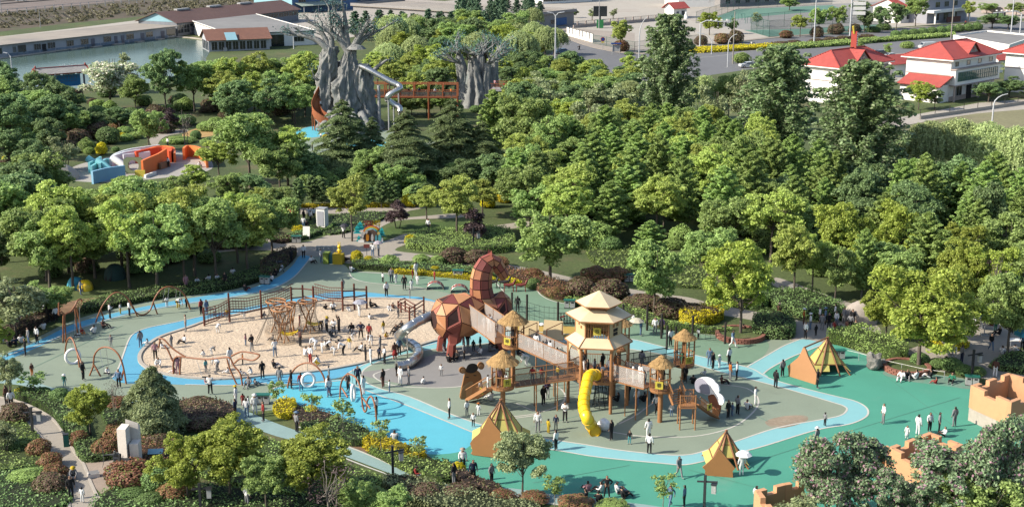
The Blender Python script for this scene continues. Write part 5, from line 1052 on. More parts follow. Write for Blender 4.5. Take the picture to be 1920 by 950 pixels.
tent_house('smallest brown and yellow tent playhouse near the bottom',smooth_loop([Gc(130,688),Gc(165,660),Gc(205,620),Gc(236,572),Gc(248,575),Gc(300,640),Gc(346,695)],False,3) + [Gc(330,712),Gc(332,756),Gc(146,742),Gc(148,706)],(1362,808),*(G(1321,891),G(1374,895)),2.6,m_brownp,yshift=0.4)

# ---------------------------------------------------------------- castle walls
def castle(label,corners,h,h_or,cren=0.42,th=0.3,closed=True):
    """crenellated play wall: cream base, orange top, merlons one by one"""
    c = sum(corners,Vector()) / len(corners); t = thing('castle_wall',label,'play castle',(c.x,c.y,0)); n = len(corners)
    for i in range(n if closed else n - 1):
        a = corners[i] - c; b = corners[(i + 1) % n] - c; a = Vector((a.x,a.y,0)); b = Vector((b.x,b.y,0)); d = (b - a).normalized(); L = (b - a).length
        a2 = a - d * th / 2 * (1 if i % 2 else -1); b2 = b + d * th / 2 * (1 if i % 2 else -1)
        mb = MB(); mb.bar(a2 + Vector((0,0,h_or / 2)),b2 + Vector((0,0,h_or / 2)),th,h_or); mb.build('base_wall',m_kerb,t)
        mb = MB(); mb.bar(a2 + Vector((0,0,(h_or + h - cren) / 2)),b2 + Vector((0,0,(h_or + h - cren) / 2)),th + 0.08,h - cren - h_or); mb.build('upper_wall',m_orange,t)
        k = max(2,int(L / 1.0)); k = k + (k + 1) % 2
        for j in range(0,k,2):
            p = a2.lerp(b2,j / k); q = a2.lerp(b2,(j + 1) / k); zz = Vector((0,0,h - cren / 2 - 0.002)); mb = MB(); mb.bar(p + zz,q + zz,th + 0.06,cren); mb.build('merlon',m_orange,t)
    return t
def gh(x,y,h): return G(x,y,h).xy.to_3d()
castle('crenellated orange castle tower at the right edge',[gh(1826,722,3.0),gh(1895,752,3.0),gh(1975,722,3.0),gh(1892,700,3.0)],3.0,1.1)
castle('orange castle tower behind the flowering trees',[gh(1672,838,2.9),gh(1735,868,2.9),gh(1800,832,2.9),gh(1744,811,2.9)],2.9,1.1)
castle('short orange castle wall left of the castle tower',[gh(1640,842,2.2),gh(1662,836,2.2),gh(1676,852,2.2)],2.2,0.8,closed=False)
castle('orange castle wall corner at the bottom edge',[gh(1510,900,2.6),gh(1468,907,2.6),gh(1421,919,2.6),gh(1450,958,2.6)],2.6,1.2,closed=False)

# ---------------------------------------------------------------- rope net trees in the sand
nb0 = G(545,636); net = thing('rope_net_climber','group of orange ring-topped poles hung with grey rope nets in the sand','climbing frame',nb0)
rings_ = []
for (rx,ry,by) in ((516,564,622),(575,564,622),(526.5,579,641),(548,568,628)):
    b = G(rx + (4 if rx != 548 else 0),by); z = ZAT(b,ry); b = b - nb0; rings_.append((b,z)); r_ = 0.93 if rx != 548 else 0.5
    c = [(b.x + r_ * math.cos(a * 0.2618),b.y + r_ * math.sin(a * 0.2618),z) for a in range(24)]
    mb = MB(); mb.tube(c,0.075,8,closed=True)
    for k in range(3): a = k * 2.094 + 0.5; mb.tube([(b.x,b.y,z),(b.x + r_ * math.cos(a),b.y + r_ * math.sin(a),z)],0.05,6)
    mb.build('top_ring',m_postt,net)
    for k in range(4):
        a = k * 1.571 + 0.3; mb = MB(); pts = []
        for q in range(9): f = q / 8; rr_ = r_ * (0.34 + 0.66 * abs(2 * f - 0.9) ** 1.3) * (1 if f > 0.4 else 0.7); an = a + f * 2.2; pts.append((b.x + rr_ * math.cos(an),b.y + rr_ * math.sin(an),z * f))
        mb.tube(pts,0.065,6); mb.build('twisted_pole',m_postt,net)
for (p,zp),(q,zq) in ((rings_[0],rings_[3]),(rings_[3],rings_[1]),(rings_[3],rings_[2])): mb = MB(); mb.tube([(p.x,p.y,zp),(q.x,q.y,zq)],0.07,6); mb.build('link_bar',m_postt,net)
for ri,(b,z) in enumerate(rings_[:3]):
    mb = MB(); r0 = 0.93
    for k in range(26):
        a = k * 0.2417; mb.tube([(b.x + r0 * math.cos(a),b.y + r0 * math.sin(a),z),(b.x + 0.7 * math.cos(a),b.y + 0.7 * math.sin(a),z * 0.62),(b.x + 1.15 * math.cos(a),b.y + 1.15 * math.sin(a),0.08)],0.014,3,cap=False)
    for j in range(9): f = j / 8.5; rr_ = r0 - 0.46 * f * (1 - f) * 2 + (0.2 * f); mb.tube([(b.x + rr_ * math.cos(a * 0.35),b.y + rr_ * math.sin(a * 0.35),z * (1 - f)) for a in range(18)],0.013,3,closed=True)
    mb.build('rope_net',m_grope,net)
for k in range(3):
    p,zp = rings_[k]; mb = MB(); pts = []
    for i in range(9):
        for j in range(5): u_,v_ = i / 8 - 0.5,j / 4 - 0.5; pts.append((p.x + u_ * 1.7 + 0.6,p.y + v_ * 1.0 - 0.2,0.75 + 1.3 * u_ * u_ + 0.5 * v_ * v_))
    mb.add(pts,[(i * 5 + j,(i + 1) * 5 + j,(i + 1) * 5 + j + 1,i * 5 + j + 1) for i in range(8) for j in range(4)],0,True); mb.build('hammock',m_yel if k else m_postt,net)
mb = MB()
for i in range(7):
    a = i * 0.9; mb.tube([(rings_[2][0].x - 1.0,rings_[2][0].y,rings_[2][1]),(rings_[2][0].x - 2.4 - 0.2 * (i % 2),rings_[2][0].y - 1.2 + i * 0.4,0.05)],0.014,3)
mb.build('rope_net',m_grope,net)
# rope bridge on posts behind the sand
PB = ((383.4,576,611),(431,549,603.6),(490.7,544,597),(547,538,575),(568.5,534,573),(588,536,575),(643,527,583),(665,531.6,581),(688,536,579))
rb0 = G(520,590); rbr = thing('rope_bridge','long rope bridge on red-brown posts behind the sand pit','rope bridge',rb0); TP = []
for x,yt,yb in PB:
    b = G(x,yb); h = ZAT(b,yt); b = b - rb0; TP.append((b,h)); mb = MB(); pole(mb,b,0,h,0.10,8); mb.build('post',m_redp,rbr)
for i in range(len(TP) - 1):
    (a,ha),(b,hb) = TP[i],TP[i + 1]; mb = MB(); rope = i in (0,1,2,5)
    lo_a,lo_b = (0.15 if i == 0 else 1.05),1.05; hi_a,hi_b = (min(ha,1.5) if i == 0 else 2.15),2.15
    if rope:
        for f0,f1,r_ in ((lo_a,lo_b,0.05),(hi_a,hi_b,0.045),((lo_a + hi_a) / 2,(lo_b + hi_b) / 2,0.02),((lo_a * 3 + hi_a) / 4,(lo_b * 3 + hi_b) / 4,0.02),((lo_a + hi_a * 3) / 4,(lo_b + hi_b * 3) / 4,0.02)):
            for off in (0,1.1): mb.tube([Vector((a.x,a.y + off,f0)),Vector(((a.x + b.x) / 2,(a.y + b.y) / 2 + off,(f0 + f1) / 2 - 0.18)),Vector((b.x,b.y + off,f1))],r_,4)
        L = (b - a).length
        for k in range(int(L / 0.28)):
            f = (k + 0.5) / (L / 0.28)
            for off in (0,1.1): p = a.lerp(b,f); za_ = lo_a + (lo_b - lo_a) * f - 0.72 * f * (1 - f); zb_ = hi_a + (hi_b - hi_a) * f - 0.72 * f * (1 - f); mb.bar((p.x,p.y + off,za_),(p.x,p.y + off,zb_),0.025)
        mb.build('rope_rail',m_redp,rbr)
    else:
        for z in ((0.9,1.9) if i in (3,4) else (0.7,1.5,2.2)): mb.tube([(a.x,a.y,z + R.uniform(-0.15,0.15)),(b.x,b.y,z + R.uniform(-0.15,0.15))],0.07,6)
        mb.build('cross_bar',m_redp,rbr)
# timber balance frame beside the horse
fb = G(770,596); fr = thing('timber_climbing_frame','red-brown timber frame with rope ladder left of the horse','climbing frame',fb); FP = [(747,564,592),(768,575,604),(778,570,597),(795,556,588),(752,566,586),(760,563,584)]; Q = []
for x,yt,yb in FP: b = G(x,yb); h = ZAT(b,yt); b = b - fb; Q.append((b,h)); mb = MB(); pole(mb,b,0,h,0.09,8); mb.build('post',m_redp,fr)
for i,j in ((0,1),(1,3),(2,3),(0,4),(4,5),(5,2)):
    for z in (1.35,0.95): mb = MB(); mb.tube([Q[i][0] + Vector((0,0,z)),Q[j][0] + Vector((0,0,z + 0.1))],0.06,6); mb.build('beam',m_redp,fr)
mb = MB()
for k in range(4): mb.tube([Q[1][0] + Vector((-0.2 - 0.35 * k,0.3,1.2)),Q[1][0] + Vector((-1.6 - 0.35 * k,-1.6,0.05))],0.018,4)
for k in range(5): f = k / 4; mb.tube([Q[1][0] + Vector((-0.2 - 1.4 * f,0.3 - 1.9 * f,1.2 - 1.15 * f)),Q[1][0] + Vector((-1.25 - 1.4 * f,0.3 - 1.9 * f,1.2 - 1.15 * f))],0.018,4)
mb.build('rope_ladder',m_grope,fr)

# ---------------------------------------------------------------- bent-pipe swings
def swing(label,A,B,paths,r=0.075,rings__=(),seats=(),nets=()):
    """pipes drawn on the vertical plane through the two ground points A, B"""
    c = (A + B) / 2; t = thing('pipe_swing',label,'swing',(c.x,c.y,0)); o_ = Vector((c.x,c.y,0))
    for P in paths:
        pts = [onplane(x,y,A,B) - o_ for x,y in smooth_loop(P[0] if isinstance(P[0][0],tuple) else P,False,5)]
        if isinstance(P[0][0],tuple): off = Vector(P[1]); pts = [p + off * (i / (len(pts) - 1)) for i,p in enumerate(pts)]
        for p in pts: p.z = max(0.0,p.z)
        mb = MB(); mb.tube(pts,r,8); mb.build('pipe',m_pipe,t)
    for cx,cy,rx,rz_,ang in rings__:
        p = onplane(cx,cy,A,B) - o_; mb = MB(); q = [(p.x + rx * math.cos(a * 0.2618) * math.cos(ang),p.y + rx * math.cos(a * 0.2618) * math.sin(ang),p.z + rz_ * math.sin(a * 0.2618)) for a in range(24)]; mb.tube(q,0.13,10,closed=True); mb.build('ring_seat',m_white,t)
        mb = MB(); mb.tube([(p.x,p.y,p.z + rz_),(p.x,p.y,p.z + rz_ + 1.4)],0.02,4); mb.build('chain',m_steel,t)
    for (tx1,ty1),(tx2,ty2),(sx,sy) in seats:
        a = onplane(tx1,ty1,A,B) - o_; b = onplane(tx2,ty2,A,B) - o_; s_ = onplane(sx,sy,A,B) - o_; s_.z = max(0.4,s_.z)
        mb = MB(); mb.tube([a,s_ + Vector((-0.25,-0.3,0))],0.018,4); mb.tube([b,s_ + Vector((0.25,-0.3,0))],0.018,4); mb.build('chain',m_steel,t); mb = MB(); mb.box(s_ + Vector((0,-0.3,0)),(0.55,0.22,0.06)); mb.build('seat',m_black,t)
    return t
def ac(*p): return [(x / 3.958,500 + y / 3.958) for x,y in p]
def bc(*p): return [(300 + x / 3.958,500 + y / 3.958) for x,y in p]
def ec(*p): return [(400 + x / 3.519,680 + y / 3.519) for x,y in p]
swing('double-arched bent pipe swing below the grove',G(179,604),G(356,580),[ac((710,410),(760,290),(830,205),(890,192),(950,235),(990,310),(1030,352),(1080,350),(1120,310),(1150,230),(1200,165),(1270,148),(1350,185),(1395,260),(1412,318)),ac((748,320),(772,390)),ac((985,290),(1028,388)),ac((1138,265),(1168,352)),ac((1385,240),(1405,300))],seats=[(ac((1225,160))[0],ac((1255,150))[0],ac((1230,250))[0]),(ac((1310,160))[0],ac((1335,170))[0],ac((1325,255))[0])])
swing('tall bunched pipe swing at the far left',G(110,645),G(165,628),[ac((470,622),(468,480),(470,360)),ac((490,600),(486,480),(480,362),(520,335),(555,290),(575,250),(600,240),(610,260)),ac((575,490),(562,380),(556,290)),ac((602,460),(585,380),(568,300)),ac((435,355),(436,265)),ac((440,360),(450,330),(480,355))],seats=[(ac((556,300))[0],ac((590,300))[0],ac((580,500))[0])])
swing('narrow pipe arch with a white ring seat at far left',G(121,668),G(150,692),[ac((484,662),(487,600),(500,545),(520,524),(540,540),(560,590),(575,645),(590,745)),ac((560,600),(600,700),(612,735))],rings__=[(*ac((540,665))[0],0.62,0.68,0.5)])
swing('single bent pipe arch at the left of the blue ring',G(168,704),G(236,719),[ac((665,805),(692,735),(700,660),(735,610),(785,595),(840,612),(885,660),(915,745),(937,868)),ac((697,725),(748,812)),ac((915,770),(900,840))],seats=[(ac((740,612))[0],ac((785,600))[0],ac((800,780))[0])])
swing('long low pipe swing at the near edge of the sand',G(325,703),G(454,722),[bc((100,805),(98,720),(108,680),(135,665),(190,670),(350,685),(490,670),(525,685),(550,735),(595,790),(612,882)),bc((155,672),(148,780),(148,885)),bc((497,680),(520,760),(575,884)),bc((530,662),(600,630),(680,638),(740,655),(690,693),(600,680),(552,715)),bc((-8,530),(30,540),(100,610),(190,668)),bc((-10,600),(0,545),(-8,530)),bc((30,580),(60,620),(95,700))],seats=[(bc((270,690))[0],bc((380,690))[0],bc((345,870))[0])])
swing('pipe arch with a white ring seat on the cyan surface',G(539,727),G(620,741),[ec((490,167),(505,95),(545,30),(610,0),(670,14),(718,70),(748,150),(778,218)),ec((500,110),(520,150))],rings__=[(578,712,0.52,0.58,0.2)])
swing('wavy pipe swing on the cyan surface, right-hand one',G(637,746),G(706,789),[ec((835,232),(842,140),(865,90),(895,74),(940,97),(972,170),(985,280),(1000,322),(1012,300),(1016,250),(1040,220),(1062,262),(1072,320),(1077,384)),ec((848,165),(886,226)),ec((985,230),(1035,300))],rings__=[(662,736,0.26,0.66,1.2)])

# ---------------------------------------------------------------- ninja posts with nets at the back
NPX = ((960,548,580),(988,552,608),(1046,566,613),(1168,570,600),(1213,572,619),(1240,588,634),(1250,610,655),(1298,592,637),(1359,604,644),(1267,612,632))
nA = G(1150,615); npost = thing('net_obstacle_course','row of dark posts strung with thin rope nets at the back','obstacle course',nA); NQ = []
for x,yt,yb in NPX: b = G(x,yb); h = ZAT(b,yt); b -= nA; NQ.append((b,h)); mb = MB(); pole(mb,b,0,h,0.11,8); mb.build('post',m_darkp,npost)
mb = MB()
for i,j in ((0,1),(1,2),(3,4),(4,5),(7,8),(2,3)):
    a,ha = NQ[i]; b,hb = NQ[j]
    for f in (0.15,0.35,0.55,0.75): mb.tube([a + Vector((0,0,ha * f)),(a + b) / 2 + Vector((0,0,(ha + hb) / 2 * f - 0.15)),b + Vector((0,0,hb * f))],0.018,4)
    L = (b - a).length
    if (i,j) != (2,3):
        for k in range(int(L / 0.5)): f = (k + 0.5) / (L / 0.5); p = a.lerp(b,f); mb.tube([p + Vector((0,0,0.12 * (ha + hb) / 2)),p + Vector((0,0,0.74 * (ha + hb) / 2))],0.014,3)
mb.build('rope_net',m_rope,npost)['kind'] = 'stuff'
tb = G(1063,607); tn = thing('net_tunnel','dark rope tunnel between the back posts','climbing net',tb); mb = MB()
for k in range(7): mb.tube([(k * 0.3 - 0.9,0.55 * math.cos(a * 0.5236),0.6 + 0.55 * math.sin(a * 0.5236)) for a in range(12)],0.03,4,closed=True)
for a in range(10): mb.tube([(-0.9,0.55 * math.cos(a * 0.628),0.6 + 0.55 * math.sin(a * 0.628)),(0.9,0.55 * math.cos(a * 0.628),0.6 + 0.55 * math.sin(a * 0.628))],0.02,4)
mb.build('rope_net',m_rope,tn)
for i,x in enumerate((1000,1008,1016,1024,1032)):
    b = G(x,610.5); mb = MB(); mb.lathe([(0,0.28),(0.3,0.25),(0.36,0.12),(0.22,0),(0,0)],10); o = mb.build('stepping_stone',m_white,None,(b.x,b.y,0.01)); tag(o,'white mushroom stepping stone under the net, ' + ordinal(i,5),'stepping stone','white stepping stones')
# arched ladder humps, see-saw rockers
for i,(x,y) in enumerate(((816,541),(861,547))):
    b = G(x,y); t = thing('arched_ladder',('left' if i == 0 else 'right') + '-hand of the two red-brown arched humps behind the horse','climbing arch',b); 
    for k in range(7):
        a = math.pi * (k + 0.5) / 7; mb = MB(); mb.box((0.9 * math.cos(a),0,0.75 * math.sin(a)),(0.34,1.0,0.06),0,ry=-(a - math.pi / 2)); mb.build('slat',m_hp[(0,4)[k % 2]],t)
    mb = MB()
    for sg in (-0.5,0.5): mb.tube([(0.92 * math.cos(math.pi * q / 10),sg,0.77 * math.sin(math.pi * q / 10)) for q in range(11)],0.04,6)
    mb.build('side_rail',m_steel,t)
for i,(x,y,nm) in enumerate(((934,540,'black'),(965,546,'red'))):
    b = G(x,y); t = thing('rocking_horse',nm + ' rocking animal seat ' + ('beneath the horse head' if i == 0 else 'right of the horse head'),'rocker',b); m_ = m_darkp if i == 0 else mat('rocker_red',(0.25,0.05,0.04),0.5,0.1,3.0)
    for k in range(2):
        xo = k * 1.3 - 0.6; mb = MB(); mb.tube([(xo - 0.6,0,0.75),(xo,0,0.7),(xo + 0.5,0,0.8)],[0.14,0.2,0.15],8); mb.tube([(xo + 0.45,0,0.8),(xo + 0.7,0,1.35)],[0.14,0.08],8); mb.build('body',m_,t)
        for lx in (-0.45,0.4):
            for ly in (-0.18,0.18): mb = MB(); mb.tube([(xo + lx,ly,0.7),(xo + lx * 1.2,ly * 1.3,0)],0.05,6); mb.build('leg',m_,t)
# sand-side panel pit with orange rails behind the mesh bridge
b = G(1015,640); t = thing('climbing_panel','beige climbing panels with red-orange handrails behind the mesh bridge','climbing frame',b)
for k in range(2): mb = MB(); mb.plate([(-2.2 + k * 2.3,0.4,0.05),(-0.2 + k * 2.3,0.2,0.05),(-0.2 + k * 2.3,1.6,1.5),(-2.0 + k * 2.3,1.8,1.6)],(0,-0.8,0.6),0.06); mb.build('panel',m_cream,t)
for k in range(2): mb = MB(); x0 = -1.9 + k * 2.4; mb.tube([(x0,-0.3,0),(x0,-0.3,1.3),(x0 + 1.5,0.6,1.7),(x0 + 1.5,0.6,0)],0.05,6); mb.build('handrail',mat('red_rail',(0.62,0.13,0.04),0.5,0.05,2.0),t)
# ================================================================ buildings
m_wallw = mat('white_render',(1.3,1.26,1.18),0.85,0.04,0.8,dirt=((0.62,0.58,0.53),0.12,0.62))
m_wallo = mat('stained_white',(0.60,0.61,0.66),0.9,0.08,0.8,stretch=(1,1,0.5),dirt=((0.34,0.37,0.44),0.35,0.55))
m_wallp = mat('pinkish_stone',(0.60,0.50,0.45),0.85,0.06,0.8)
m_flat = mat('flat_roof_tan',(0.50,0.44,0.37),0.95,0.12,0.25,dirt=((0.30,0.28,0.27),0.05,0.50))
m_flatg = mat('flat_roof_grey',(0.34,0.33,0.32),0.95,0.12,0.25,dirt=((0.20,0.20,0.20),0.06,0.52))
def corrug(name,col,sc,col2):
    """corrugated or tiled roof sheet: colour plus real ribs in the normal"""
    m = mat(name,col,0.7,0.1,0.7,dirt=(col2,0.15,0.58)); nt = m.node_tree; w = _node(nt,'ShaderNodeTexWave'); w.inputs['Scale'].default_value = sc; w.bands_direction = 'X'; tc = _node(nt,'ShaderNodeTexCoord'); nt.links.new(tc.outputs['Object'],w.inputs[0])
    b = _node(nt,'ShaderNodeBump'); b.inputs['Strength'].default_value = 0.8; b.inputs['Distance'].default_value = 0.08; nt.links.new(w.outputs[1],b.inputs['Height']); nt.links.new(b.outputs[0],nt.nodes['Principled BSDF'].inputs['Normal']); return m
m_roofb = corrug('brown_roof',(0.235,0.13,0.105),1.2,(0.30,0.17,0.13))
m_roofr = corrug('red_roof',(0.62,0.115,0.095),1.0,(0.52,0.10,0.09))
m_roofw = corrug('white_roof',(0.66,0.61,0.56),1.2,(0.5,0.45,0.4))
m_wblue = corrug('blue_cladding',(0.13,0.25,0.48),1.0,(0.10,0.20,0.40))
m_lblue = mat('light_blue_cladding',(0.38,0.66,0.76),0.7,0.05,0.8)
m_glass = mat('dark_glass',(0.035,0.045,0.055),0.12,0.3,0.5,spec=0.6)
m_gglass = mat('green_glass',(0.10,0.20,0.19),0.12,0.35,0.35,spec=0.6,col2=(0.03,0.07,0.07))
m_frame = mat('window_frame',(0.55,0.55,0.55),0.6,0.05,1.0)
m_door = mat('grey_door',(0.22,0.22,0.27),0.6,0.1,1.0)
m_trimr = mat('red_trim',(0.50,0.07,0.05),0.6,0.08,1.0)
m_metal = mat('grey_metal',(0.52,0.52,0.53),0.45,0.06,2.0)
m_lampw = mat('lamp_white',(0.72,0.74,0.77),0.45,0.04,2.0)
def frame2(A,B): d = B - A; return math.atan2(d.y,d.x),d.length
def lx(A,B,px): p = onplane(px,60,A,B); d = (B - A); return (p.xy.to_3d() - A).dot(d.normalized())
def window(parent,x,z,w,h,y=-0.02,cols=2,rows=1,glass=None,depth=0.10,fr=None):
    """frame standing proud of the wall, glass set inside"""
    mb = MB(); t_ = 0.07
    for xx in [x - w / 2 + w * i / cols for i in range(cols + 1)]: mb.box((xx,y - depth / 2,z + h / 2),(t_,depth,h + t_))
    for zz in [z + h * i / rows for i in range(rows + 1)]: mb.box((x,y - depth / 2 - 0.003,zz),(w + t_,depth,t_))
    o_ = mb.build('window',fr or m_frame,parent); g = MB(); g.box((x,y - 0.03,z + h / 2),(w,0.02,h)); g.build('pane',glass or m_glass,o_); return o_
def door(parent,x,w,h,m=None,y=-0.02):
    mb = MB(); mb.box((x,y - 0.05,h / 2),(w,0.08,h)); o_ = mb.build('door',m or m_door,parent); k = MB(); k.box((x + w * 0.36,y - 0.12,h * 0.48),(0.1,0.06,0.2)); k.build('handle',m_metal,o_); return o_
def block(label,A,B,depth,h,m=None,roof='flat',ridge=2.5,m_roof=None,m_gable=None,over=0.5,name='building',cat='building',parapet=0.35):
    rz,L = frame2(A,B); t = thing(name,label,cat,(A.x,A.y,0),rz); m = m or m_wallw
    mb = MB(); mb.box((L / 2,depth / 2,h / 2),(L,depth,h)); mb.build('wall',m,t)
    if roof == 'flat':
        mb = MB(); mb.box((L / 2,depth / 2,h + 0.1),(L + 2 * over,depth + 2 * over,0.2)); mb.build('roof',m_roof or m_flat,t)
        if parapet:
            for c,d in (((L / 2,-over + 0.12,h + 0.2 + parapet / 2),(L + 2 * over,0.24,parapet)),((L / 2,depth + over - 0.12,h + 0.2 + parapet / 2),(L + 2 * over,0.24,parapet)),((-over + 0.12,depth / 2,h + 0.2 + parapet / 2),(0.24,depth + 2 * over - 0.5,parapet)),((L + over - 0.12,depth / 2,h + 0.2 + parapet / 2),(0.24,depth + 2 * over - 0.5,parapet))):
                mb = MB(); mb.box(c,d); mb.build('parapet',m,t)
    elif roof == 'gable':
        for sg in (0,1):
            y0 = -over if sg == 0 else depth + over; P = [(-over,y0,h - over * ridge / (depth / 2)),(L + over,y0,h - over * ridge / (depth / 2)),(L + over,depth / 2,h + ridge),(-over,depth / 2,h + ridge)]
            mb = MB(); mb.plate(P,(0,-1 if sg == 0 else 1,1),0.12); fix_normals(mb.build('roof_slope',m_roof or m_roofb,t))
        for x in (0.0,L): mb = MB(); mb.plate([(x,0,h),(x,depth,h),(x,depth / 2,h + ridge - 0.05)],(1,0,0),0.06 if x else -0.06); fix_normals(mb.build('gable',m_gable or m,t))
    elif roof == 'hip':
        s = min(L,depth) / 2 * 0.75; r0,r1 = (s,depth / 2,h + ridge),(L - s,depth / 2,h + ridge); q = [(-over,-over,h),(L + over,-over,h),(L + over,depth + over,h),(-over,depth + over,h)]
        for P in ((q[0],q[1],r1,r0),(q[1],q[2],r1),(q[2],q[3],r0,r1),(q[3],q[0],r0)):
            mb = MB(); mb.plate(P,(0,0,1),0.14); fix_normals(mb.build('roof_slope',m_roof or m_roofr,t))
        for a,b in ((q[0],r0),(q[1],r1),(q[2],r1),(q[3],r0),(r0,r1)): mb = MB(); mb.bar(Vector(a) + Vector((0,0,0.16)),Vector(b) + Vector((0,0,0.16)),0.22,0.22); mb.build('ridge_tile',m_roofr,t)
        mb = MB(); mb.box((L / 2,depth / 2,h - 0.12),(L + 2 * over,depth + 2 * over,0.22)); mb.build('eave',m_wallw,t)
    return t,L
# long white shed beside the pond
A,B = G(-112,121),G(330,69.3); t,L = block('long stained white single-storey shed along the pond',A,B,17,3.2,m_wallo,'flat',m_roof=m_flat,over=0.9,parapet=0)
for px0,px1,kind in ((-60,-45,'w'),(-38,-28,'d'),(-15,0,'w'),(21,27,'w'),(30,46,'b'),(61,74,'w'),(76,84,'D'),(87,101,'w'),(123,136,'w'),(150,164,'w'),(169,176,'d'),(193,207,'w'),(213,219,'d'),(226,232,'d'),(236,250,'w'),(263,270,'d'),(273,286,'w'),(301,308,'d'),(312,329,'b')):
    a,b = lx(A,B,px0),lx(A,B,px1); w = b - a
    if kind in 'wb': window(t,(a + b) / 2,0.9 if kind == 'w' else 0.5,w,1.6 if kind == 'w' else 2.2,cols=3 if kind == 'w' else 1)
    else: door(t,(a + b) / 2,w,2.3,m_door if kind == 'd' else m_black)
for i in range(11): mb = MB(); x = L * (0.28 + 0.065 * i); mb.box((x,-0.06,0.4),(L * 0.06,0.1,0.8)); mb.build('plinth_panel',mat('tiled_plinth',(0.28,0.36,0.46),0.7,0.25,1.6),t)
for i in range(7): mb = MB(); mb.box((L * (0.30 + 0.1 * i),-1.6,0.12),(R.uniform(2,5),R.uniform(1,1.8),0.2)); mb.build('landing_stage',m_kerb,t)
# brown-roofed hall
A,B = G(333,68),G(560,40); t,L = block('long hall with brown ribbed roof and blue gable beside the pond',A,B,16,4.3,mat('grey_cladding',(0.32,0.34,0.38),0.8,0.1,0.8),'gable',2.8,m_roofb,m_lblue,0.8)
for i in range(22):
    x = 1.5 + i * (L - 3) / 21; window(t,x,0.8 if i < 8 else 2.2,(L - 3) / 23,2.6 if i < 8 else 1.4,cols=2,rows=2 if i < 8 else 1)
door(t,6.8,1.8,2.6)
for i in range(3): mb = MB(); mb.box((12 + i * 16,8.2,7.35),(6,1.4,0.5)); mb.build('roof_light',m_frame,t)
# flat roofed white workshop
A,B = G(404,74),G(588,82); A = G(432,91); B = G(590,84); t,L = block('flat-roofed white workshop with an open dark bay',A,B,70,4.0,m_wallw,'flat',m_roof=m_flatg,over=0.4,parapet=0.15)
a,b = lx(A,B,508),lx(A,B,532); mb = MB(); mb.box(((a + b) / 2,-0.04,1.7),(b - a,0.06,3.4)); mb.build('bay_opening',m_glass,t)
for f in (0.12,0.3,0.5,0.7): mb = MB(); mb.box((-0.04,70 * f,2.0),(0.08,2.2,1.4)); mb.build('window',m_glass,t)
window(t,lx(A,B,560),1.2,3,1.4,cols=3)
# small brown-roofed lake house
A,B = G(392,97.5),G(506,93); t,L = block('small lake house with brown tiled roof and glazed front',A,B,11,3.4,m_wallo,'gable',2.4,corrug('brown_tiles',(0.33,0.15,0.10),2.0,(0.26,0.12,0.09)),m_wallo,0.7,name='lake_house',cat='house')
for i in range(8): window(t,1.6 + i * (L - 2.6) / 7.4,0.4,1.6,2.3,cols=2)
for i in range(4): mb = MB(); mb.box((-0.06,1.4 + i * 2.6,1.5),(0.1,1.6,2.5)); mb.build('window',m_glass,t)
mb = MB(); mb.plate([(L * 0.28,-1.5,3.15),(L * 0.46,-1.5,3.15),(L * 0.46,2.0,5.0),(L * 0.28,2.0,5.0)],(0,-0.5,1),0.1); fix_normals(mb.build('canopy',m_lblue,t))
mb = MB(); mb.box((L * 0.26,-0.45,0.5),(1.0,0.6,1.0)); mb.build('air_conditioner',m_frame,t)
# blue warehouse
A,B = G(549,25),G(745,12); t,L = block('blue clad warehouse with light blue gable at the top edge',A,B,26,9.0,m_wblue,'gable',4.0,m_roofw,m_lblue,0.6,name='warehouse')
mb = MB(); mb.box((-0.08,13,4.4),(0.1,25.8,8.8)); mb.build('end_wall',m_lblue,t)
for px0,px1 in ((562,575),(602,613),(640,651),(678,690),(716,728)): a,b = lx(A,B,px0),lx(A,B,px1); window(t,(a + b) / 2,3.6,b - a,2.4,cols=3)
mb = MB(); mb.plate([(1,-5,2.7),(L * 0.42,-5,2.7),(L * 0.42,0,3.8),(1,0,3.8)],(0,-0.3,1),0.15); fix_normals(mb.build('lean_to_roof',mat('pale_green_sheet',(0.42,0.50,0.43),0.8,0.08,0.8),t))
for i in range(4): mb = MB(); pole(mb,(2 + i * L * 0.13,-4.7),0,2.7,0.15); mb.build('post',m_frame,t)
mb = MB(); mb.plate([(L * 0.6,-2.5,3.4),(L * 0.82,-2.5,3.4),(L * 0.82,0,3.9),(L * 0.6,0,3.9)],(0,-0.3,1),0.12); fix_normals(mb.build('canopy',m_metal,t))
sheet('works_yard',[(540,84),(590,84),(700,62),(850,30),(960,12),(960,-10),(740,12),(548,26),(520,40)],m_conc,0.016,False)
mb = MB(); a,b = G(765,7),G(800,14); mb.bar(a + Vector((0,0,1.3)),b + Vector((0,0,1.3)),0.3,2.6); o = mb.build('yard_wall',m_wallw); tag(o,'short white yard wall at the top beside the warehouse','wall')
# flat building left of the yard
A,B = G(985,58),G(1076,47.5); t,L = block('flat-roofed building with white parapet beside the wide yard',A,B,80,4.6,mat('grey_render',(0.42,0.40,0.39),0.9,0.06,0.7),'flat',m_roof=m_flat,over=0.7,parapet=0.8)
for f in (0.55,0.75): window(t,L * f,1.2,2.4,1.5)
mb = MB(); mb.box((L * 0.72,-0.3,1.8),(6.0,0.15,2.4)); bb_ = mb.build('notice_board',mat('board_blue',(0.05,0.16,0.40),0.6,0.05,1.0),t)
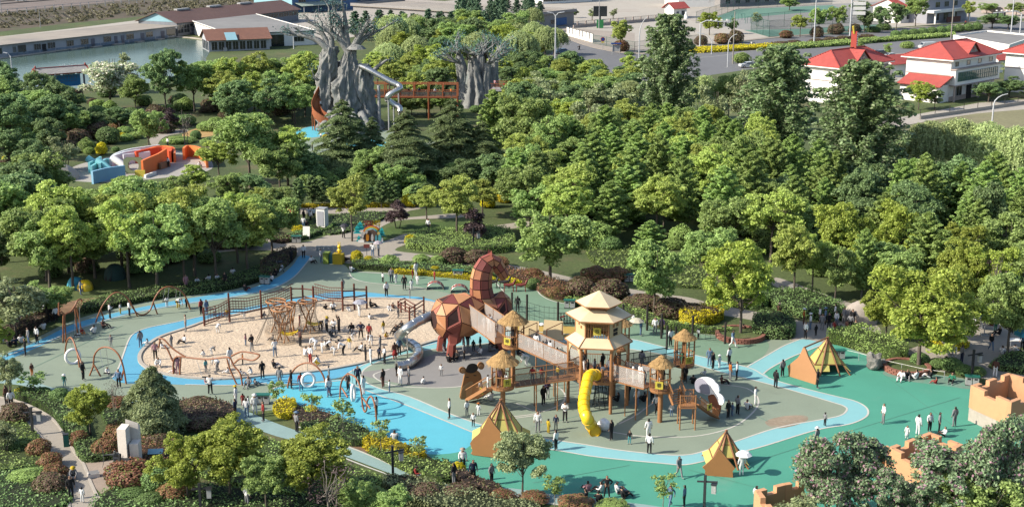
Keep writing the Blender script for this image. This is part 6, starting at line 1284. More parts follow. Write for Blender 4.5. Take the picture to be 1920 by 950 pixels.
# fence wall of the yard with white panels
a,b = G(1062,66),G(1112,80); rz,L = frame2(a,b); t = thing('yard_fence','low yard wall with white notice panels beside the side road','wall',(a.x,a.y,0),rz); mb = MB(); mb.box((L / 2,0,0.4),(L,0.4,0.8)); mb.build('base_wall',m_wallw,t)
for i in range(8): mb = MB(); mb.box(((i + 0.5) * L / 8,0,1.7),(L / 11,0.12,1.6)); mb.build('panel',m_wallw,t)
mb = MB()
for i in range(9): pole(mb,(i * L / 8,0),0.8,2.7,0.06,6)
mb.bar((0,0,2.65),(L,0,2.65),0.08); mb.build('rail',m_darkp,t)
a,b = G(1075,53),G(1260,37); rz,L = frame2(a,b); t = thing('boundary_fence','long fence with pinkish base across the yard','fence',(a.x,a.y,0),rz)
mb = MB(); mb.box((L / 2,0,0.5),(L,0.35,1.0)); mb.build('base_wall',m_wallp,t)
for i in range(int(L / 4)): mb = MB(); mb.box((i * 4 + 2,0,1.6),(0.35,0.4,1.2)); mb.build('pier',m_wallp,t)
mb = MB(); mb.bar((0,0,1.15),(L,0,1.15),0.06); mb.bar((0,0,2.1),(L,0,2.1),0.06)
for i in range(int(L / 0.5)): mb.bar((i * 0.5,0,1.0),(i * 0.5,0,2.2),0.05)
mb.build('railing',m_darkp,t)
# gate booth
A,B = G(1263,35),G(1287,33.5); t,L = block('white gate booth with red tiled roof',A,B,5,4.0,m_wallw,'gable',1.6,m_roofr,m_wallw,0.9,name='gate_booth',cat='booth'); window(t,L * 0.72,1.0,1.4,1.6); door(t,L * 0.3,1.1,2.4)
mb = MB(); mb.lathe([(0.0,2.6),(0.35,2.4),(0.3,2.0),(0.55,1.5),(0.5,0.9),(0.75,0.85),(0.75,0)],10); p = G(1286,36); o = mb.build('stone_lion',m_wallw,None,(p.x,p.y,0)); tag(o,'white stone guardian figure beside the gate booth','statue')
A,B = G(1272,14),G(1349,13); t,L = block('white block behind the gate booth at the top edge',A,B,20,9,m_wallw,'flat',m_roof=m_flat)
for i in range(4): window(t,L * (0.2 + 0.2 * i),3.5,1.8,1.8)
A,B = G(1350,14),G(1520,4); t,L = block('long grey block behind the sports courts',A,B,14,8,mat('grey_render',(0.42,0.40,0.39)),'flat',m_roof=m_flatg)
for i in range(9): window(t,L * (0.08 + 0.105 * i),1.2,2.6,1.8)
for i in range(9): window(t,L * (0.08 + 0.105 * i),4.8,2.6,1.8)
A,B = G(1018,8),G(1110,3); t,L = block('dark-windowed low block at the top edge of the yard',A,B,12,6,m_wallw,'flat',m_roof=m_flat)
for i in range(7): window(t,L * (0.1 + 0.135 * i),1.0,5,2.4,cols=4)
# house across the road
A,B = G(1737,45),G(1812,37); t,L = block('grey two-storey house with deep balcony across the road',A,B,16,8.5,mat('lilac_render',(0.50,0.50,0.55),0.9,0.06,0.7),'flat',m_roof=m_flatg,name='house',cat='house')
for i in range(3): window(t,L * (0.24 + 0.22 * i),0.8,2.8,2.4,cols=3,rows=2); window(t,L * (0.24 + 0.22 * i),5.4,2.8,1.8,cols=3)
mb = MB(); mb.box((L * 0.46,-1.4,4.2),(L * 0.95,2.8,0.9)); mb.build('balcony',m_wallw,t)
for f in (0.05,0.5,0.9): mb = MB(); mb.box((L * f,-2.5,1.9),(0.5,0.5,3.8)); mb.build('pillar',m_wallw,t)
A,B = G(1688,44),G(1735,40); t,L = block('white gabled house with red roof left of the grey house',A,B,12,5.5,m_wallw,'gable',2.5,m_roofr,m_wallw,0.6,name='house',cat='house')
for i in range(2): window(t,L * (0.3 + 0.4 * i),1.2,2.0,1.6)
a,b = G(1775,43),G(1800,41); mb = MB(); mb.bar(a + Vector((0,0,1)),b + Vector((0,0,1)),0.3,2.0); o = mb.build('garden_wall',mat('brick_red',(0.22,0.10,0.08),0.9,0.1,1.0)); tag(o,'dark red garden wall in front of the grey house','wall')
a,b = G(1840,24),G(1960,30); mb = MB(); mb.bar(a + Vector((0,0,1.2)),b + Vector((0,0,1.2)),0.4,2.4); o = mb.build('boundary_wall',m_wallp); tag(o,'pinkish boundary wall at the top right corner','wall')
# ---------------------------------------------------------------- red-roofed villas
def villa(label,C,dep,Rp,h,full=False):
    """C near corner, Lp left corner, Rp right corner on the ground; front wall runs C -> Rp"""
    t,L = block(label,C,Rp,dep,h,m_wallw,'hip',2.9,m_roofr,None,0.9,name='red_roofed_villa',cat='house')
    u = Vector((0,0,1))
    # curled dormer gable on the front slope
    for x,w,hh in ((L * 0.52,4.4,2.0),):
        z0 = h + 0.75; y0 = 0.7; mb = MB(); mb.plate([(x - w / 2,y0,z0),(x + w / 2,y0,z0),(x,y0,z0 + hh)],(0,-1,0),0.1); g = fix_normals(mb.build('dormer',m_wallp,t)); mb = MB(); mb.box((x,y0 - 0.12,z0 + 0.75),(0.7,0.06,0.7)); mb.build('window',m_glass,g)
        for sg in (-1,1): mb = MB(); mb.plate([(x,y0 - 0.5,z0 + hh + 0.15),(x + sg * (w / 2 + 0.5),y0 - 0.5,z0 - 0.15),(x + sg * (w / 2 + 0.5),y0 + 2.2,z0 - 0.1),(x,y0 + 4.6,z0 + hh + 0.1)],(sg,0,1),0.12); fix_normals(mb.build('dormer_roof',m_roofr,t))
    # attic strip, projecting upper storey with glazed band, string courses
    for i in range(4): window(t,L * (0.12 + 0.25 * i),h - 1.55,1.3,0.9,cols=1)
    mb = MB(); mb.box((L / 2,-0.55,5.05),(L * 0.99,1.1,3.3)); mb.build('projecting_storey',m_wallw,t)
    n = 9
    for i in range(n): window(t,L * (0.06 + 0.88 * (i + 0.5) / n),4.2,L * 0.88 / n * 0.96,1.9,y=-1.11,cols=2,rows=2,glass=m_gglass,fr=mat('teal_frame',(0.10,0.22,0.22),0.5,0.05,1.0))
    for z in (3.38,6.75): mb = MB(); mb.box((L / 2,-0.6,z),(L + 0.3,1.4,0.2)); mb.build('string_course',m_wallp,t)
    mb = MB(); mb.box((L * 0.5,-0.05,0.5),(L,0.12,1.0)); mb.build('plinth',m_wallp,t)
    window(t,L * 0.2,1.0,2.2,2.0,y=-0.1,cols=2); door(t,L * 0.42,2.0,2.9,m_black,y=-0.12); window(t,L * 0.72,1.0,1.8,1.9,y=-0.1)
    for f in (0.02,0.55): mb = MB(); pole(mb,(L * f,-1.0),0,3.4,0.22); mb.build('column',m_wallp,t)
    # side lean-to with red pent roof
    if full:
        mb = MB(); mb.box((-2.0,dep * 0.45,1.8),(4.0,dep * 0.86,3.6)); mb.build('side_wing',m_wallw,t)
        mb = MB(); mb.plate([(-4.8,-0.6,3.4),(0.0,-0.6,5.2),(0.0,dep * 0.92,5.2),(-4.8,dep * 0.92,3.4)],(-0.3,0,1),0.14); fix_normals(mb.build('side_roof',m_roofr,t))
        mb = MB(); mb.bar((-4.8,-0.6,3.65),(0,-0.6,5.4),0.25); mb.build('ridge_tile',m_roofr,t)
    mb = MB(); mb.box((-0.05,dep / 2,h * 0.62),(0.1,dep * 0.98,0.18)); mb.build('string_course',m_wallp,t)
    mb = MB(); mb.box((L * 0.95,dep * 0.5,3.2),(5,dep * 0.6,6.4)); mb.build('rear_wing',m_wallw,t)
    return t,L,dep
v1,L1,D1 = villa('red-roofed villa with a red roof sign, half hidden by the huge poplar',G(1568,196),8.5,G(1662,180),7.6)
v2,L2,D2 = villa('red-roofed villa with green glazed upper storey',G(1778,191),10.5,G(1862,175),8.8,True)
v3,L3,D3 = villa('red-roofed villa cut by the right edge',G(1968,180),11.0,G(2060,163),8.6)
mb = MB(); mb.box((L1 * 0.62,D1 / 2,7.6 + 2.9 + 1.8),(0.5,1.4,3.6)); rs_ = mb.build('roof_sign',m_trimr,v1); 
mb = MB(); mb.bar((L1 * 0.62 - 0.2,D1 / 2,13.6),(L1 * 0.62 - 0.8,D1 / 2,15.2),0.35); mb.build('roof_sign_arrow',m_sign,v1)
mb = MB()
for i in range(6): mb.box((L1 * 0.62,D1 / 2 - 0.72,11.2 + i * 0.5),(0.34,0.03,0.34))
mb.build('sign_characters',m_white,rs_)
def fourbox(label,top,h,name,m,roof,cat='building'):
    P = [G(x,y,h) for x,y in top]; c = sum(P,Vector()) / 4; t = thing(name,label,cat,(c.x,c.y,0)); Q = [(p.x - c.x,p.y - c.y) for p in P]; mb = MB(); mb.prism(Q,0,h - 0.5); mb.build('wall',m,t)
    mb = MB(); mb.prism([(q[0] * 0.98,q[1] * 0.98) for q in Q],h - 0.5,h - 0.4); mb.build('roof',roof,t)
    for i in range(4): a,b = Vector((*Q[i],h - 0.25)),Vector((*Q[(i + 1) % 4],h - 0.25)); mb = MB(); mb.bar(a,b,0.3,0.5); mb.build('parapet',m,t)
    return t
fourbox('flat-roofed white annex behind the glazed villa',[(1788,66),(1892,84),(1945,66),(1850,57)],5.5,'annex',m_wallw,m_flatg)
A,B = G(1672,146),G(1712,142); block('low red-tiled link roof between the two villas',A,B,6,3.4,m_wallw,'gable',1.6,m_roofr,m_wallw,0.6,name='link_building')
A,B = G(1870,137),G(1902,134); block('low red-tiled link roof right of the glazed villa',A,B,6,3.4,m_wallw,'gable',1.6,m_roofr,m_wallw,0.6,name='link_building')
a,b = G(1725,224),G(1932,194); rz,L = frame2(a,b); t = thing('low_fence','low pale wall with dark posts below the villas','fence',(a.x,a.y,0),rz); mb = MB(); mb.box((L / 2,0,0.35),(L,0.3,0.7)); mb.build('base_wall',m_conc,t)
for i in range(9): mb = MB(); pole(mb,(i * L / 8,0),0,2.0,0.06); mb.build('post',m_darkp,t)
mb = MB(); mb.bar((0,0,1.9),(L,0,1.9),0.05); mb.build('rail',m_darkp,t)
# ---------------------------------------------------------------- blue pavilion board by the pond
A,B = G(74,172),G(159,165); rz,L = frame2(A,B); pv = thing('notice_pavilion','blue notice board pavilion with pale tiled roof and red trim by the pond','pavilion',(A.x,A.y,0),rz)
for i in range(4): mb = MB(); mb.box((i * L / 3,0,1.9),(0.35,0.35,3.8)); mb.build('post',m_door,pv)
mb = MB(); mb.box((L * 0.5,-0.2,2.0),(L * 0.82,0.12,2.6)); bd = mb.build('board',mat('board_bright_blue',(0.05,0.30,0.62),0.6,0.04,1.0),pv); mb = MB()
for i in range(11): mb.box((L * (0.14 + 0.068 * i),-0.275,2.85 + 0.0),(0.42,0.02,0.10)); mb.box((L * (0.14 + 0.068 * i) + 0.05 * (i % 3),-0.275,2.62),(0.10,0.02,0.42)); mb.box((L * (0.14 + 0.068 * i),-0.275,2.5 - 0.1 * (i % 2)),(0.36,0.02,0.08))
for i in range(14): mb.box((L * (0.13 + 0.053 * i),-0.275,1.9),(0.3,0.02,0.14))
mb.build('lettering',m_door,bd)
for i in range(6): mb = MB(); mb.box((L * (0.1 + 0.16 * i),-0.3,3.55),(L * 0.11,0.1,0.42)); mb.build('frieze_panel',m_lblue,pv)
for sg in (-1,1): mb = MB(); mb.plate([(-0.9,sg * 1.7,3.8),(L + 0.9,sg * 1.7,3.8),(L + 0.4,0,5.0),(-0.4,0,5.0)],(0,sg,1),0.14); fix_normals(mb.build('roof_slope',m_roofw,pv))
mb = MB(); mb.bar((-0.6,0,5.12),(L + 0.6,0,5.12),0.25); mb.build('ridge',m_trimr,pv)
for x in (-0.9,L + 0.9):
    for sg in (-1,1): mb = MB(); mb.bar((x,sg * 1.75,3.9),(x * 0.99,0,5.15),0.22); mb.build('verge',m_trimr,pv)
mb = MB(); mb.bar((-0.9,-1.72,3.78),(L + 0.9,-1.72,3.78),0.16); mb.build('eave_trim',m_trimr,pv)
for x in (-0.5,L + 0.5): mb = MB(); mb.lathe([(0.0,0.6),(0.22,0.3),(0.15,0)],6,(x,0,5.2)); mb.build('finial',m_trimr,pv)
# spray of the pond fountain
fp = G(136,135); _C = []; _N = []; _S = []
for k in range(700): a = R.uniform(0,6.28); t_ = R.random(); rr_ = 4.2 * t_; z = 3.6 * (t_ * 1.9 - t_ * t_ * 1.85) + R.gauss(0,0.08); _C.append((fp.x + rr_ * math.cos(a),fp.y + rr_ * math.sin(a) * 0.9,max(0.05,z))); _N.append((R.gauss(0,1),R.gauss(0,1),R.gauss(0,1))); _S.append(R.uniform(0.05,0.13))
o = bpy.data.objects.new('fountain_spray',leaves(_C,_N,_S,0.5,'fountain_spray',mat('water_spray',(0.75,0.78,0.80),0.5,0.05,3.0,alpha=0.6))); COL.objects.link(o); tag(o,'umbrella-shaped fountain spray behind the blue pavilion','fountain',kind='stuff')

# ---------------------------------------------------------------- grey tree sculptures
m_conc_tree = mat('grey_concrete_bark',(0.40,0.40,0.385),0.95,0.22,1.6,bump=3.0,stretch=(1.6,1.6,0.35),dirt=((0.17,0.24,0.235),0.35,0.52))
m_rust = mat('rust_orange',(0.55,0.17,0.065),0.7,0.1,2.0,dirt=((0.36,0.11,0.05),0.6,0.58))
def gnarl(mb,pts,rad,n=64,sub=12,ridges=7,amp=0.30,seed=0):
    """trunk with twisting root-like ridges"""
    rr = random.Random(seed); P = smooth_loop([tuple(p) + (r_,) for p,r_ in zip(pts,rad)],False,sub); k = len(P); ph = [rr.uniform(0,6.28) for _ in range(8)]; vs_ = []
    for i,(x,y,z,r_) in enumerate(P):
        for j in range(n):
            a = 2 * math.pi * j / n; s1 = 1 - abs(math.sin((ridges * a) / 2 + ph[0] + 0.35 * z + 0.8 * math.sin(z * 0.5 + ph[1]))); s2 = 1 - abs(math.sin((ridges * 2 + 1) * a / 2 + ph[2] - 0.5 * z + math.sin(z * 0.9 + a * 2 + ph[3])))
            nv = Vector((math.cos(a) * r_ + x + seed * 7,math.sin(a) * r_ + y,z * 0.45)); q = r_ * (0.80 + amp * s1 ** 1.5 + amp * 0.7 * s2 ** 2 + 0.30 * noise.noise(nv * 0.9) + 0.16 * noise.noise(nv * 2.3)); vs_.append((x + q * math.cos(a),y + q * math.sin(a),z))
    mb.add(vs_,[(i * n + j,i * n + (j + 1) % n,(i + 1) * n + (j + 1) % n,(i + 1) * n + j) for i in range(k - 1) for j in range(n)],0,True)
    mb.add([vs_[(k - 1) * n + j] for j in range(n)],[tuple(range(n))])
def twigs(mb,C,p,d,L,r,depth,tips,rg):
    q = p + d * L; m_ = (p + q) / 2 + Vector((rg.uniform(-1,1),rg.uniform(-1,1),rg.uniform(-0.5,1))) * L * 0.12; mb.tube([p,m_,q],[r,r * 0.8,r * 0.55],6)
    if depth == 0: tips.append(q); return
    for _ in range(rg.choice((2,2,3))):
        d2 = (d + Vector((rg.uniform(-1,1),rg.uniform(-1,1),rg.uniform(-0.3,0.8))) * 0.75).normalized(); twigs(mb,C,q,d2,L * rg.uniform(0.55,0.8),r * 0.5,depth - 1,tips,rg)
def sculpt_leaves(tips,parent,n=34,size=0.22,spread=0.8):
    C = []; N = []; S = []
    for q in tips:
        for _ in range(n): C.append((q.x + R.gauss(0,spread),q.y + R.gauss(0,spread),q.z + R.gauss(0,spread * 0.6))); N.append((R.gauss(0,1),R.gauss(0,1),R.gauss(0.4,1))); S.append(size * R.uniform(0.6,1.3))
    o_ = bpy.data.objects.new('leaves',leaves(C,N,S,0.4,'leaves',LEAF['teal'])); COL.objects.link(o_); o_.parent = parent
S1 = G(650,240); st = thing('tree_sculpture','huge grey artificial tree with tube slide and orange ramp','tree sculpture',S1); rg = random.Random(5)
def s1(px,py,dy=0.0): return atY(px,py,S1.y + dy) - S1
mb = MB(); gnarl(mb,[Vector((s1(618,240).x,0.5,0)),s1(613,205,0.5),s1(611,160,0.5),s1(615,118,0.5),s1(621,88,0.5)],[2.6,2.0,1.75,1.55,1.3],seed=1); mb.build('trunk',m_conc_tree,st)
mb = MB(); gnarl(mb,[Vector((s1(655,240).x,-0.5,0)),s1(650,205,-0.5),s1(647,160,-0.3),s1(652,125,0),s1(656,96,0)],[3.5,2.7,2.2,1.6,1.0],ridges=9,seed=2); mb.build('trunk',m_conc_tree,st)
mb = MB(); gnarl(mb,[Vector((s1(690,240).x,0.3,0)),s1(684,205,0.3),s1(679,165,0.3),s1(677,140,0.2),s1(676,121,0.2)],[3.0,2.3,2.0,1.9,1.5],ridges=8,seed=3); mb.build('trunk',m_conc_tree,st)
mb = MB(); gnarl(mb,[Vector((s1(640,240).x,3.0,0)),s1(640,190,3.0),s1(645,140,3.0),s1(646,115,3)],[3.6,2.8,2.2,1.5],ridges=9,seed=4); mb.build('trunk',m_conc_tree,st)
for x,y,w in ((598,247,1.0),(612,252,0.8),(700,250,0.9),(672,256,0.8),(640,258,0.9),(716,245,0.8)):
    b = G(x,y) - S1; mb = MB(); mb.tube([(b.x * 0.55,b.y * 0.4,3.0),(b.x * 0.8,b.y * 0.8,1.2),(b.x,b.y,0.0)],[0.9 * w,0.75 * w,0.5 * w],9); mb.build('root',m_conc_tree,st)
tips = []
for P,r0 in (([(619,96),(596,76),(572,68),(556,66)],0.75),([(619,92),(606,66),(592,48),(578,40)],0.6),([(622,92),(621,60),(618,36),(617,18)],0.6),([(655,100),(640,78),(620,62),(604,50)],0.8),([(655,100),(649,66),(647,36),(644,14)],0.7),([(656,98),(672,72),(684,52),(690,40)],0.7),([(657,100),(680,74),(700,62),(716,55)],0.6),([(650,84),(640,60),(638,40),(628,24)],0.5),([(690,150),(705,128),(718,118),(726,112)],0.5),([(640,165),(665,150),(676,140),(684,128)],0.45),([(612,160),(600,152),(594,150),(588,146)],0.4),([(620,175),(635,155),(645,160),(652,170)],0.4)):
    dy = rg.uniform(-1.6,1.6); Q = [s1(x,y,dy * i / 3) for i,(x,y) in enumerate(P)]; mb = MB(); Q2 = [Vector(q) for q in smooth_loop([tuple(q) for q in Q],False,3)]; mb.tube(Q2,[r0 * (1 - 0.7 * i / (len(Q2) - 1)) for i in range(len(Q2))],8)
    big = P[0][1] < 110; e_ = Q[-1]; d = (Q[-1] - Q[-2]).normalized()
    for _ in range(7 if big else 2): f = rg.randint(1,3); d2 = (d + Vector((rg.uniform(-1,1),rg.uniform(-1,1),rg.uniform(-0.2,0.9)))).normalized(); twigs(mb,None,Q[f],d2,rg.uniform(0.9,1.7),r0 * 0.3,2 if big else 1,tips,rg)
    mb.build('branch',m_conc_tree,st)
sculpt_leaves([q for q in tips if rg.random() < 0.40],st,22,0.18,0.6)
mb = MB(); c = s1(668,92,-0.4); mb.lathe([(1.9,0),(1.2,0.6),(0.1,1.0)],9,tuple(c),smooth=False); mb.build('hut_roof',m_conc_tree,st)
# orange spiral ramp
RP = [s1(606,168,1.5),s1(596,182,-1.0),s1(588,198,-2.2),s1(585,210,-2.6),s1(590,222,-3.2),s1(602,231,-3.6),s1(616,238,-3.6)]; RQ = [Vector(p) for p in smooth_loop([tuple(p) for p in RP],False,4)]
rp = thing('spiral_ramp','orange perforated spiral ramp round the big tree sculpture','ramp',(S1.x + RQ[-1].x,S1.y + RQ[-1].y,0)); o_ = Vector((RQ[-1].x,RQ[-1].y,0)); RQ = [q - o_ for q in RQ]; inn = [q + Vector((1.3,0.9,0)) for q in RQ]; n_ = len(RQ)
mb = MB(); mb.add([*RQ,*inn],[(i,i + 1,n_ + i + 1,n_ + i) for i in range(n_ - 1)]); mb.build('ramp_floor',m_rust,rp)
for side in (RQ,inn): mb = MB(); up = Vector((0,0,1.5)); mb.add([*side,*[q + up for q in side]],[(i,i + 1,n_ + i + 1,n_ + i) for i in range(n_ - 1)]); mb.tube([q + up for q in side],0.07,6); mb.build('guard',m_rust,rp)
mb = MB()
for i in range(0,n_,4): mb.tube([RQ[i],Vector((RQ[i].x,RQ[i].y,0))],0.08,6)
mb.build('supports',m_rust,rp)
# steel slide of the tree
e = G(751,222); P = [s1(676,124,-1.4),s1(692,131,-2.0),s1(712,142,-2.6),s1(734,154,-3.2),s1(747,160,-3.6),s1(750,166,-4.2),s1(740,172,-4.8),s1(728,180,-5.0),s1(727,187,-4.4),s1(738,195,-4.2),s1(749,202,-4.6),s1(750,210,-5.0)]; P = [p + S1 for p in P]
sl,_ = slide_tube('steel_tube_slide','zigzag steel tube slide descending from the big tree sculpture',P,0.52,m_steel,(P[-1].x,P[-1].y,0),5,n=12)
for i in (4,7,9): mb = MB(); p = P[i] - Vector((P[-1].x,P[-1].y,0)); pole(mb,(p.x,p.y),0,p.z - 0.4,0.14); mb.build('support_post',m_metal,sl)
pp = s1(710,160,-1.0) + S1; mb = MB(); pole(mb,(0,0),0,pp.z,0.3); o = mb.build('slide_mast',m_metal,None,(pp.x,pp.y,0)); tag(o,'tall grey mast holding the zigzag slide','mast')
S2 = G(895,197); st2 = thing('tree_sculpture','wider grey artificial tree of tangled trunks with teal leaves at right','tree sculpture',S2); tips = []; rg = random.Random(9)
def s2(px,py,dy=0.0): return atY(px,py,S2.y + dy) - S2
for i in range(13):
    a = i * 0.483; r0 = 3.3; x0,y0 = r0 * math.cos(a) * 1.15,r0 * math.sin(a) * 0.9; h = rg.uniform(8.6,10.4); tw = rg.uniform(-0.5,0.5); x1,y1 = r0 * 1.1 * math.cos(a + tw),r0 * 0.85 * math.sin(a + tw)
    mb = MB(); gnarl(mb,[Vector((x0 * 1.3,y0 * 1.3,0)),Vector((x0 * 1.02,y0,h * 0.3)),Vector(((x0 + x1) * 0.46,(y0 + y1) * 0.46,h * 0.65)),Vector((x1 * 1.05,y1 * 1.05,h))],[1.5,1.15,0.95,0.6],n=22,sub=6,ridges=5,amp=0.3,seed=20 + i); mb.build('trunk',m_conc_tree,st2)
    mb = MB(); p = Vector((x1,y1,h - 0.3))
    for _ in range(3): d = Vector((math.cos(a) + rg.uniform(-0.7,0.7),math.sin(a) + rg.uniform(-0.7,0.7),rg.uniform(0.25,1.0))).normalized(); twigs(mb,None,p,d,rg.uniform(1.6,2.8),0.28,2,tips,rg)
    mb.build('branch',m_conc_tree,st2)
sculpt_leaves([q for q in tips if rg.random() < 0.6],st2,18,0.18,0.7)
# rust-orange walkway
a,b = G(696,180,4.4),G(858,181,4.4); rz,L = frame2(a,b); wk = thing('orange_walkway','rust-orange framed walkway linking the two tree sculptures','walkway',(a.x,a.y,0),rz); n = 6
mb = MB(); mb.box((L / 2,0,4.25),(L,2.2,0.25)); mb.build('deck',m_rust,wk)
for y in (-1.1,1.1):
    mb = MB(); mb.bar((0,y,6.9),(L,y,6.9),0.18); mb.bar((0,y,5.5),(L,y,5.5),0.08); mb.bar((0,y,4.4),(L,y,4.4),0.22); mb.build('rail',m_rust,wk)
    for i in range(n + 1): mb = MB(); mb.bar((i * L / n,y,0 if i % 2 == 0 else 4.2),(i * L / n,y,6.95),0.2); mb.build('post',m_rust,wk)
    mb = MB(); mb.box((L / 2,y,4.95),(L,0.02,1.0)); mb.build('side_mesh',m_dnet,wk)
a,b = G(922,166,4.4),G(972,167,4.4); rz,L = frame2(a,b); wk2 = thing('viewing_platform','railed platform right of the wider tree sculpture','platform',(a.x,a.y,0),rz); mb = MB(); mb.box((L / 2,0,4.3),(L,4,0.3)); mb.build('deck',m_metal,wk2)
for y in (-2,2): mb = MB(); rail(mb,(0,y,4.45),(L,y,4.45),1.2,0.25); mb.build('railing',m_rust,wk2)
for x in (0.3,L - 0.3):
    for y in (-1.8,1.8): mb = MB(); pole(mb,(x,y),0,4.2,0.15); mb.build('post',m_rust,wk2)

# ---------------------------------------------------------------- colourful wall maze
mz0 = G(275,312); mz = thing('wall_maze','colourful maze of curved orange, teal and white walls among the trees','play maze',mz0)
def mwall(P,h,m,nm='wall',th=0.35):
    Q = [G(x,y) - mz0 for x,y in smooth_loop(P,False,4)]; mb = MB()
    for i in range(len(Q) - 1): mb.bar(Q[i] + Vector((0,0,h / 2)),Q[i + 1] + Vector((0,0,h / 2)),th,h)
    return mb.build(nm,m,mz)
c_or = mat('maze_orange',(1.20,0.30,0.08),0.6,0.05,1.0); c_rd = mat('maze_red',(1.08,0.15,0.05),0.6,0.05,1.0); c_tl = mat('maze_teal',(0.33,0.84,0.90),0.6,0.05,1.0); c_bl = mat('maze_blue',(0.38,0.72,0.99),0.6,0.05,1.0); c_wh = mat('maze_white',(1.08,1.11,1.17),0.6,0.05,1.0); c_gn = mat('maze_green',(0.30,0.36,0.20),0.6,0.05,1.0)
for P,h,m in (([(268,330),(285,322),(300,315),(313,306)],2.4,c_or),([(255,306),(280,300),(305,297),(325,300)],1.9,c_rd),([(275,298),(300,291),(325,294),(328,305)],1.6,c_or),([(210,312),(235,303),(265,298)],1.6,c_wh),([(232,308),(258,305),(282,302)],1.6,c_wh),([(208,316),(216,306),(240,297),(275,291),(300,288)],1.5,c_wh),([(168,324),(180,318),(190,312)],1.6,c_tl),([(172,328),(182,322)],1.4,c_tl),([(188,325),(198,317),(206,316)],1.6,c_tl),([(174,345),(200,338),(235,333)],1.9,c_bl),([(196,330),(225,326)],1.2,c_bl),([(345,300),(352,294),(370,296),(385,304),(389,315)],1.9,c_or),([(320,305),(324,297)],1.9,c_rd),([(300,318),(318,312)],1.0,mat('maze_wood',(0.42,0.25,0.14),0.7,0.08,1.0)),([(272,334),(292,327)],0.5,m_wallw)): mwall(P,h,m)
b = G(251,326) - mz0; mb = MB(); ring_ = [(b.x + 0.85 * math.cos(a * 0.524),0,1.3 + 0.85 * math.sin(a * 0.524)) for a in range(12)]; sq = [(b.x + 1.5 * max(-1,min(1,1.42 * math.cos(a * 0.524))),0,1.3 + 1.25 * max(-1,min(1,1.42 * math.sin(a * 0.524)))) for a in range(12)]
vs_ = [(x,b.y + dy,z) for dy in (0,0.4) for x,_,z in ring_ + sq]; mb.add(vs_,[(i,(i + 1) % 12,12 + (i + 1) % 12,12 + i) for i in range(12)] + [(24 + i,36 + i,36 + (i + 1) % 12,24 + (i + 1) % 12) for i in range(12)] + [(i,24 + i,24 + (i + 1) % 12,(i + 1) % 12) for i in range(12)]); fix_normals(mb.build('round_window_wall',c_gn,mz))
b = G(264,331) - mz0; mb = MB(); mb.box((b.x,b.y - 0.2,0.5),(1.5,0.4,1.0)); mb.build('panel',m_sign,mz)
for i,(x,y) in enumerate(((180,318),(198,322),(228,318))): b = G(x,y) - mz0; mb = MB(); mb.tube([(b.x - 1.2,b.y,1.8),(b.x,b.y - 0.3,1.1),(b.x + 1.0,b.y - 0.6,0.25)],0.55,10); mb.build('slide',c_tl if i < 2 else m_wallw,mz)
b = G(103,335); mb = MB(); bm = bmesh.new(); bmesh.ops.create_icosphere(bm,subdivisions=3,radius=1.0)
for v in bm.verts: v.co = Vector((v.co.x * 3.6,v.co.y * 2.4,max(-0.1,v.co.z) * 2.6)) * R.uniform(0.96,1.05)
me = bpy.data.meshes.new('rock_dome'); bm.to_mesh(me); bm.free(); me.materials.append(mat('cream_rock',(0.62,0.55,0.47),0.9,0.1,1.0,bump=1.0)); o = bpy.data.objects.new('rock_dome',me); COL.objects.link(o); o.location = b; tag(o,'cream artificial rock left of the colourful maze','rock')
b = G(1612,603); bm = bmesh.new(); bmesh.ops.create_icosphere(bm,subdivisions=4,radius=1.0)
for v in bm.verts: v.co = Vector((v.co.x * 1.75,v.co.y * 1.5,max(-0.05,v.co.z) * 2.2)) * (1 + 0.03 * math.sin(v.co.x * 5 + v.co.z * 7))
me = bpy.data.meshes.new('stone_dome'); bm.to_mesh(me); bm.free(); me.materials.append(mat('cream_dome',(0.58,0.50,0.42),0.9,0.1,2.0,bump=0.8)); 
for p_ in me.polygons: p_.use_smooth = True
o = bpy.data.objects.new('stone_dome',me); COL.objects.link(o); o.location = b; tag(o,'pale rounded dome beside the crowded path','dome')
# ================================================================ street furniture, stands, vehicles, monuments
m_dark = mat('dark_metal',(0.05,0.052,0.058),0.5,0.1,3.0)
m_green = mat('bin_green',(0.03,0.20,0.15),0.5,0.06,2.0)
m_stone = mat('pale_stone',(1.15,1.04,0.92),0.85,0.06,1.5,dirt=((0.5,0.44,0.38),0.8,0.6))
m_brick = mat('planter_brick',(0.40,0.17,0.12),0.9,0.15,6.0)
m_rock = mat('grey_rock',(0.38,0.36,0.33),0.95,0.25,2.0,bump=2.0)
m_graph = mat('bin_sign',(0.62,0.62,0.60),0.6,0.2,5.0,dirt=((0.15,0.35,0.25),2.0,0.6))
for x,y,l in ((859,520,'beside the yellow flower strip'),(1068,577,'behind the wooden tower'),(1572,672,'behind the largest tent playhouse'),(1822,722,'at the corner of the castle tower'),(497,532,'beside the left hedge'),(556,455,'at the plaza corner with the yellow shrub'),(493,757,'at the near planting strip'),(1180,528,'on the path behind the dark shrub mounds')):
    b = G(x,y); t = thing('recycling_bin','white and green twin recycling bin ' + l,'bin',b,R.uniform(-0.25,0.1),'twin recycling bins'); t.scale = (0.8,) * 3
    for sx in (-0.36,0.36): mb = MB(); mb.box((sx,0,0.55),(0.62,0.5,0.9)); bd = mb.build('bin_body',m_graph,t); mb = MB(); mb.box((sx,-0.265,0.78),(0.34,0.02,0.16)); mb.build('slot',m_black,bd)
    mb = MB(); mb.box((0,0,1.08),(1.55,0.7,0.10)); mb.build('lid',m_green,t); mb = MB(); mb.box((0,0,0.05),(1.4,0.5,0.1)); mb.build('base',m_dark,t)
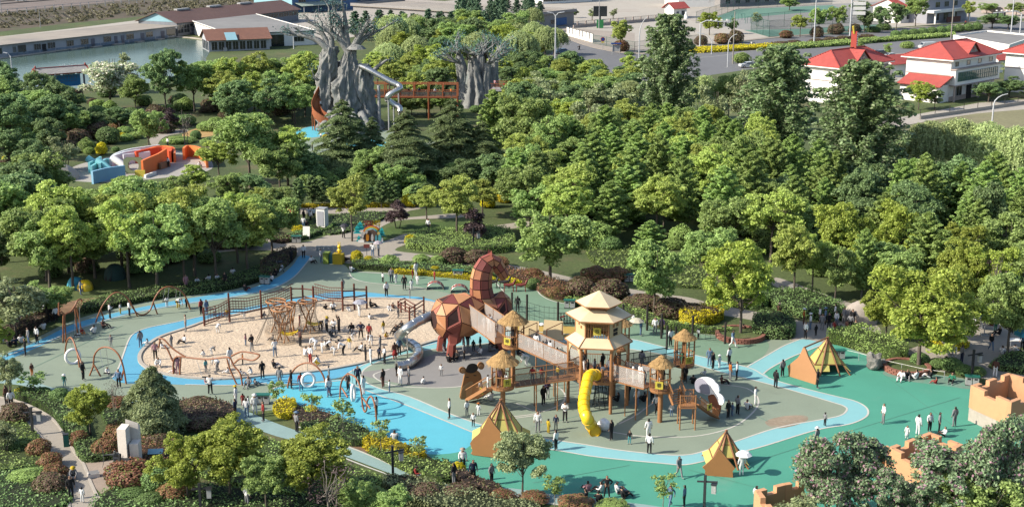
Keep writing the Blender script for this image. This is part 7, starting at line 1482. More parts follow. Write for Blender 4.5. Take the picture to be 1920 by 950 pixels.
for x,yb,yt,l in ((737,896,835,'in the planting strip'),(1320,958,890,'at the bottom edge on the teal surface'),(62,815,763,'beside the garden path'),(377,962,905,'among the bright trees at bottom left'),(1822,706,655,'on the right-hand plaza'),(228,900,850,'beside the archer statue'),(888,470,428,'in the hedge bank')):
    b = G(x,yb); h = ZAT(b,yt); t = thing('lantern_post','dark timber-look lantern post ' + l,'lamp post',b,R.uniform(-0.4,0.4),'dark lantern posts')
    mb = MB(); mb.box((0,0,h / 2),(0.17,0.17,h)); mb.build('post',m_dark,t); mb = MB(); mb.bar((-0.55,0,h * 0.80),(0.85,0,h * 0.86),0.1); mb.build('arm',m_dark,t)
    mb = MB(); mb.box((0.62,0,h * 0.66),(0.30,0.30,0.62)); ln = mb.build('lantern',m_graph,t); mb = MB(); mb.box((0.62,0,h * 0.66 + 0.34),(0.4,0.4,0.06)); mb.build('lantern_cap',m_dark,ln)
# parasols
def parasol(label,px,py,ytop,wpx,m_,sides=8,tilt=0.0):
    b = G(px,py); h = ZAT(b,ytop); r_ = wpx * MPP(b) / 2; t = thing('parasol',label,'parasol',b); mb = MB(); pole(mb,(0,0),0,h,0.05); mb.build('pole',m_metal,t); mb = MB(); mb.box((0,0,0.06),(0.7,0.7,0.12)); mb.build('base',m_metal,t)
    for i in range(sides):
        a,a2 = 2 * math.pi * i / sides,2 * math.pi * (i + 1) / sides; p,q = Vector((r_ * math.cos(a),r_ * math.sin(a),h - r_ * 0.42)),Vector((r_ * math.cos(a2),r_ * math.sin(a2),h - r_ * 0.42)); ap = Vector((0,0,h + 0.05))
        mb = MB(); mb.add([p,q,ap,p - Vector((0,0,0.25)),q - Vector((0,0,0.25)),(p + q) / 2 * 0.97 + Vector((0,0,-0.02 * 0))],[(0,5,2),(5,1,2),(0,3,4,5),(5,4,1)]); mb.build('canopy_panel',m_,t)
    return t
m_pg = mat('parasol_green',(0.03,0.20,0.17),0.8,0.1,2.0); m_pb = mat('parasol_blue',(0.10,0.52,0.72),0.8,0.06,2.0); m_pr = mat('parasol_red',(0.55,0.02,0.03),0.8,0.08,2.0)
parasol('dark green parasol, left one of the pair on the right plaza',1810,618,566,46,m_pg); parasol('dark green parasol in front of the other green one',1845,628,574,48,m_pg); parasol('bright blue parasol at the right edge',1922,668,612,50,m_pb); parasol('red parasol over the crowd at the upper plaza',535,425,384,46,m_pr); parasol('blue parasol under the trees left of the red one',465,430,390,40,m_pb); parasol('small red parasol glimpsed through the grove',372,425,388,30,m_pr)
# stalls under the parasols
for i,(x,y) in enumerate(((1908,650),(1785,622),(500,432))):
    b = G(x,y); t = thing('stall_table',('cluttered table below the bright blue parasol','low table left of the green parasols','table beside the blue parasol on the upper plaza')[i],'table',b); mb = MB(); mb.box((0,0,0.72),(1.8,0.8,0.06)); mb.build('top',m_wallw,t)
    for sx in (-0.8,0.8):
        for sy in (-0.3,0.3): mb = MB(); mb.box((sx,sy,0.35),(0.05,0.05,0.7)); mb.build('leg',m_metal,t)
# tents in the grove
def domet(label,px,py,w,h,m_):
    b = G(px,py); t = thing('pop_up_tent',label,'tent',b,R.uniform(-0.5,0.5)); mb = MB(); n = 12; rings__ = []
    prof = [(1.0,0.0),(0.97,0.35),(0.82,0.68),(0.5,0.92),(0.02,1.0)]
    mb.lathe([(r_ * w / 2,z * h) for r_,z in prof],8); mb.build('canopy',m_,t); mb = MB(); mb.add([(-0.45,-w * 0.485,0.02),(0.45,-w * 0.485,0.02),(0.12,-w * 0.36,h * 0.74),(-0.12,-w * 0.36,h * 0.74)],[(0,1,2,3)]); mb.build('door_flap',m_black,t)
    mb = MB()
    for k in range(2): a = k * 1.571 + 0.39; mb.tube([(math.cos(a) * w / 2 * 1.02 * math.cos(q),math.sin(a) * w / 2 * 1.02 * math.cos(q),h * 1.01 * math.sin(q)) for q in [math.pi * j / 12 for j in range(13)]],0.02,4)
    mb.build('tent_poles',m_dark,t)
domet('yellow pop-up tent under the left grove',160,543,1.7,1.15,m_yel); domet('light blue pop-up tent behind the yellow one',142,540,1.8,1.3,m_pb); domet('large dark green tent in the shade of the grove',216,522,2.4,1.7,mat('tent_green',(0.04,0.09,0.08),0.8,0.1,1.0))
# white cabinet, boards
b = G(605,428); t = thing('vending_cabinet','tall white cabinet beside the queue on the upper plaza','cabinet',b,-0.35); mb = MB(); mb.box((0,0,1.3),(1.2,1.0,2.6)); mb.build('body',m_wallw,t); mb = MB(); mb.box((0,-0.52,1.4),(0.9,0.04,1.9)); mb.build('door',mat('cabinet_front',(0.55,0.56,0.62),0.4,0.04,1.0),t); mb = MB(); mb.box((0,-0.02,2.66),(1.26,1.06,0.12)); mb.build('cap',m_metal,t)
b = G(575,448); t = thing('easel_board','white notice board on a stand at the plaza corner','notice board',b,-0.2); mb = MB(); mb.box((0,0,1.0),(0.9,0.05,1.2),rx=-0.15); mb.build('board',m_wallw,t)
for sx in (-0.4,0.4): mb = MB(); mb.tube([(sx,-0.1,0),(sx,0.1,1.6)],0.03,6); mb.build('leg',m_metal,t)
b = G(688,482); t = thing('small_sign','small dark sign on a post by the upper path','sign',b); mb = MB(); pole(mb,(0,0),0,1.3,0.03); mb.build('post',m_dark,t); mb = MB(); mb.box((0,-0.03,1.35),(0.7,0.05,0.45)); mb.build('panel',m_hp[3],t)
# picture stand with cut-out trees, rainbow and lettering
PS = G(697,452); ps = thing('picture_stand','colourful cut-out picture stand with rainbow, teal fir trees and red and yellow lettering','photo stand',PS); s_ = 1 / MPP(PS)
def psx(px,py): p = atY(px,py,PS.y) - PS; return p
m_tq = mat('turquoise_board',(0.03,0.58,0.60),0.6,0.04,1.0)
def pboard(nm,P,m_,off=0.0,th=0.06): mb = MB(); Q = [psx(x,y) + Vector((0,off,0)) for x,y in P]; [setattr(q,'z',max(0.02,q.z)) for q in Q]; mb.plate(Q,(0,-1,0),th); return fix_normals(mb.build(nm,m_,ps))
for cx,top,w in ((675.5,414,10),(670,421,9),(716,425,8),(712,430,7),(673,440,7)):
    for k in range(3): y0 = top + k * 5; pboard('fir_tier',[(cx,y0),(cx + w * (0.55 + 0.2 * k),y0 + 6.5),(cx - w * (0.55 + 0.2 * k),y0 + 6.5)],m_tq,-0.15 + 0.07 * k)
for k,(r_,c) in enumerate(((16,(0.72,0.10,0.05)),(14.2,(0.80,0.45,0.04)),(12.4,(0.78,0.68,0.08)),(10.6,(0.10,0.52,0.60)),(8.8,(0.70,0.80,0.85)))):
    P = [(697 + r_ * math.cos(a),434 - r_ * 0.72 * math.sin(a)) for a in [math.pi * j / 12 for j in range(13)]]; pboard('rainbow_band',P,mat('rainbow_%d' % k,c,0.6,0.04,1.0),-0.08 * k - 0.05)
pboard('back_board',[(682,451),(682,440),(690,430),(700,428),(708,434),(710,451)],mat('board_brown',(0.16,0.10,0.07),0.7,0.1,1.0),-0.5)
for cx,yb,w,h,c in ((690,450,6,16,(0.80,0.32,0.02)),(688,436,5,8,(0.75,0.72,0.68)),(681,444,5,12,(0.72,0.70,0.66)),(699,450,5,14,(0.70,0.66,0.62)),(706,451,5,13,(0.12,0.42,0.48)),(713,451,6,15,(0.10,0.50,0.55)),(711,438,5,6,(0.80,0.62,0.18)),(717,452,5,9,(0.70,0.70,0.72))): pboard('figure_board',oval(cx,yb - h / 2,w / 2,h / 2,10),mat('fig_%d' % int(cx),c,0.6,0.25,6.0),-0.6 - 0.02 * (cx % 5))
pboard('name_board',[(673,447),(684,447),(684,453),(673,453)],m_wallw,-0.75)
pboard('base_board',[(672,451),(722,451),(722,455),(672,455)],mat('fig_blue',(0.25,0.52,0.66),0.6,0.1,2.0),-0.7)
for ch,x,m_ in (('文',686.5,m_trimr),('明',694.5,m_trimr),('公',702,m_sign),('园',708.5,m_sign)): p = psx(x,418); text_obj(ch,0.72,MATS['red_trim'] if m_ is m_trimr else m_yel,ps,(p.x,-0.1,p.z),(math.pi / 2,0,0),'letter')
mb = MB(); p,q = psx(683,424),psx(712,424); mb.bar(p,q,0.06); mb.build('letter_rail',m_metal,ps)
for x in (684,711): p = psx(x,424); mb = MB(); pole(mb,(p.x,0.05),0,p.z + 0.3,0.05); mb.build('post',m_metal,ps)
# photo props at the entrance: green box, teal box, yellow box with rabbit, lettering
for x,y,w,h,m_,l in ((613,493,0.62,1.25,mat('prop_green',(0.30,0.40,0.06),0.6,0.05,1.0),'olive green box prop beside the crowd at the entrance'),(622,492,0.55,1.0,mat('prop_teal',(0.05,0.20,0.21),0.6,0.05,1.0),'dark teal box prop between green and yellow boxes'),(635,494,1.15,1.15,mat('prop_yellow',(0.66,0.47,0.02),0.6,0.05,1.0),'yellow cube prop with a yellow rabbit figure on top')):
    b = G(x,y); t = thing('box_prop',l,'display box',b,-0.2); mb = MB(); mb.box((0,0,h / 2),(w,0.9,h)); mb.build('box',m_,t); mb = MB(); mb.box((0,0,h + 0.03),(w + 0.06,0.96,0.06)); mb.build('lid',m_,t)
b = G(637,493); t = thing('rabbit_figure','small yellow rabbit figure standing on the yellow cube','figurine',(b.x,b.y,1.22),-0.2); m_ = MATS['slide_yellow']
for nm,prof,c in (('body',[(0,0.55),(0.16,0.5),(0.2,0.25),(0.15,0),(0,0)],(0,0,0)),('head',[(0,0.48),(0.16,0.4),(0.22,0.24),(0.16,0.06),(0,0)],(0,0,0.5))): mb = MB(); mb.lathe(prof,12,c); mb.build(nm,m_,t)
for sx in (-0.09,0.09): mb = MB(); mb.tube([(sx,0,0.92),(sx * 1.3,0,1.3)],[0.05,0.04],8); mb.build('ear',m_,t); mb = MB(); mb.tube([(sx * 1.8,0,0.4),(sx * 3.2,-0.05,0.22)],0.05,6); mb.build('arm',m_,t)
for i in range(4): b = G(599 + i * 9,478); mb = MB(); mb.box((0,0,0.62),(0.62,0.25,0.18)); mb.box((0,0.0,1.0),(0.7,0.25,0.16)); mb.box((-0.2,0,0.8),(0.14,0.252,0.6)); mb.box((0.15,0,0.55),(0.14,0.252,1.1)); o = mb.build('block_letter',mat('silver_letter',(0.52,0.55,0.56),0.4,0.1,1.0),None,(b.x,b.y,0),-0.1); tag(o,'large silver block character behind the boxes, ' + ordinal(i,4),'letter','silver block characters')
# brick planters, rocks
for x,y,r_,l in ((1388,631,2.2,'brick ring planter under the bright tree'),(1700,693,1.9,'round brick planter under the huge bright tree')):
    b = G(x,y); t = thing('brick_planter',l,'planter',b); n = 26
    base = MB(); base.box((0,0,0),(2 * math.pi * r_ / n * 0.94,0.34,0.155)); bme = base.mesh('brick',m_brick)
    for ring_i in range(3):
        for k in range(n): a = 2 * math.pi * (k + 0.5 * (ring_i % 2)) / n; o = bpy.data.objects.new('brick',bme); COL.objects.link(o); o.parent = t; o.location = (r_ * math.cos(a),r_ * math.sin(a),0.08 + 0.165 * ring_i); o.rotation_euler.z = a + math.pi / 2
    mb = MB(); mb.lathe([(0,0.36),(r_ - 0.15,0.36),(r_ - 0.15,0)],20,smooth=False); mb.build('soil',m_grass,t)
for x,y,w,h,l in ((1638,692,1.3,1.5,'upright grey boulder on the teal surface edge'),(1652,688,0.8,0.7,'smaller grey stone behind the upright boulder'),(727,497,1.6,1.0,'grey ornamental rock in the upper hedge'),(1480,545,2.0,0.7,'flat grey rock beside the rising garden path')):
    b = G(x,y); bm = bmesh.new(); bmesh.ops.create_icosphere(bm,subdivisions=3,radius=1.0); rr_ = random.Random(int(x))
    ph = [rr_.uniform(0,6) for _ in range(6)]
    for v in bm.verts: f = 1 + 0.18 * math.sin(v.co.x * 4 + ph[0]) * math.sin(v.co.z * 3 + ph[1]) + 0.12 * math.sin(v.co.y * 6 + ph[2] + v.co.z * 5) + rr_.uniform(-0.03,0.03); v.co = Vector((v.co.x * w * 0.55,v.co.y * w * 0.5,(v.co.z + 0.85) * h * 0.55)) * f; v.co.z = max(0,v.co.z)
    me = bpy.data.meshes.new('boulder'); bm.to_mesh(me); bm.free(); me.materials.append(m_rock); o = bpy.data.objects.new('boulder',me); COL.objects.link(o); o.location = b; tag(o,l,'rock')
# rope barrier along the teal edge
a0 = G(1575,668); t = thing('rope_barrier','white rope barrier along the upper edge of the teal surface','barrier',a0); P = [G(x,y) - a0 for x,y in ((1575,668),(1610,676),(1650,688),(1690,697),(1730,706),(1770,712))]; mb = MB(); mb.tube([p + Vector((0,0,0.75)) for p in P],0.018,5); mb.build('rope',m_wallw,t)
for p in P: mb = MB(); pole(mb,(p.x,p.y),0,0.8,0.025); mb.build('stake',m_metal,t)
# pushchairs
def stroller(label,x,y,rz,m_):
    b = G(x,y); t = thing('pushchair',label,'pushchair',b,rz); mb = MB(); mb.plate([(-0.25,-0.35,0.45),(0.25,-0.35,0.45),(0.25,0.15,0.42),(-0.25,0.15,0.42)],(0,0,1),0.08); mb.plate([(-0.25,0.15,0.42),(0.25,0.15,0.42),(0.25,0.4,0.95),(-0.25,0.4,0.95)],(0,-1,0.4),0.06); mb.build('seat',m_,t)
    mb = MB(); mb.add([(-0.27,0.4,0.95),(0.27,0.4,0.95),(0.27,0.1,1.18),(-0.27,0.1,1.18),(-0.27,-0.18,1.1),(0.27,-0.18,1.1)],[(0,1,2,3),(3,2,5,4)]); mb.build('hood',m_,t)
    for sx in (-0.26,0.26): mb = MB(); mb.tube([(sx,-0.42,0.1),(sx,0.1,0.5),(sx,0.62,1.05)],0.018,5); mb.tube([(sx,0.42,0.1),(sx,-0.1,0.5)],0.018,5); mb.build('frame',m_metal,t)
    for sx in (-0.26,0.26):
        for sy in (-0.42,0.42): mb = MB(); mb.tube([(sx - 0.025,sy,0.1),(sx + 0.025,sy,0.1)],0.1,10); mb.build('wheel',m_black,t)
    mb = MB(); mb.tube([(-0.26,0.62,1.05),(0.26,0.62,1.05)],0.02,5); mb.build('handle',m_dark,t)
for x,y,rz,m_,l in ((625,640,1.2,m_dark,'black pushchair in the middle of the sand pit'),(526,508,0.4,m_dark,'dark pushchair on the entrance strip'),(1782,674,1.0,m_metal,'grey pushchair on the right-hand plaza'),(1572,622,2.0,m_dark,'dark pushchair among the crowded path')): stroller(l,x,y,rz,m_)
# stone monument slabs, plaque, seat
def slab(P,h0,h1,m_,parent,nm): mb = MB(); Q = [Vector(p) for p in P]; n = len(Q); mb.add([*[(q.x,q.y,0) for q in Q],*[(q.x,q.y,h0 + (h1 - h0) * i / max(1,n - 1)) for i,q in enumerate(Q)]],[(3,2,1,0),(4,5,6,7),(0,1,5,4),(1,2,6,5),(2,3,7,6),(3,0,4,7)]); return fix_normals(mb.build(nm,m_,parent))
mo = G(244,882); mon = thing('stone_monument','two tall pale stone slabs behind the archer statue','monument',mo)
ha,hb = ZAT(G(236,882),803),ZAT(G(254,880),830)
slab([(-0.72,-0.12,0),(-0.05,-0.25,0),(-0.02,0.75,0),(-0.6,0.85,0)],ha,ha * 1.02,m_stone,mon,'tall_slab'); slab([(0.08,-0.05,0),(0.72,0.02,0),(0.7,0.9,0),(0.1,0.9,0)],hb,hb * 1.01,m_stone,mon,'short_slab'); slab([(-0.35,0.9,0),(0.55,0.95,0),(0.55,1.4,0),(-0.35,1.4,0)],ha * 1.12,ha * 0.82,m_stone,mon,'rear_slab')
b = G(176,893); t = thing('stone_plaque','small sloping stone plaque in front of the archer statue','plaque',b,0.4); mb = MB(); mb.box((0,0,0.15),(0.8,0.5,0.3)); mb.build('base',m_stone,t); mb = MB(); mb.box((0,-0.02,0.34),(0.7,0.42,0.05),rx=0.25); mb.build('face',m_flatg,t)
b = G(293,868); t = thing('info_board','pale blue sloping information board in the red shrubs','sign',b,0.1); mb = MB(); mb.box((0,0,0.95),(1.1,0.5,0.05),rx=0.5); mb.build('panel',m_lblue,t)
for sx in (-0.4,0.4): mb = MB(); pole(mb,(sx,0.05),0,0.9,0.04); mb.build('leg',m_dark,t)
b = G(125,836); t = thing('litter_bin','slim green litter bin beside the garden path','bin',b,0.3); mb = MB(); mb.box((0,0,0.5),(0.4,0.35,0.95)); mb.build('body',m_green,t); mb = MB(); mb.box((0,0,1.0),(0.44,0.4,0.06)); mb.build('lid',m_dark,t)
# ---------------------------------------------------------------- road furniture
def lamp(label,px,yb,yt,arms,name='street_lamp',m_=None,r_=0.13,curve=0.0,cat='street lamp'):
    """arms: list of (dx, dz) metres from the pole head; curve > 0 bends the pole over"""
    b = G(px,yb); h = ZAT(b,yt); t = thing(name,label,cat,b); m_ = m_ or m_lampw; mb = MB()
    if curve: pts = [(0,0,0),(0,0,h * 0.7)] + [(curve * (1 - math.cos(q)),0,h * 0.7 + h * 0.3 * math.sin(q)) for q in (0.35,0.7,1.05,1.4)]; mb.tube(pts,[r_,r_ * 0.9,r_ * 0.8,r_ * 0.7,r_ * 0.6,r_ * 0.5],8)
    else: mb.tube([(0,0,0),(0,0,h)],[r_ * 1.2,r_ * 0.7],8)
    mb.build('pole',m_,t)
    for dx,dz in arms: mb = MB(); mb.tube([(0,0,h - 0.4),(dx * 0.5,0,h + dz * 0.7),(dx,0,h + dz)],r_ * 0.5,6); mb.build('arm',m_,t); mb = MB(); mb.box((dx * 1.25,0,h + dz),(abs(dx) * 0.6 + 0.4,0.35,0.16),ry=-0.2 * (1 if dx > 0 else -1)); mb.build('lamp_head',m_,t)
    return t
lamp('tall white double-armed street lamp at the junction',1041,128,28,[(1.3,0.6),(-1.3,0.6)],r_=0.2); lamp('white curved street lamp left of the very tall poplar',1197,150,32,[],curve=2.2); lamp('white curved street lamp right of the very tall poplar',1364,126,64,[],curve=2.6); lamp('white curved street lamp standing in the dry field',1859,243,176,[],curve=2.9,r_=0.16)
lamp('white pole with bent signal arm right of the poplar',1334,102,74,[(-2.6,1.6)],'signal_pole',cat='signal'); lamp('grey timber pole beside the curved lamp',1374,120,22,[],'utility_pole',mat('pole_timber',(0.42,0.38,0.33),0.9,0.1,2.0),0.16,cat='pole'); lamp('white pole with short arm above the wide tree sculpture',960,124,70,[(2.2,0.3)],'signal_pole',cat='signal'); lamp('tall white pole on the median left of the roof sign',1526,84,-12,[(1.2,0.5)],r_=0.2); lamp('pale concrete pole behind the glazed villa',1783,73,-12,[],'utility_pole',mat('pole_timber',(0.42,0.38,0.33)),0.2,cat='pole'); lamp('white pole at the top right before the signal gantry',1895,68,-12,[(1.2,0.4)],r_=0.2); lamp('white lamp at the far left over the pond',25,160,105,[(-0.9,0.7)],r_=0.15); lamp('small white lamp beside the workshop bay',551,92,62,[(-1.0,0.8)],r_=0.15); lamp('grey post on the railway bank',76,52,18,[],'utility_pole',m_metal,0.12,cat='pole'); lamp('white post at the top left corner',3,28,-6,[],'utility_pole',m_metal,0.14,cat='pole')
lamp('thin pole above the display screen',1123,54,-10,[],'utility_pole',m_metal,0.12,cat='pole')
b = G(1593,72); h = ZAT(b,-12); t = thing('sign_gantry','white pole carrying stacked white sign panels behind the villas','sign',b); mb = MB(); pole(mb,(0,0),0,h,0.22); mb.build('pole',m_lampw,t)
for k in range(4): z = ZAT(b,25 - k * 9); mb = MB(); mb.box((2.4,0,z),(4.0,0.15,1.0)); mb.build('panel',m_wallw,t); mb = MB(); mb.bar((0,0,z - 0.55),(4.4,0,z - 0.55),0.12); mb.build('bracket',m_lampw,t)
for px,yb,yt,dx,l in ((1312,92,44,8.5,'white signal gantry over the road right of the poplar'),(1912,66,26,-9.0,'white signal gantry at the top right corner')):
    b = G(px,yb); h = ZAT(b,yt); t = thing('signal_gantry',l,'signal',b); mb = MB(); pole(mb,(0,0),0,h,0.22); mb.build('pole',m_lampw,t); mb = MB(); mb.tube([(0,0,h),(dx * 0.2,0,h + 0.8),(dx,0,h + 0.2)],0.16,8); mb.build('arm',m_lampw,t)
    for k in range(4): mb = MB(); mb.box((dx * (0.35 + 0.18 * k),0,h + 0.95),(0.5,0.4,0.4)); mb.build('camera',m_wallw,t)
    for k in range(2): mb = MB(); mb.box((dx * (0.6 + 0.25 * k),0,h - 0.2),(0.45,0.3,1.2)); mb.build('signal_head',m_dark,t)
b = G(1125,53); t = thing('display_screen','black display screen on a green pillar in the yard','screen',b); mb = MB(); mb.box((0,0,1.4),(2.2,1.2,2.8)); mb.build('pillar',mat('pillar_green',(0.05,0.30,0.10),0.6,0.1,1.0),t); mb = MB(); mb.box((0,0,5.6),(4.6,0.5,3.4)); sc_ = mb.build('screen_case',m_dark,t); mb = MB(); mb.box((0,-0.27,5.6),(4.2,0.03,3.0)); mb.build('screen',m_glass,sc_); mb = MB(); pole(mb,(0,0),2.8,4.0,0.3); mb.build('post',m_dark,t)
b = G(1130,95); t = thing('no_entry_sign','round blue and red traffic sign beside the side road','traffic sign',b); mb = MB(); pole(mb,(0,0),0,3.4,0.08); mb.build('post',m_metal,t); mb = MB(); mb.tube([(0,-0.1,3.2),(0,-0.14,3.2)],0.62,20); f_ = mb.build('rim',m_trimr,t); mb = MB(); mb.tube([(0,-0.141,3.2),(0,-0.17,3.2)],0.46,20); mb.build('disc',mat('sign_blue',(0.03,0.08,0.35),0.5,0.05,1.0),f_); mb = MB(); mb.box((0,-0.12,2.35),(0.9,0.04,0.35)); mb.build('plate',m_sign,t)
b = G(1155,102); t = thing('bus_shelter','small shelter with blue and white fascia by the junction','bus shelter',b)
for sx in (-1.0,1.0): mb = MB(); pole(mb,(sx,0),0,2.8,0.08); mb.build('post',m_metal,t)
mb = MB(); mb.box((0,0,2.95),(2.8,0.9,0.3)); mb.build('fascia',mat('sign_blue',(0.03,0.08,0.35)),t); mb = MB(); mb.box((0,0.1,1.6),(2.0,0.05,1.8)); mb.build('back_panel',m_frame,t)
# green mesh fences of yard and courts
def meshfence(label,P,h,step=3.0):
    Q = [G(x,y) for x,y in P]; o_ = Q[0]; t = thing('mesh_fence',label,'fence',o_); mm_ = mat('fence_green',(0.05,0.14,0.11),0.6,0.1,2.0)
    for i in range(len(Q) - 1):
        a,b = Q[i] - o_,Q[i + 1] - o_; n = max(1,int((b - a).length / step)); u = Vector((0,0,1))
        for k in range(n + 1): p = a.lerp(b,k / n); mb = MB(); pole(mb,(p.x,p.y),0,h,0.06,6); mb.build('post',mm_,t)
        mb = MB()
        for z in (0.1,h / 2,h): mb.bar(a + u * z,b + u * z,0.07)
        mb.build('rail',mm_,t); mb = MB(); mb.add([a + u * 0.1,b + u * 0.1,b + u * h,a + u * h],[(0,1,2,3)]); mb.build('mesh_panel',mat('fence_mesh',(0.06,0.15,0.12),0.8,0.1,2.0,alpha=0.22),t)
meshfence('green mesh fence round the near sports court',[(1408,58),(1442,70),(1560,66),(1655,60)],5.0,6.0); meshfence('green mesh fence behind the near sports court',[(1408,56),(1500,48),(1660,40)],5.0,8.0); meshfence('green mesh fence of the far court',[(1305,44),(1385,17),(1560,8)],4.0,10.0); meshfence('mesh fence along the yard footway',[(1112,82),(1190,96),(1310,82)],2.6,6.0)
a = G(-60,36); b = G(285,4); n = 22; t = thing('railway_fence','grey concrete post fence along the railway','fence',a)
for i in range(n): p = (b - a) * (i / (n - 1)); mb = MB(); mb.box((p.x,p.y,1.2),(0.3,0.3,2.4)); mb.build('post',m_metal,t)
mb = MB(); u = Vector((0,0,1)); mb.bar(u * 2.2,(b - a) + u * 2.2,0.12); mb.bar(u * 1.2,(b - a) + u * 1.2,0.08); mb.build('rail',m_metal,t)
for i in range(26):
    x = -10 + i * 8 + R.uniform(-2,2); y = 50 - x * 0.11 + R.uniform(-3,2); b = G(x,y); mb = MB(); L = R.uniform(3,6); mb.tube([(0,0,0.05),(L * 0.35,L * 0.5,L * 0.5)],0.14,5); o = mb.build('leaning_log',m_barkp,None,(b.x,b.y,0),2.2 + R.uniform(-0.4,0.4)); tag(o,'pale log leaning on the railway bank, ' + ordinal(i,26),'log','pale logs on the railway bank')
# play gym behind the court fence
for i,(x,y) in enumerate(((1390,38),(1402,44),(1372,42))): b = G(x,y); mb = MB(); mb.tube([(-1.2,0,0),(-1.2,0,2.2),(1.2,0,2.2),(1.2,0,0)],0.08,6); mb.tube([(0,0,2.2),(0.3,0.6,1.0),(0.3,0.6,0)],0.08,6); o = mb.build('exercise_frame',m_green,None,(b.x,b.y,0),i * 0.6); tag(o,'green outdoor exercise frame beside the court, ' + ordinal(i,3),'exercise frame','exercise frames')
# vehicles
def car(label,px,py,rz,m_,van=False):
    b = G(px,py); t = thing('car',label,'van' if van else 'car',b,rz); L,W = (4.8,1.8) if van else (4.4,1.75)
    prof = [(-L / 2,0.35),(-L / 2,0.85),(-L / 2 + 0.15,0.98),(-0.25 * L,1.02),(-0.12 * L,1.45),(0.22 * L,1.47),(0.36 * L,1.05),(L / 2 - 0.05,0.95),(L / 2,0.7),(L / 2,0.35)] if not van else [(-L / 2,0.35),(-L / 2,1.0),(-L / 2 + 0.5,1.15),(-L / 2 + 0.9,1.95),(L / 2 - 0.1,1.98),(L / 2,1.8),(L / 2,0.35)]
    mb = MB(); n = len(prof); vs_ = []
    for y,ins in ((-W / 2,0.0),(W / 2,0.0)): vs_ += [(x,y * (0.86 if z > 1.2 else 1),z) for x,z in prof]
    mb.add(vs_,[tuple(range(n)),tuple(range(2 * n - 1,n - 1,-1))] + [(i,n + i,n + (i + 1) % n,(i + 1) % n) for i in range(n)]); fix_normals(mb.build('body',m_,t))
    if not van:
        for nm,P in (('windscreen',[(-0.24 * L,-0.72,1.05),(-0.24 * L,0.72,1.05),(-0.135 * L,0.66,1.42),(-0.135 * L,-0.66,1.42)]),('rear_window',[(0.24 * L,-0.66,1.43),(0.24 * L,0.66,1.43),(0.35 * L,0.72,1.08),(0.35 * L,-0.72,1.08)])): mb = MB(); mb.plate(P,(-1 if nm[0] == 'w' else 1,0,0.9),0.03); fix_normals(mb.build(nm,m_glass,t))
        for sg in (-1,1): mb = MB(); mb.plate([(-0.20 * L,sg * 0.875,1.06),(0.30 * L,sg * 0.875,1.06),(0.2 * L,sg * 0.77,1.4),(-0.11 * L,sg * 0.77,1.4)],(0,sg,0.2),0.02); fix_normals(mb.build('side_window',m_glass,t))
    else: mb = MB(); mb.plate([(-L / 2 + 0.5,-0.75,1.2),(-L / 2 + 0.5,0.75,1.2),(-L / 2 + 0.85,0.7,1.85),(-L / 2 + 0.85,-0.7,1.85)],(-1,0,0.5),0.03); fix_normals(mb.build('windscreen',m_glass,t))
    for sx in (-0.3,0.3):
        for sg in (-1,1): mb = MB(); mb.tube([(sx * L,sg * (W / 2 - 0.18),0.32),(sx * L,sg * (W / 2 + 0.02),0.32)],0.32,14); w_ = mb.build('wheel',m_black,t); mb = MB(); mb.tube([(sx * L,sg * (W / 2 + 0.02),0.32),(sx * L,sg * (W / 2 + 0.04),0.32)],0.19,10); mb.build('rim',m_steel,w_)
    for sg in (-1,1): mb = MB(); mb.box((-L / 2 - 0.01,sg * 0.62,0.75),(0.06,0.36,0.16)); mb.build('headlight',m_white,t); mb = MB(); mb.box((L / 2 + 0.01,sg * 0.66,0.78),(0.05,0.3,0.16)); mb.build('tail_light',m_trimr,t)
    return t
cp = lambda n_,c: mat('car_' + n_,c,0.25,0.02,1.0,spec=0.6)
car('blue car waiting in the shade of the side road',1053,101,0.5,cp('blue',(0.18,0.32,0.48))); car('yellow taxi behind the walkway trees',984,122,3.0,cp('yellow',(0.75,0.60,0.03))); car('white car on the near carriageway by the utility pole',1402,127,0.25,cp('white',(0.78,0.78,0.78))); car('white car parked at the top beside the junipers',820,17,0.3,cp('white',(0.78,0.78,0.78))); car('white car parked left of the villa with roof sign',1484,106,0.3,cp('white',(0.78,0.78,0.78))); car('dark car parked behind the villa with roof sign',1648,104,0.3,cp('grey',(0.10,0.10,0.11))); car('white car parked between the villas',1668,110,0.3,cp('white',(0.78,0.78,0.78))); car('silver car between the villas near the red link roof',1676,122,0.3,cp('silver',(0.5,0.51,0.52))); car('white van behind the glazed villa',1738,92,0.25,cp('white',(0.78,0.78,0.78)),True); car('white car glimpsed through the poplar',1172,142,0.2,cp('white',(0.78,0.78,0.78))); car('blue and white car at the top left corner',40,3,0.1,cp('white',(0.78,0.78,0.78)))
def scooter(label,px,py,rz):
    b = G(px,py); t = thing('scooter',label,'scooter',b,rz)
    for x in (-0.6,0.6): mb = MB(); mb.tube([(x,-0.05,0.25),(x,0.05,0.25)],0.25,12); mb.build('wheel',m_black,t)
    mb = MB(); mb.tube([(-0.6,0,0.3),(-0.1,0,0.3),(0.3,0,0.55),(0.75,0,0.65)],[0.06,0.14,0.16,0.1],8); mb.tube([(-0.6,0,0.3),(-0.42,0,0.95)],0.06,6); mb.build('body',m_dark,t); mb = MB(); mb.tube([(-0.42,-0.3,0.98),(-0.42,0.3,0.98)],0.03,6); mb.build('handlebar',m_dark,t); mb = MB(); mb.box((0.35,0,0.75),(0.6,0.25,0.1)); mb.build('seat',m_black,t)
SCOOT = ((1086,94,1.3),(1411,87,2.9),(1449,87,2.9),(1812,47,3.0))
for (x,y,rz),l in zip(SCOOT,('scooter riding along the shaded side road','scooter on the far carriageway by the round shrubs','scooter in front of the court fence','scooter passing the grey house')): scooter(l,x,y,rz)
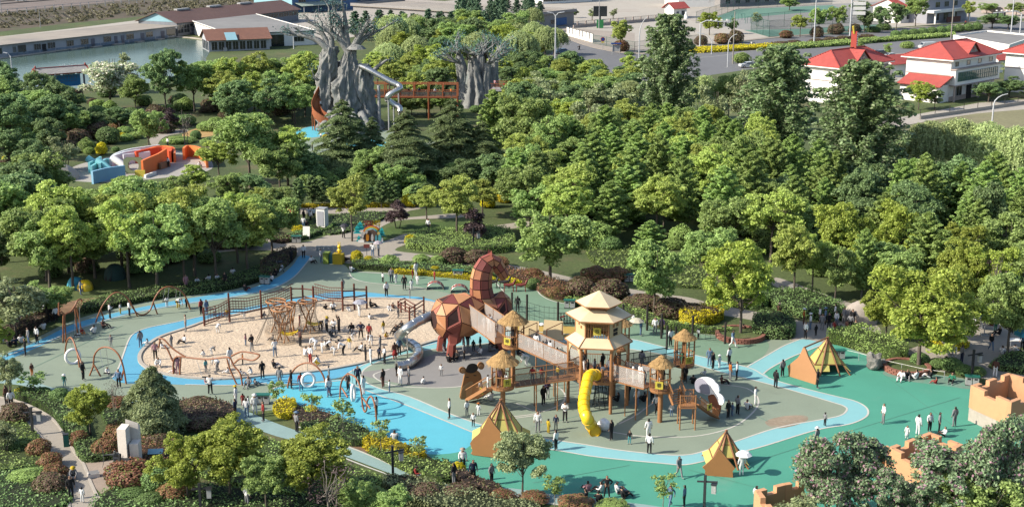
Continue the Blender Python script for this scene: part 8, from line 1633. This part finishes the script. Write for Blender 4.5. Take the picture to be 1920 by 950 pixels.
# ================================================================ people
SKIN = mat('skin',(0.50,0.30,0.20),0.6,0.06,4.0); HAIR = mat('hair_black',(0.016,0.013,0.012),0.6,0.1,6.0); SHOE = mat('shoe',(0.35,0.34,0.33),0.7,0.2,3.0); SHOED = mat('shoe_dark',(0.04,0.04,0.04),0.7,0.2,3.0)
CLOTH = {'w': ('white',(1.12,1.11,1.09)),'k': ('black',(0.022,0.022,0.025)),'b': ('blue',(0.17,0.27,0.42)),'r': ('red',(0.42,0.045,0.04)),'y': ('yellow',(0.72,0.50,0.03)),'g': ('grey',(0.33,0.33,0.34)),'n': ('navy',(0.028,0.04,0.09)),'o': ('orange',(0.66,0.20,0.04)),'p': ('pink',(0.62,0.33,0.36)),'t': ('teal',(0.15,0.50,0.52)),'e': ('green',(0.04,0.26,0.15)),'c': ('beige',(0.52,0.42,0.33)),'d': ('brown',(0.17,0.075,0.055)),'v': ('purple',(0.09,0.06,0.14))}
CM = {k: mat('cloth_' + n_,c,0.9,0.10,7.0,bump=0.4) for k,(n_,c) in CLOTH.items()}
POSES = {
 's': dict(LE=(.24,.02,1.15),LW=(.25,-.05,.90),RE=(-.24,.02,1.15),RW=(-.25,-.06,.90),LK=(.10,-.01,.50),LA=(.11,.02,.08),RK=(-.10,-.02,.50),RA=(-.12,.0,.08)),
 'w': dict(LE=(.24,.14,1.17),LW=(.25,.12,.93),RE=(-.24,-.10,1.17),RW=(-.23,-.26,.98),LK=(.09,-.17,.52),LA=(.09,-.30,.09),RK=(-.09,.02,.50),RA=(-.09,.30,.14)),
 'p': dict(LE=(.24,-.04,1.13),LW=(.07,-.26,1.20),RE=(-.24,-.04,1.13),RW=(-.06,-.27,1.22),LK=(.10,-.02,.50),LA=(.12,.03,.08),RK=(-.10,-.02,.50),RA=(-.12,-.03,.08),HD=(0,-.07,1.575)),
 'h': dict(LE=(.38,.06,1.17),LW=(.17,-.04,1.0),RE=(-.38,.06,1.17),RW=(-.17,-.04,1.0),LK=(.13,-.01,.50),LA=(.18,.02,.08),RK=(-.13,-.01,.50),RA=(-.18,.02,.08)),
 'u': dict(LE=(.25,-.08,1.55),LW=(.14,-.16,1.78),RE=(-.25,-.08,1.55),RW=(-.14,-.16,1.78),LK=(.10,-.01,.50),LA=(.11,.02,.08),RK=(-.10,-.02,.50),RA=(-.11,.0,.08)),
 'g': dict(PEL=(0,.05,.13),CHE=(0,.12,.53),NK=(0,.10,.66),HD=(0,.06,.80),LE=(.27,-.02,.35),LW=(.18,-.26,.38),RE=(-.27,-.02,.35),RW=(-.18,-.26,.38),LK=(.15,-.36,.36),LA=(.14,-.62,.07),RK=(-.15,-.38,.34),RA=(-.13,-.60,.07)),
 'q': dict(PEL=(0,.14,.30),CHE=(0,-.02,.68),NK=(0,-.08,.80),HD=(0,-.14,.93),LE=(.24,-.20,.50),LW=(.12,-.42,.32),RE=(-.24,-.20,.50),RW=(-.12,-.42,.30),LK=(.17,-.24,.45),LA=(.13,.02,.08),RK=(-.17,-.24,.45),RA=(-.13,.02,.08)),
 'b': dict(PEL=(0,.14,.88),CHE=(0,-.26,1.08),NK=(0,-.38,1.10),HD=(0,-.50,1.10),LE=(.20,-.34,.80),LW=(.14,-.44,.55),RE=(-.20,-.34,.80),RW=(-.14,-.42,.58),LK=(.12,.02,.48),LA=(.13,.06,.08),RK=(-.12,-.04,.48),RA=(-.13,.0,.08)),
 'a': dict(LE=(.44,-.05,1.42),LW=(.72,-.08,1.44),RE=(-.42,.08,1.42),RW=(-.20,-.12,1.42),LK=(.12,-.05,.50),LA=(.16,-.12,.08),RK=(-.12,.03,.50),RA=(-.16,.12,.08)),
}
def make_body(pose,child):
    """one continuous skinned figure; clothing and hair are grown from its own surface"""
    P = POSES[pose]; V = lambda k,d: Vector(P.get(k,d)); pel = V('PEL',(0,0,.95)); che = V('CHE',(0,.0,1.34)); nk = V('NK',(0,.01,1.47)); hd = V('HD',(0,-.015,1.60)); ax = (che - pel).normalized(); sd = Vector((1,0,0))
    hs_ = 1.28 if child else 1.0; up = (hd - nk).normalized(); hd = nk + up * (hd - nk).length * (1.12 if child else 1.0)
    J = []; E = []; T = []
    def j(p,r_,par,tg): J.append((Vector(p),r_)); T.append(tg); (E.append((par,len(J) - 1)) if par is not None else None); return len(J) - 1
    p0 = j(pel,(.150,.115),None,'pel'); p1 = j(pel.lerp(che,.45),(.130,.10),p0,'tor'); p2 = j(che,(.150,.108),p1,'tor'); n0 = j(nk,(.052,.052),p2,'neck'); h0 = j(hd - up * .03 * hs_,(.078 * hs_,.090 * hs_),n0,'head'); h1 = j(hd + up * .055 * hs_,(.074 * hs_,.085 * hs_),h0,'head')
    for s_,kE,kW,kK,kA in ((1,'LE','LW','LK','LA'),(-1,'RE','RW','RK','RA')):
        sh = j(che + sd * s_ * .165 + ax * .05,(.062,.062),p2,'uarm'); el = j(P[kE],(.044,.044),sh,'uarm'); wr = j(P[kW],(.033,.030),el,'farm'); d = (Vector(P[kW]) - Vector(P[kE])).normalized(); ha = j(Vector(P[kW]) + d * .07,(.042,.022),wr,'hand')
        hip = j(pel + sd * s_ * .088 - ax * .03,(.085,.088),p0,'thi'); kn = j(P[kK],(.058,.058),hip,'thi'); an = j(P[kA],(.042,.042),kn,'shin'); to = j(Vector(P[kA]) + Vector((s_ * .03,-.16,-.035)),(.042,.032),an,'foot')
    me = bpy.data.meshes.new('b'); me.from_pydata([p for p,_ in J],E,[]); ob = bpy.data.objects.new('b',me); COL.objects.link(ob)
    md = ob.modifiers.new('s','SKIN'); md.use_smooth_shade = True
    for i,(p,r_) in enumerate(J): sv = me.skin_vertices[0].data[i]; sv.radius = r_; sv.use_root = (i == 0)
    ob.modifiers.new('d','SUBSURF').levels = 1
    dg = bpy.context.evaluated_depsgraph_get(); ev = ob.evaluated_get(dg); m2 = bpy.data.meshes.new_from_object(ev); bpy.data.objects.remove(ob)
    vs_ = [v.co.copy() for v in m2.vertices]; ns = [v.normal.copy() for v in m2.vertices]; fs = [tuple(p.vertices) for p in m2.polygons]
    seg = [(J[a][0],J[b][0],T[b]) for a,b in E if not (T[a] == 'tor' and T[b] == 'uarm') and not (T[a] == 'pel' and T[b] == 'thi')]
    def near(c):
        best = None
        for a,b,tg in seg:
            d = b - a; t_ = max(0,min(1,(c - a).dot(d) / max(1e-9,d.length_squared))); q = (c - (a + d * t_)).length * (0.8 if tg == 'tor' else 1)
            if best is None or q < best[0]: best = (q,tg,t_)
        return best
    cen = [sum((vs_[i] for i in f),Vector()) / len(f) for f in fs]; tg = [near(c) for c in cen]
    fwd = Vector((0,-1,0))
    def sub(sel,off):
        mp = {}; V2 = []; F2 = []
        for f,ok in zip(fs,sel):
            if not ok: continue
            g = []
            for i in f:
                if i not in mp: mp[i] = len(V2); V2.append(vs_[i] + ns[i] * off)
                g.append(mp[i])
            F2.append(tuple(g))
        return V2,F2
    body = MB(); body.add(vs_,fs,0,True)
    for i,t_ in enumerate(tg):
        if t_[1] == 'foot' or (t_[1] == 'shin' and t_[2] > .9): body.m[i] = 1
    for k in [i for i,t_ in enumerate(T) if t_ == 'hand']:           # fingers and thumb
        p = J[k][0]; q = J[k - 1][0]; d = (p - q).normalized(); sx = d.cross(Vector((0,1,0))); sx = sx.normalized() if sx.length > .1 else Vector((1,0,0))
        for n_,(o_,L) in enumerate(((-.030,.055),(-.010,.068),(.010,.064),(.028,.050))): a = p + sx * o_ + d * .01; body.tube([a,a + d * L * .6,a + d * L + Vector((0,-.012,0))],[.009,.008,.006],4)
        a = q + d * .03 + sx * .03; body.tube([a,a + sx * .03 + d * .02,a + sx * .035 + d * .05],[.010,.009,.007],4)
    hz = up; c_ = hd + up * 0.01                                                            # nose, ears, eyes
    fw = (fwd - up * fwd.dot(up)).normalized(); body.tube([c_ + fw * .085 * hs_ + up * .015,c_ + fw * .108 * hs_ - up * .02],[.010,.014],5)
    for s_ in (-1,1): body.tube([c_ + sd * s_ * .076 * hs_,c_ + sd * s_ * .090 * hs_ - fw * .01],[.022,.016],6); body.tube([c_ + fw * .080 * hs_ + sd * s_ * .032 + up * .02,c_ + fw * .088 * hs_ + sd * s_ * .032 + up * .02],.011,5,mi=2)
    body.tube([c_ + fw * .082 * hs_ - up * .05 - sd * .02,c_ + fw * .082 * hs_ - up * .05 + sd * .02],.007,4,mi=3)
    out = {'body': body.mesh('person',[SKIN,SHOE,HAIR,CM['r']])}
    sl = [t_[1] == 'tor' or (t_[1] == 'uarm') or (t_[1] == 'farm' and t_[2] < .82) or (t_[1] == 'neck' and t_[2] < .25) for t_ in tg]; a,b = sub(sl,.016); mb = MB(); mb.add(a,b,0,True); out['top'] = mb.mesh('top',CM['w'])
    sl = [t_[1] == 'tor' and t_[2] < .5 and (c - pel).dot(ax) < .10 or t_[1] in ('pel','thi') or (t_[1] == 'shin' and t_[2] < .93) for t_,c in zip(tg,cen)]; a,b = sub(sl,.012); mb = MB(); mb.add(a,b,0,True); out['trousers'] = mb.mesh('trousers',CM['k'])
    sl = [t_[1] == 'head' and (((c - c_).dot(up) > .035 * hs_) or (c - c_).dot(fw) < -.015) for t_,c in zip(tg,cen)]; a,b = sub(sl,.016); mb = MB(); mb.add(a,b,0,True)
    out['hair'] = mb.mesh('hair',HAIR)
    mb = MB(); rot = Vector((0,0,1)).rotation_difference(up).to_matrix(); prof = [(.19 * hs_,0),(.185 * hs_,.012),(.10 * hs_,.02),(.095 * hs_,.085 * hs_),(.06 * hs_,.105 * hs_),(0,.108 * hs_)]; mb.lathe(prof,14); mb.v = [tuple(rot @ Vector(v) + hd + up * .045 * hs_) for v in mb.v]; out['hat'] = mb.mesh('hat',CM['w'])
    if pose in 'swph':
        mb = MB(); mb.lathe([(.145,.98),(.19,.75),(.25,.42),(.235,.42),(.15,.75)],14); out['skirt'] = mb.mesh('skirt',CM['k'])
    return out
BODY = {}
def body_of(p,child):
    if (p,child) not in BODY: BODY[(p,child)] = make_body(p,child)
    return BODY[(p,child)]
PEOPLE = []
LAND = [((110,640),'the far left pipe swing'),((40,650),'the dark red hedge'),((270,590),'the double-arched swing'),((200,700),'the single pipe arch'),((136,680),'the far left ring seat'),((290,660),'the left tip of the sand pit'),((390,700),'the long low swing'),((470,650),'the sand pit centre-left'),((540,630),'the rope net climber'),((480,590),'the rope bridge'),((660,585),'the right end of the rope bridge'),((610,655),'the middle of the sand'),((690,640),'the right half of the sand'),((700,680),'the sand kerb below the slide'),((765,690),'the foot of the steel slide'),((840,690),'the horse'),((900,660),'the belly of the horse'),((870,545),'the arched humps'),((720,540),'the upper play surface'),((640,500),'the yellow cube'),((540,520),'the entrance strip'),((400,545),'the long dark hedge'),((570,425),'the red parasol'),((690,460),'the picture stand'),((580,720),'the arch with white ring'),((680,750),'the wavy pipe swing'),((450,780),'the yellow hedge block'),((560,810),'the faded path'),((830,780),'the pale blue track'),((800,890),'the dark lantern post'),((870,890),'the yellow ball shrub'),((900,780),'the half-hidden tent'),((960,740),'the front lookout'),((1010,750),'the rope bridge supports'),((1060,780),'the yellow slide'),((1150,760),'the wooden tower'),((1210,740),'the staircase lookout'),((1220,830),'the near white arc'),((1350,770),'the sheep panel'),((1330,700),'the back lookout'),((1230,610),'the back net posts'),((980,570),'the left back posts'),((1390,640),'the brick ring planter'),((1450,700),'the track corner'),((1540,700),'the largest tent'),((1380,880),'the smallest tent'),((1550,790),'the track bend'),((1660,780),'the open teal surface'),((1740,810),'the castle tower'),((1720,690),'the round brick planter'),((1540,620),'the crowded path'),((1610,630),'the pale dome'),((1800,660),'the plaza pushchair'),((1830,610),'the green parasols'),((1910,650),'the blue parasol'),((1130,930),'the shade patch at the bottom'),((1270,930),'the young tree at bottom'),((1420,940),'the bottom castle corner'),((150,900),'the archer statue'),((20,750),'the garden path'),((330,800),'the feathery cedar'),((150,550),'the yellow tent'),((260,540),'the green grove tent'),((590,275),'the big tree sculpture'),((300,300),'the colourful maze'),((100,175),'the blue pavilion'),((380,400),'the grove plaza'),((800,430),'the purple tree'),((1085,92),'the side road'),((1420,85),'the far carriageway'),((1810,45),'the grey house')]
LANDW = [(G(*p),n_) for p,n_ in LAND]
PNAME = {'s': 'standing','w': 'walking','p': 'looking down','h': 'with hands on hips','u': 'with raised arms','g': 'sitting','q': 'crouching','b': 'bending over'}
SPEC = []
def person(pt,code,flags='',rz=None,place=None):
    SPEC.append((Vector(pt),code,flags,rz,place))
def put_person(pt,code,flags,rz,place):
    child = code[0].isupper(); pose = code[0].lower(); B = body_of(pose,child); h = R.uniform(0.97,1.06) * (R.uniform(0.64,0.74) if child else 1.0); skirt = 'S' in flags
    o_ = bpy.data.objects.new('person',B['body']); COL.objects.link(o_); o_.location = pt; o_.rotation_euler.z = R.uniform(-3.14,3.14) if rz is None else rz; o_.scale = (h * R.uniform(1.0,1.12),) * 2 + (h,)
    for nm,key in (('top',code[1]),('trousers',code[2]),('hair',None)) + ((('hat',flags[0] if flags and flags[0] in CLOTH else 'w'),) if 'H' in flags else ()) + ((('skirt',code[2]),) if skirt and 'skirt' in B else ()):
        c = bpy.data.objects.new(nm,B[nm]); COL.objects.link(c); c.parent = o_
        if key: c.material_slots[0].link = 'OBJECT'; c.material_slots[0].material = CM[key]
    o_['category'] = 'person'
    lm = place or 'near ' + min(LANDW,key=lambda l: (l[0] - Vector((pt[0],pt[1],0))).length_squared)[1]
    t1,t2 = CLOTH[code[1]][0],CLOTH[code[2]][0]
    cl = ('all in ' + t1) if t1 == t2 else t1 + ' top and ' + t2 + (' skirt' if skirt else ' trousers')
    PEOPLE.append((o_,('child ' if child else 'person ') + ('' if cl.startswith('all') else 'in ') + cl + ' ' + PNAME[pose] + (' wearing a hat' if 'H' in flags else ''),lm,PIX(pt)))
    return o_
CROP = {'a': (0,500,3.958),'b': (300,500,3.958),'c': (560,440,3.1667),'d': (0,680,3.519),'e': (400,680,3.519),'f': (840,680,3.519),'g': (1280,680,3.519),'j': (850,560,4.75),'k': (1160,540,5.28),'m': (1150,600,4.523),'o': (1420,550,6.786),'p': (1680,540,5.28),'q': (420,360,4.75),'r': (540,500,4.75),'s': (0,520,5.277),'t': (900,480,5.28),'u': (1620,640,3.653),'z': (0,0,1.0)}
FOLK = {
 's': '800,175,pwb 440,300,gww 350,355,sww 475,445,skk,S 555,445,swk 430,515,gww 285,660,sgb 370,655,swk 420,660,skk,S 255,780,skk 770,600,Gwb 815,560,Gro 930,555,gwb 980,540,gbr 1030,500,gdk 1090,412,pwk 1100,687,Sgg 95,690,gkk 150,670,gnk 210,650,gwk 20,655,gwk 180,440,gwk',
 'a': '240,812,Sdo 480,888,Set,H 620,842,skk 885,898,sbk 1045,600,sgb 1090,580,Gww 1380,482,scg 1240,302,Sww 895,352,Swy 962,370,swk 1325,312,bwy 1385,306,Skk 1495,357,srk,H 1535,362,sbb 1275,602,Sgg 1365,567,gwk 1205,606,Gww 1155,692,spk 1512,667,Qww 1546,662,Qww 1180,745,qww 800,795,Gww 1290,790,Gpw',
 'b': '430,492,Bww 637,587,Spb 683,630,hkg 855,672,pwb 320,668,Qgw 385,657,Bgw 342,782,Stg 425,777,bwg 615,727,Sok 522,735,sww 500,792,Gww 605,806,Gww 675,802,Qww 762,832,skk 850,752,gkw 890,888,sgg 655,887,ggg 710,882,Ggg 345,872,Gpw 375,948,pwk 402,938,sky 135,802,spp 500,390,Syg 625,388,Bww 1192,482,bgk 410,378,Sgk 835,545,Ggk 280,135,gww 430,110,gww 195,170,spp 635,180,gkr 825,110,gwk 485,150,skk 540,60,gww 360,110,gwk 770,380,Qgg',
 'r': '345,595,pgk,yH 290,580,bkk 410,608,pwk 455,588,ukk 505,578,Gkk 565,578,gkg 650,642,hnk 725,657,srd 850,595,Syw 872,637,Qyo 402,384,gwk 537,392,Gww 635,447,sww 742,362,gkk 772,362,gkk 730,468,Gww 902,387,Gww 937,372,Gdw 982,462,Sgg 957,592,gkk 1007,553,gkk 548,732,Syw 577,662,Bgw 305,772,Sww 242,747,bww 157,802,qww 207,792,bgw 357,737,Bwk 412,792,Bww 490,787,bwk 267,882,qwy 202,862,swr 692,847,skk 737,867,sww 777,877,Swp 815,832,Snk 822,762,sgg 862,867,pwk 650,752,gwk 737,702,bww 772,692,Qww 952,827,sdr,S 992,792,sbk 1007,832,Sgp 110,715,sdk 105,535,Srr 877,268,swk 845,142,Swk 885,142,seg 922,142,sgn 962,152,Sww 1037,207,skk 490,202,Sgg 568,47,gwk 592,47,gwk 335,380,Gkk 330,715,Qww',
 'c': '502,908,skd 540,938,Swb 605,893,sww 655,888,sgg 582,842,Skk 352,893,snk 295,928,skk 737,888,Qww 847,838,Swg 178,948,swb 15,928,srb 180,858,Sgg 892,757,gkk 937,742,gkk 862,702,Sgw 660,382,Sgg 697,248,sww 677,262,Srr 670,328,Sww,S 705,298,Sww 807,272,Srr 827,267,bww 80,168,gwk 110,168,skk 132,168,swb 350,147,Srk 367,147,skk 440,132,swb 475,127,swg 458,122,sgw 275,160,gkk',
 'q': '1065,413,pwk 710,592,swk 600,632,skk 505,702,gww 460,748,gkk 420,797,gwk 710,333,swb 650,273,skk 682,268,swk 712,272,skk 742,277,skw 772,277,swk 802,282,skk 832,292,swk 665,247,skk 757,247,swk 735,312,gkk 612,287,gwg 690,240,skk 800,250,swk',
 'j': '30,552,gkk 95,547,sgk 150,542,gwg 235,502,gwg 240,452,Skk 130,442,skg 75,442,skk 92,482,spk 180,472,Skk 330,472,ggg 380,452,gdd 802,948,skk 837,893,pvw 582,502,gkk 650,602,bww 333,907,gww 392,907,gkk',
 't': '237,518,wkk 372,557,skk 808,668,Brk 1390,790,swk',
 'k': '140,362,Swr 218,472,sbb 360,457,swg 392,467,sgg 427,452,svk 512,577,swk 787,507,Swk 1127,587,wbw 1232,432,gdd 932,807,skk 897,772,sbb 997,792,Sww,H 1092,762,swk 847,862,Gww 907,862,Swn 1102,918,sog 1168,912,swk 1027,948,gdk 737,948,gkk 657,942,skk 702,792,Gwk',
 'm': '365,792,wwk 492,822,Swb 197,737,swb 257,692,gkk 972,838,skk 1007,818,Sbb 1052,803,sgk 122,692,skk 32,692,gkk 300,680,gkk 330,690,swk',
 'g': '477,278,sww 612,168,skk 657,93,sgk 887,168,skk 937,418,Sgk 882,562,sgk,H 1322,402,swg 427,308,gwk 387,747,sww 370,727,Skk 482,955,swk 10,952,sbk',
 'f': '772,392,pwk 712,442,Sng 662,467,Syy 592,457,swg 712,577,swk 1077,512,skk 1197,537,Skt 1327,602,swk 1322,502,sww 1522,757,wgg 1552,948,swg 1467,952,wbb 1047,892,hkk 920,850,gpk 957,852,gwk 1002,857,gwk 1122,862,gwb 1157,892,gkk 900,907,gkk 947,912,gwb 992,917,gkk 1152,937,Gpk 98,712,swk,cH 167,782,snk 287,802,sgk 40,802,skg 10,368,swk 125,347,Swg 167,422,Swk 202,352,Sww,oH 247,357,sww,H',
 'e': '147,362,snk 222,362,swb 152,278,sww,yH 197,287,Srr 232,312,Swk 277,342,sww,H 332,387,srk 552,462,sgk,bH 577,452,Spp 515,172,skk 547,162,skk 577,192,srb 764,227,swb 767,118,Sgg 892,193,skk 952,153,snk 992,213,sww 1077,353,swk 1197,513,gwk 1347,753,grw 1562,372,swk 1677,348,Sww',
 'd': '45,278,sdk 77,308,swk 1182,468,pwg 487,768,qgk,yH 472,898,skk 545,923,Sww 587,918,skk 1632,955,swg',
 'o': '275,342,sdo,cH 292,362,Soy 332,393,Gkr 422,403,gkk 587,403,sod,H 672,463,swb,H 610,583,swk 742,543,Skk 815,553,Sbb 822,463,sgg 862,403,sbk,bH 907,453,skk 987,343,sww 1002,433,swb 977,493,Srr 1132,543,sdk 1102,383,sgg 1207,403,skk 1242,543,skk 1052,473,Gwg 940,500,gkk 1180,470,sgk 790,380,swk',
 'p': '937,622,wkb 647,742,sgn 572,692,bww 1052,652,gww 1182,642,gwk 1247,622,sbk 1142,453,skk 1017,463,gkk 722,393,grk 652,393,sgk 842,403,sww 572,383,gwk 942,373,grk 982,433,See 50,907,gww 112,897,gkg 192,902,gww 332,892,gkw 392,947,Grr 442,947,ggg 552,932,gek 977,883,sdw 690,360,skk 780,340,skw',
 'u': '292,668,Sww,S 367,643,sww 447,618,swk 512,623,sgk 547,653,gwk 617,583,sgg 172,803,gwb',
 'z': '315,276,swk 586,284,sdk 602,264,swk 757,240,swk 770,243,sbk 105,180,swp 316,314,swk 300,312,gkr 375,313,gwk 368,313,gwd 803,434,swk 370,398,swg 395,402,sbk 420,408,srw 345,408,gwk 440,412,swk 355,425,skk 612,272,gkk 622,268,gwb 590,295,sbk',
}
for key,S in FOLK.items():
    x0,y0,sc = CROP[key]
    for tok in S.split():
        q = tok.split(','); p = G(x0 + float(q[0]) / sc,y0 + float(q[1]) / sc); person((p.x,p.y,0.03),q[2],q[3] if len(q) > 3 else '')
# people up on decks and bridges
def on(T,f,a): return (T[1].x + math.cos(a) * T[3] * f,T[1].y + math.sin(a) * T[3] * f,T[2])
for T,L_,nm in ((T1,(('spk',.5,4.0),('Sww',.6,5.2),('Sdk',.55,2.0)),'front lookout'),(T2,(('skk',.45,4.6),('Sgk',.5,0.6)),'lookout joined to the horse'),(T3,(('Sww',.5,4.2),('skd',.5,1.0)),'staircase lookout'),(T4,(('See',.4,3.9),),'back lookout')):
    for c,f,a in L_: person(on(T,f,a),c,place='on the ' + nm)
for c,x,y in (('skk',-.9,-1.2),('sgk',-.35,-1.0),('Swk',.3,-1.3),('swb',.9,-1.1),('Sok',1.4,-.4),('skw',-1.2,.4),('skk',.4,.3),('Sgb',0.0,-.9)): person((TB.x + x,TB.y + y,ZD),c,place='on the wooden tower deck')
def along(A,B,fs,codes,nm):
    A = Vector(A); B = Vector(B)
    for f,c in zip(fs,codes): p = A.lerp(B,f); person((p.x,p.y + R.uniform(-.25,.25),p.z),c,place='on the ' + nm)
along(atY(894,606,HB.y - 1.3),deckpt(T2,math.radians(150)),(.3,.5,.72),('Sww','sww','Sgw'),'mesh ramp from the horse')
along(deckpt(T2,math.radians(-20)),hx(4,0.6),(.12,.25,.38,.52,.66,.8),('Sww','sww','Sww','swg','Sww','Swg'),'long left mesh bridge')
along(deckpt(T1,math.radians(15)),hx(5,0.5),(.3,.45,.72),('Srg','Srd','Syk'),'rope net bridge')
along(hx(1,0.5),deckpt(T3,math.radians(160)),(.25,.45,.7,.85),('Sww','sww','sww','Swb'),'right mesh bridge')
along(hx(2,0.3),deckpt(T4,math.radians(185)),(.35,),('sgg',),'grey see-through bridge')
along(deckpt(T1,math.radians(205)),Vector((o1.x,o1.y,0.15)),(.2,.55),('Sww','Swg'),'stairs beside the bear')
for (x,y,rz_),c in zip(SCOOT,('gkk','gwk','gkr','grk')): b = G(x,y); person((b.x + 0.3 * math.cos(rz_),b.y + 0.3 * math.sin(rz_),0.62),c,rz=rz_ - math.pi / 2,place='riding a scooter near ' + min(LANDW,key=lambda l: (l[0] - b).length_squared)[1])
wa,wb_ = G(765,180,4.4),G(850,181,4.4); along(Vector((wa.x,wa.y,4.4)),Vector((wb_.x,wb_.y,4.4)),(.02,.12,.25,.4,.6,.8,.95),('skk','sbk','snk','Sek','swk','Swk','sok'),'orange walkway'); wa = G(928,165,4.4); person((wa.x,wa.y,4.45),'spk',place='on the railed platform'); wa = G(945,166,4.4); person((wa.x,wa.y,4.45),'Srk',place='on the railed platform')
b = s1(596,205,-1.8) + S1; person((b.x + 0.5,b.y + .4,b.z),'swk',place='on the orange spiral ramp')
# hand-held umbrellas
def umbrella(x,y,m_,label,r_=0.62,z=1.85,dx=0.15):
    b = G(x,y); t = thing('hand_umbrella',label,'umbrella',(b.x + dx,b.y,0.9),0.3); z -= 0.9; mb = MB(); mb.tube([(0,0,0),(0,0,z + 0.1)],0.012,5); mb.build('stick',m_metal,t)
    for k in range(8): a_,a2 = k * .7854,(k + 1) * .7854; mb = MB(); mb.add([(r_ * math.cos(a_),r_ * math.sin(a_),z - .28),(r_ * math.cos(a2),r_ * math.sin(a2),z - .28),(r_ * .6 * math.cos(a2),r_ * .6 * math.sin(a2),z - .06),(r_ * .6 * math.cos(a_),r_ * .6 * math.sin(a_),z - .06),(0,0,z + .05)],[(0,1,2,3),(3,2,4)]); mb.build('canopy_panel',m_,t)
umbrella(673,595,mat('umb_grey',(0.45,0.45,0.52),0.7,0.05,2.0),'pale grey umbrella held by a person in the sand pit',0.75); umbrella(1201,629,mat('umb_cream',(0.74,0.68,0.52),0.7,0.05,2.0),'cream umbrella held behind the wooden tower',0.75,1.75,-0.4); umbrella(1389,892,m_white,'white umbrella beside the smallest tent playhouse',0.62,1.95); umbrella(644,447,mat('umb_dark',(0.06,0.06,0.08),0.7,0.05,2.0),'dark umbrella on the upper path',0.6); umbrella(707,480,mat('umb_lilac',(0.55,0.48,0.52),0.7,0.05,2.0),'pale pink umbrella by the picture stand',0.6); umbrella(1775,668,mat('umb_cream',(0.74,0.68,0.52)),'cream sunshade over the plaza pushchair',0.7,1.6)
# bronze archer
m_bronze = mat('weathered_bronze',(0.20,0.21,0.20),0.6,0.15,4.0,metal=0.3)
ab = G(218,884); ar = thing('archer_statue','weathered bronze archer statue with raised bow before the stone slabs','statue',ab,0.5); B = body_of('a',False)
for nm,key in (('figure','body'),('robe','top'),('trousers','trousers'),('hair','hair')):
    c = bpy.data.objects.new(nm,B[key]); COL.objects.link(c); c.parent = ar; c.rotation_euler.z = math.pi
    for s_ in c.material_slots: s_.link = 'OBJECT'; s_.material = m_bronze
mb = MB(); mb.lathe([(.15,1.0),(.24,.55),(.34,.12),(0.0,.12)],14); mb.build('skirt',m_bronze,ar)
mb = MB(); mb.tube([(-.80 + .22 * math.cos(q_) - .22,.05,1.45 + .95 * math.sin(q_)) for q_ in [-1.35 + 2.7 * k / 12 for k in range(13)]],[.014 + .012 * math.sin(math.pi * k / 12) for k in range(13)],6); mb.build('bow',m_bronze,ar)
mb = MB(); mb.tube([(-1.1,.05,1.44),(.15,.1,1.44)],0.012,5); mb.build('arrow',m_bronze,ar)
mb = MB(); mb.box((0,0,0.03),(0.9,0.8,0.06)); mb.build('plinth',m_bronze,ar)
# overlapping readings dropped; the 296 nearest people are individuals, the far remainder one crowd
_keep = []
for s in SPEC:
    if s[4] or all((s[0] - k[0]).length > 0.62 for k in _keep): _keep.append(s)
_keep.sort(key=lambda s: (s[0] - Vector((0,0,CAMH))).length)
for s in _keep[:296]: put_person(*s)
mb = MB(); ml = [SKIN,SHOE,HAIR,CM['r']] + list(CM.values()); ix = {k: 4 + i for i,k in enumerate(CM)}
for pt,code,flags,rz,place in _keep[296:]:
    B = body_of(code[0].lower(),code[0].isupper()); h = 0.68 if code[0].isupper() else 1.0; M_ = Matrix.Translation(pt) @ Matrix.Rotation(R.uniform(-3,3),4,'Z') @ Matrix.Diagonal((h * 1.1,h * 1.1,h,1))
    for nm,key in (('body',None),('top',code[1]),('trousers',code[2]),('hair','k')):
        o_ = len(mb.v); mb.v.extend([tuple(M_ @ v.co) for v in B[nm].vertices])
        for p_ in B[nm].polygons: mb.f.append(tuple(i + o_ for i in p_.vertices)); mb.m.append(p_.material_index if key is None else ix[key]); mb.sm.append(True)
if mb.v: tag(mb.build('distant_crowd',ml),'far-off visitors scattered among the trees and on the upper plaza','crowd',kind='stuff')
# labels
_g = {}
for o_,look,lm,px in PEOPLE: _g.setdefault((look,lm),[]).append((px[0],o_))
for (look,lm),L_ in _g.items():
    L_.sort(key=lambda e: e[0])
    for i,(x,o_) in enumerate(L_):
        od = ordinal(i,len(L_),'from left'); lb = look + ' ' + lm + ((', ' + od) if od else ''); o_['label'] = lb if len(lb.split()) <= 16 else lb.replace(' the ',' ').replace('trousers ',''); o_['group'] = 'visitors in the park'
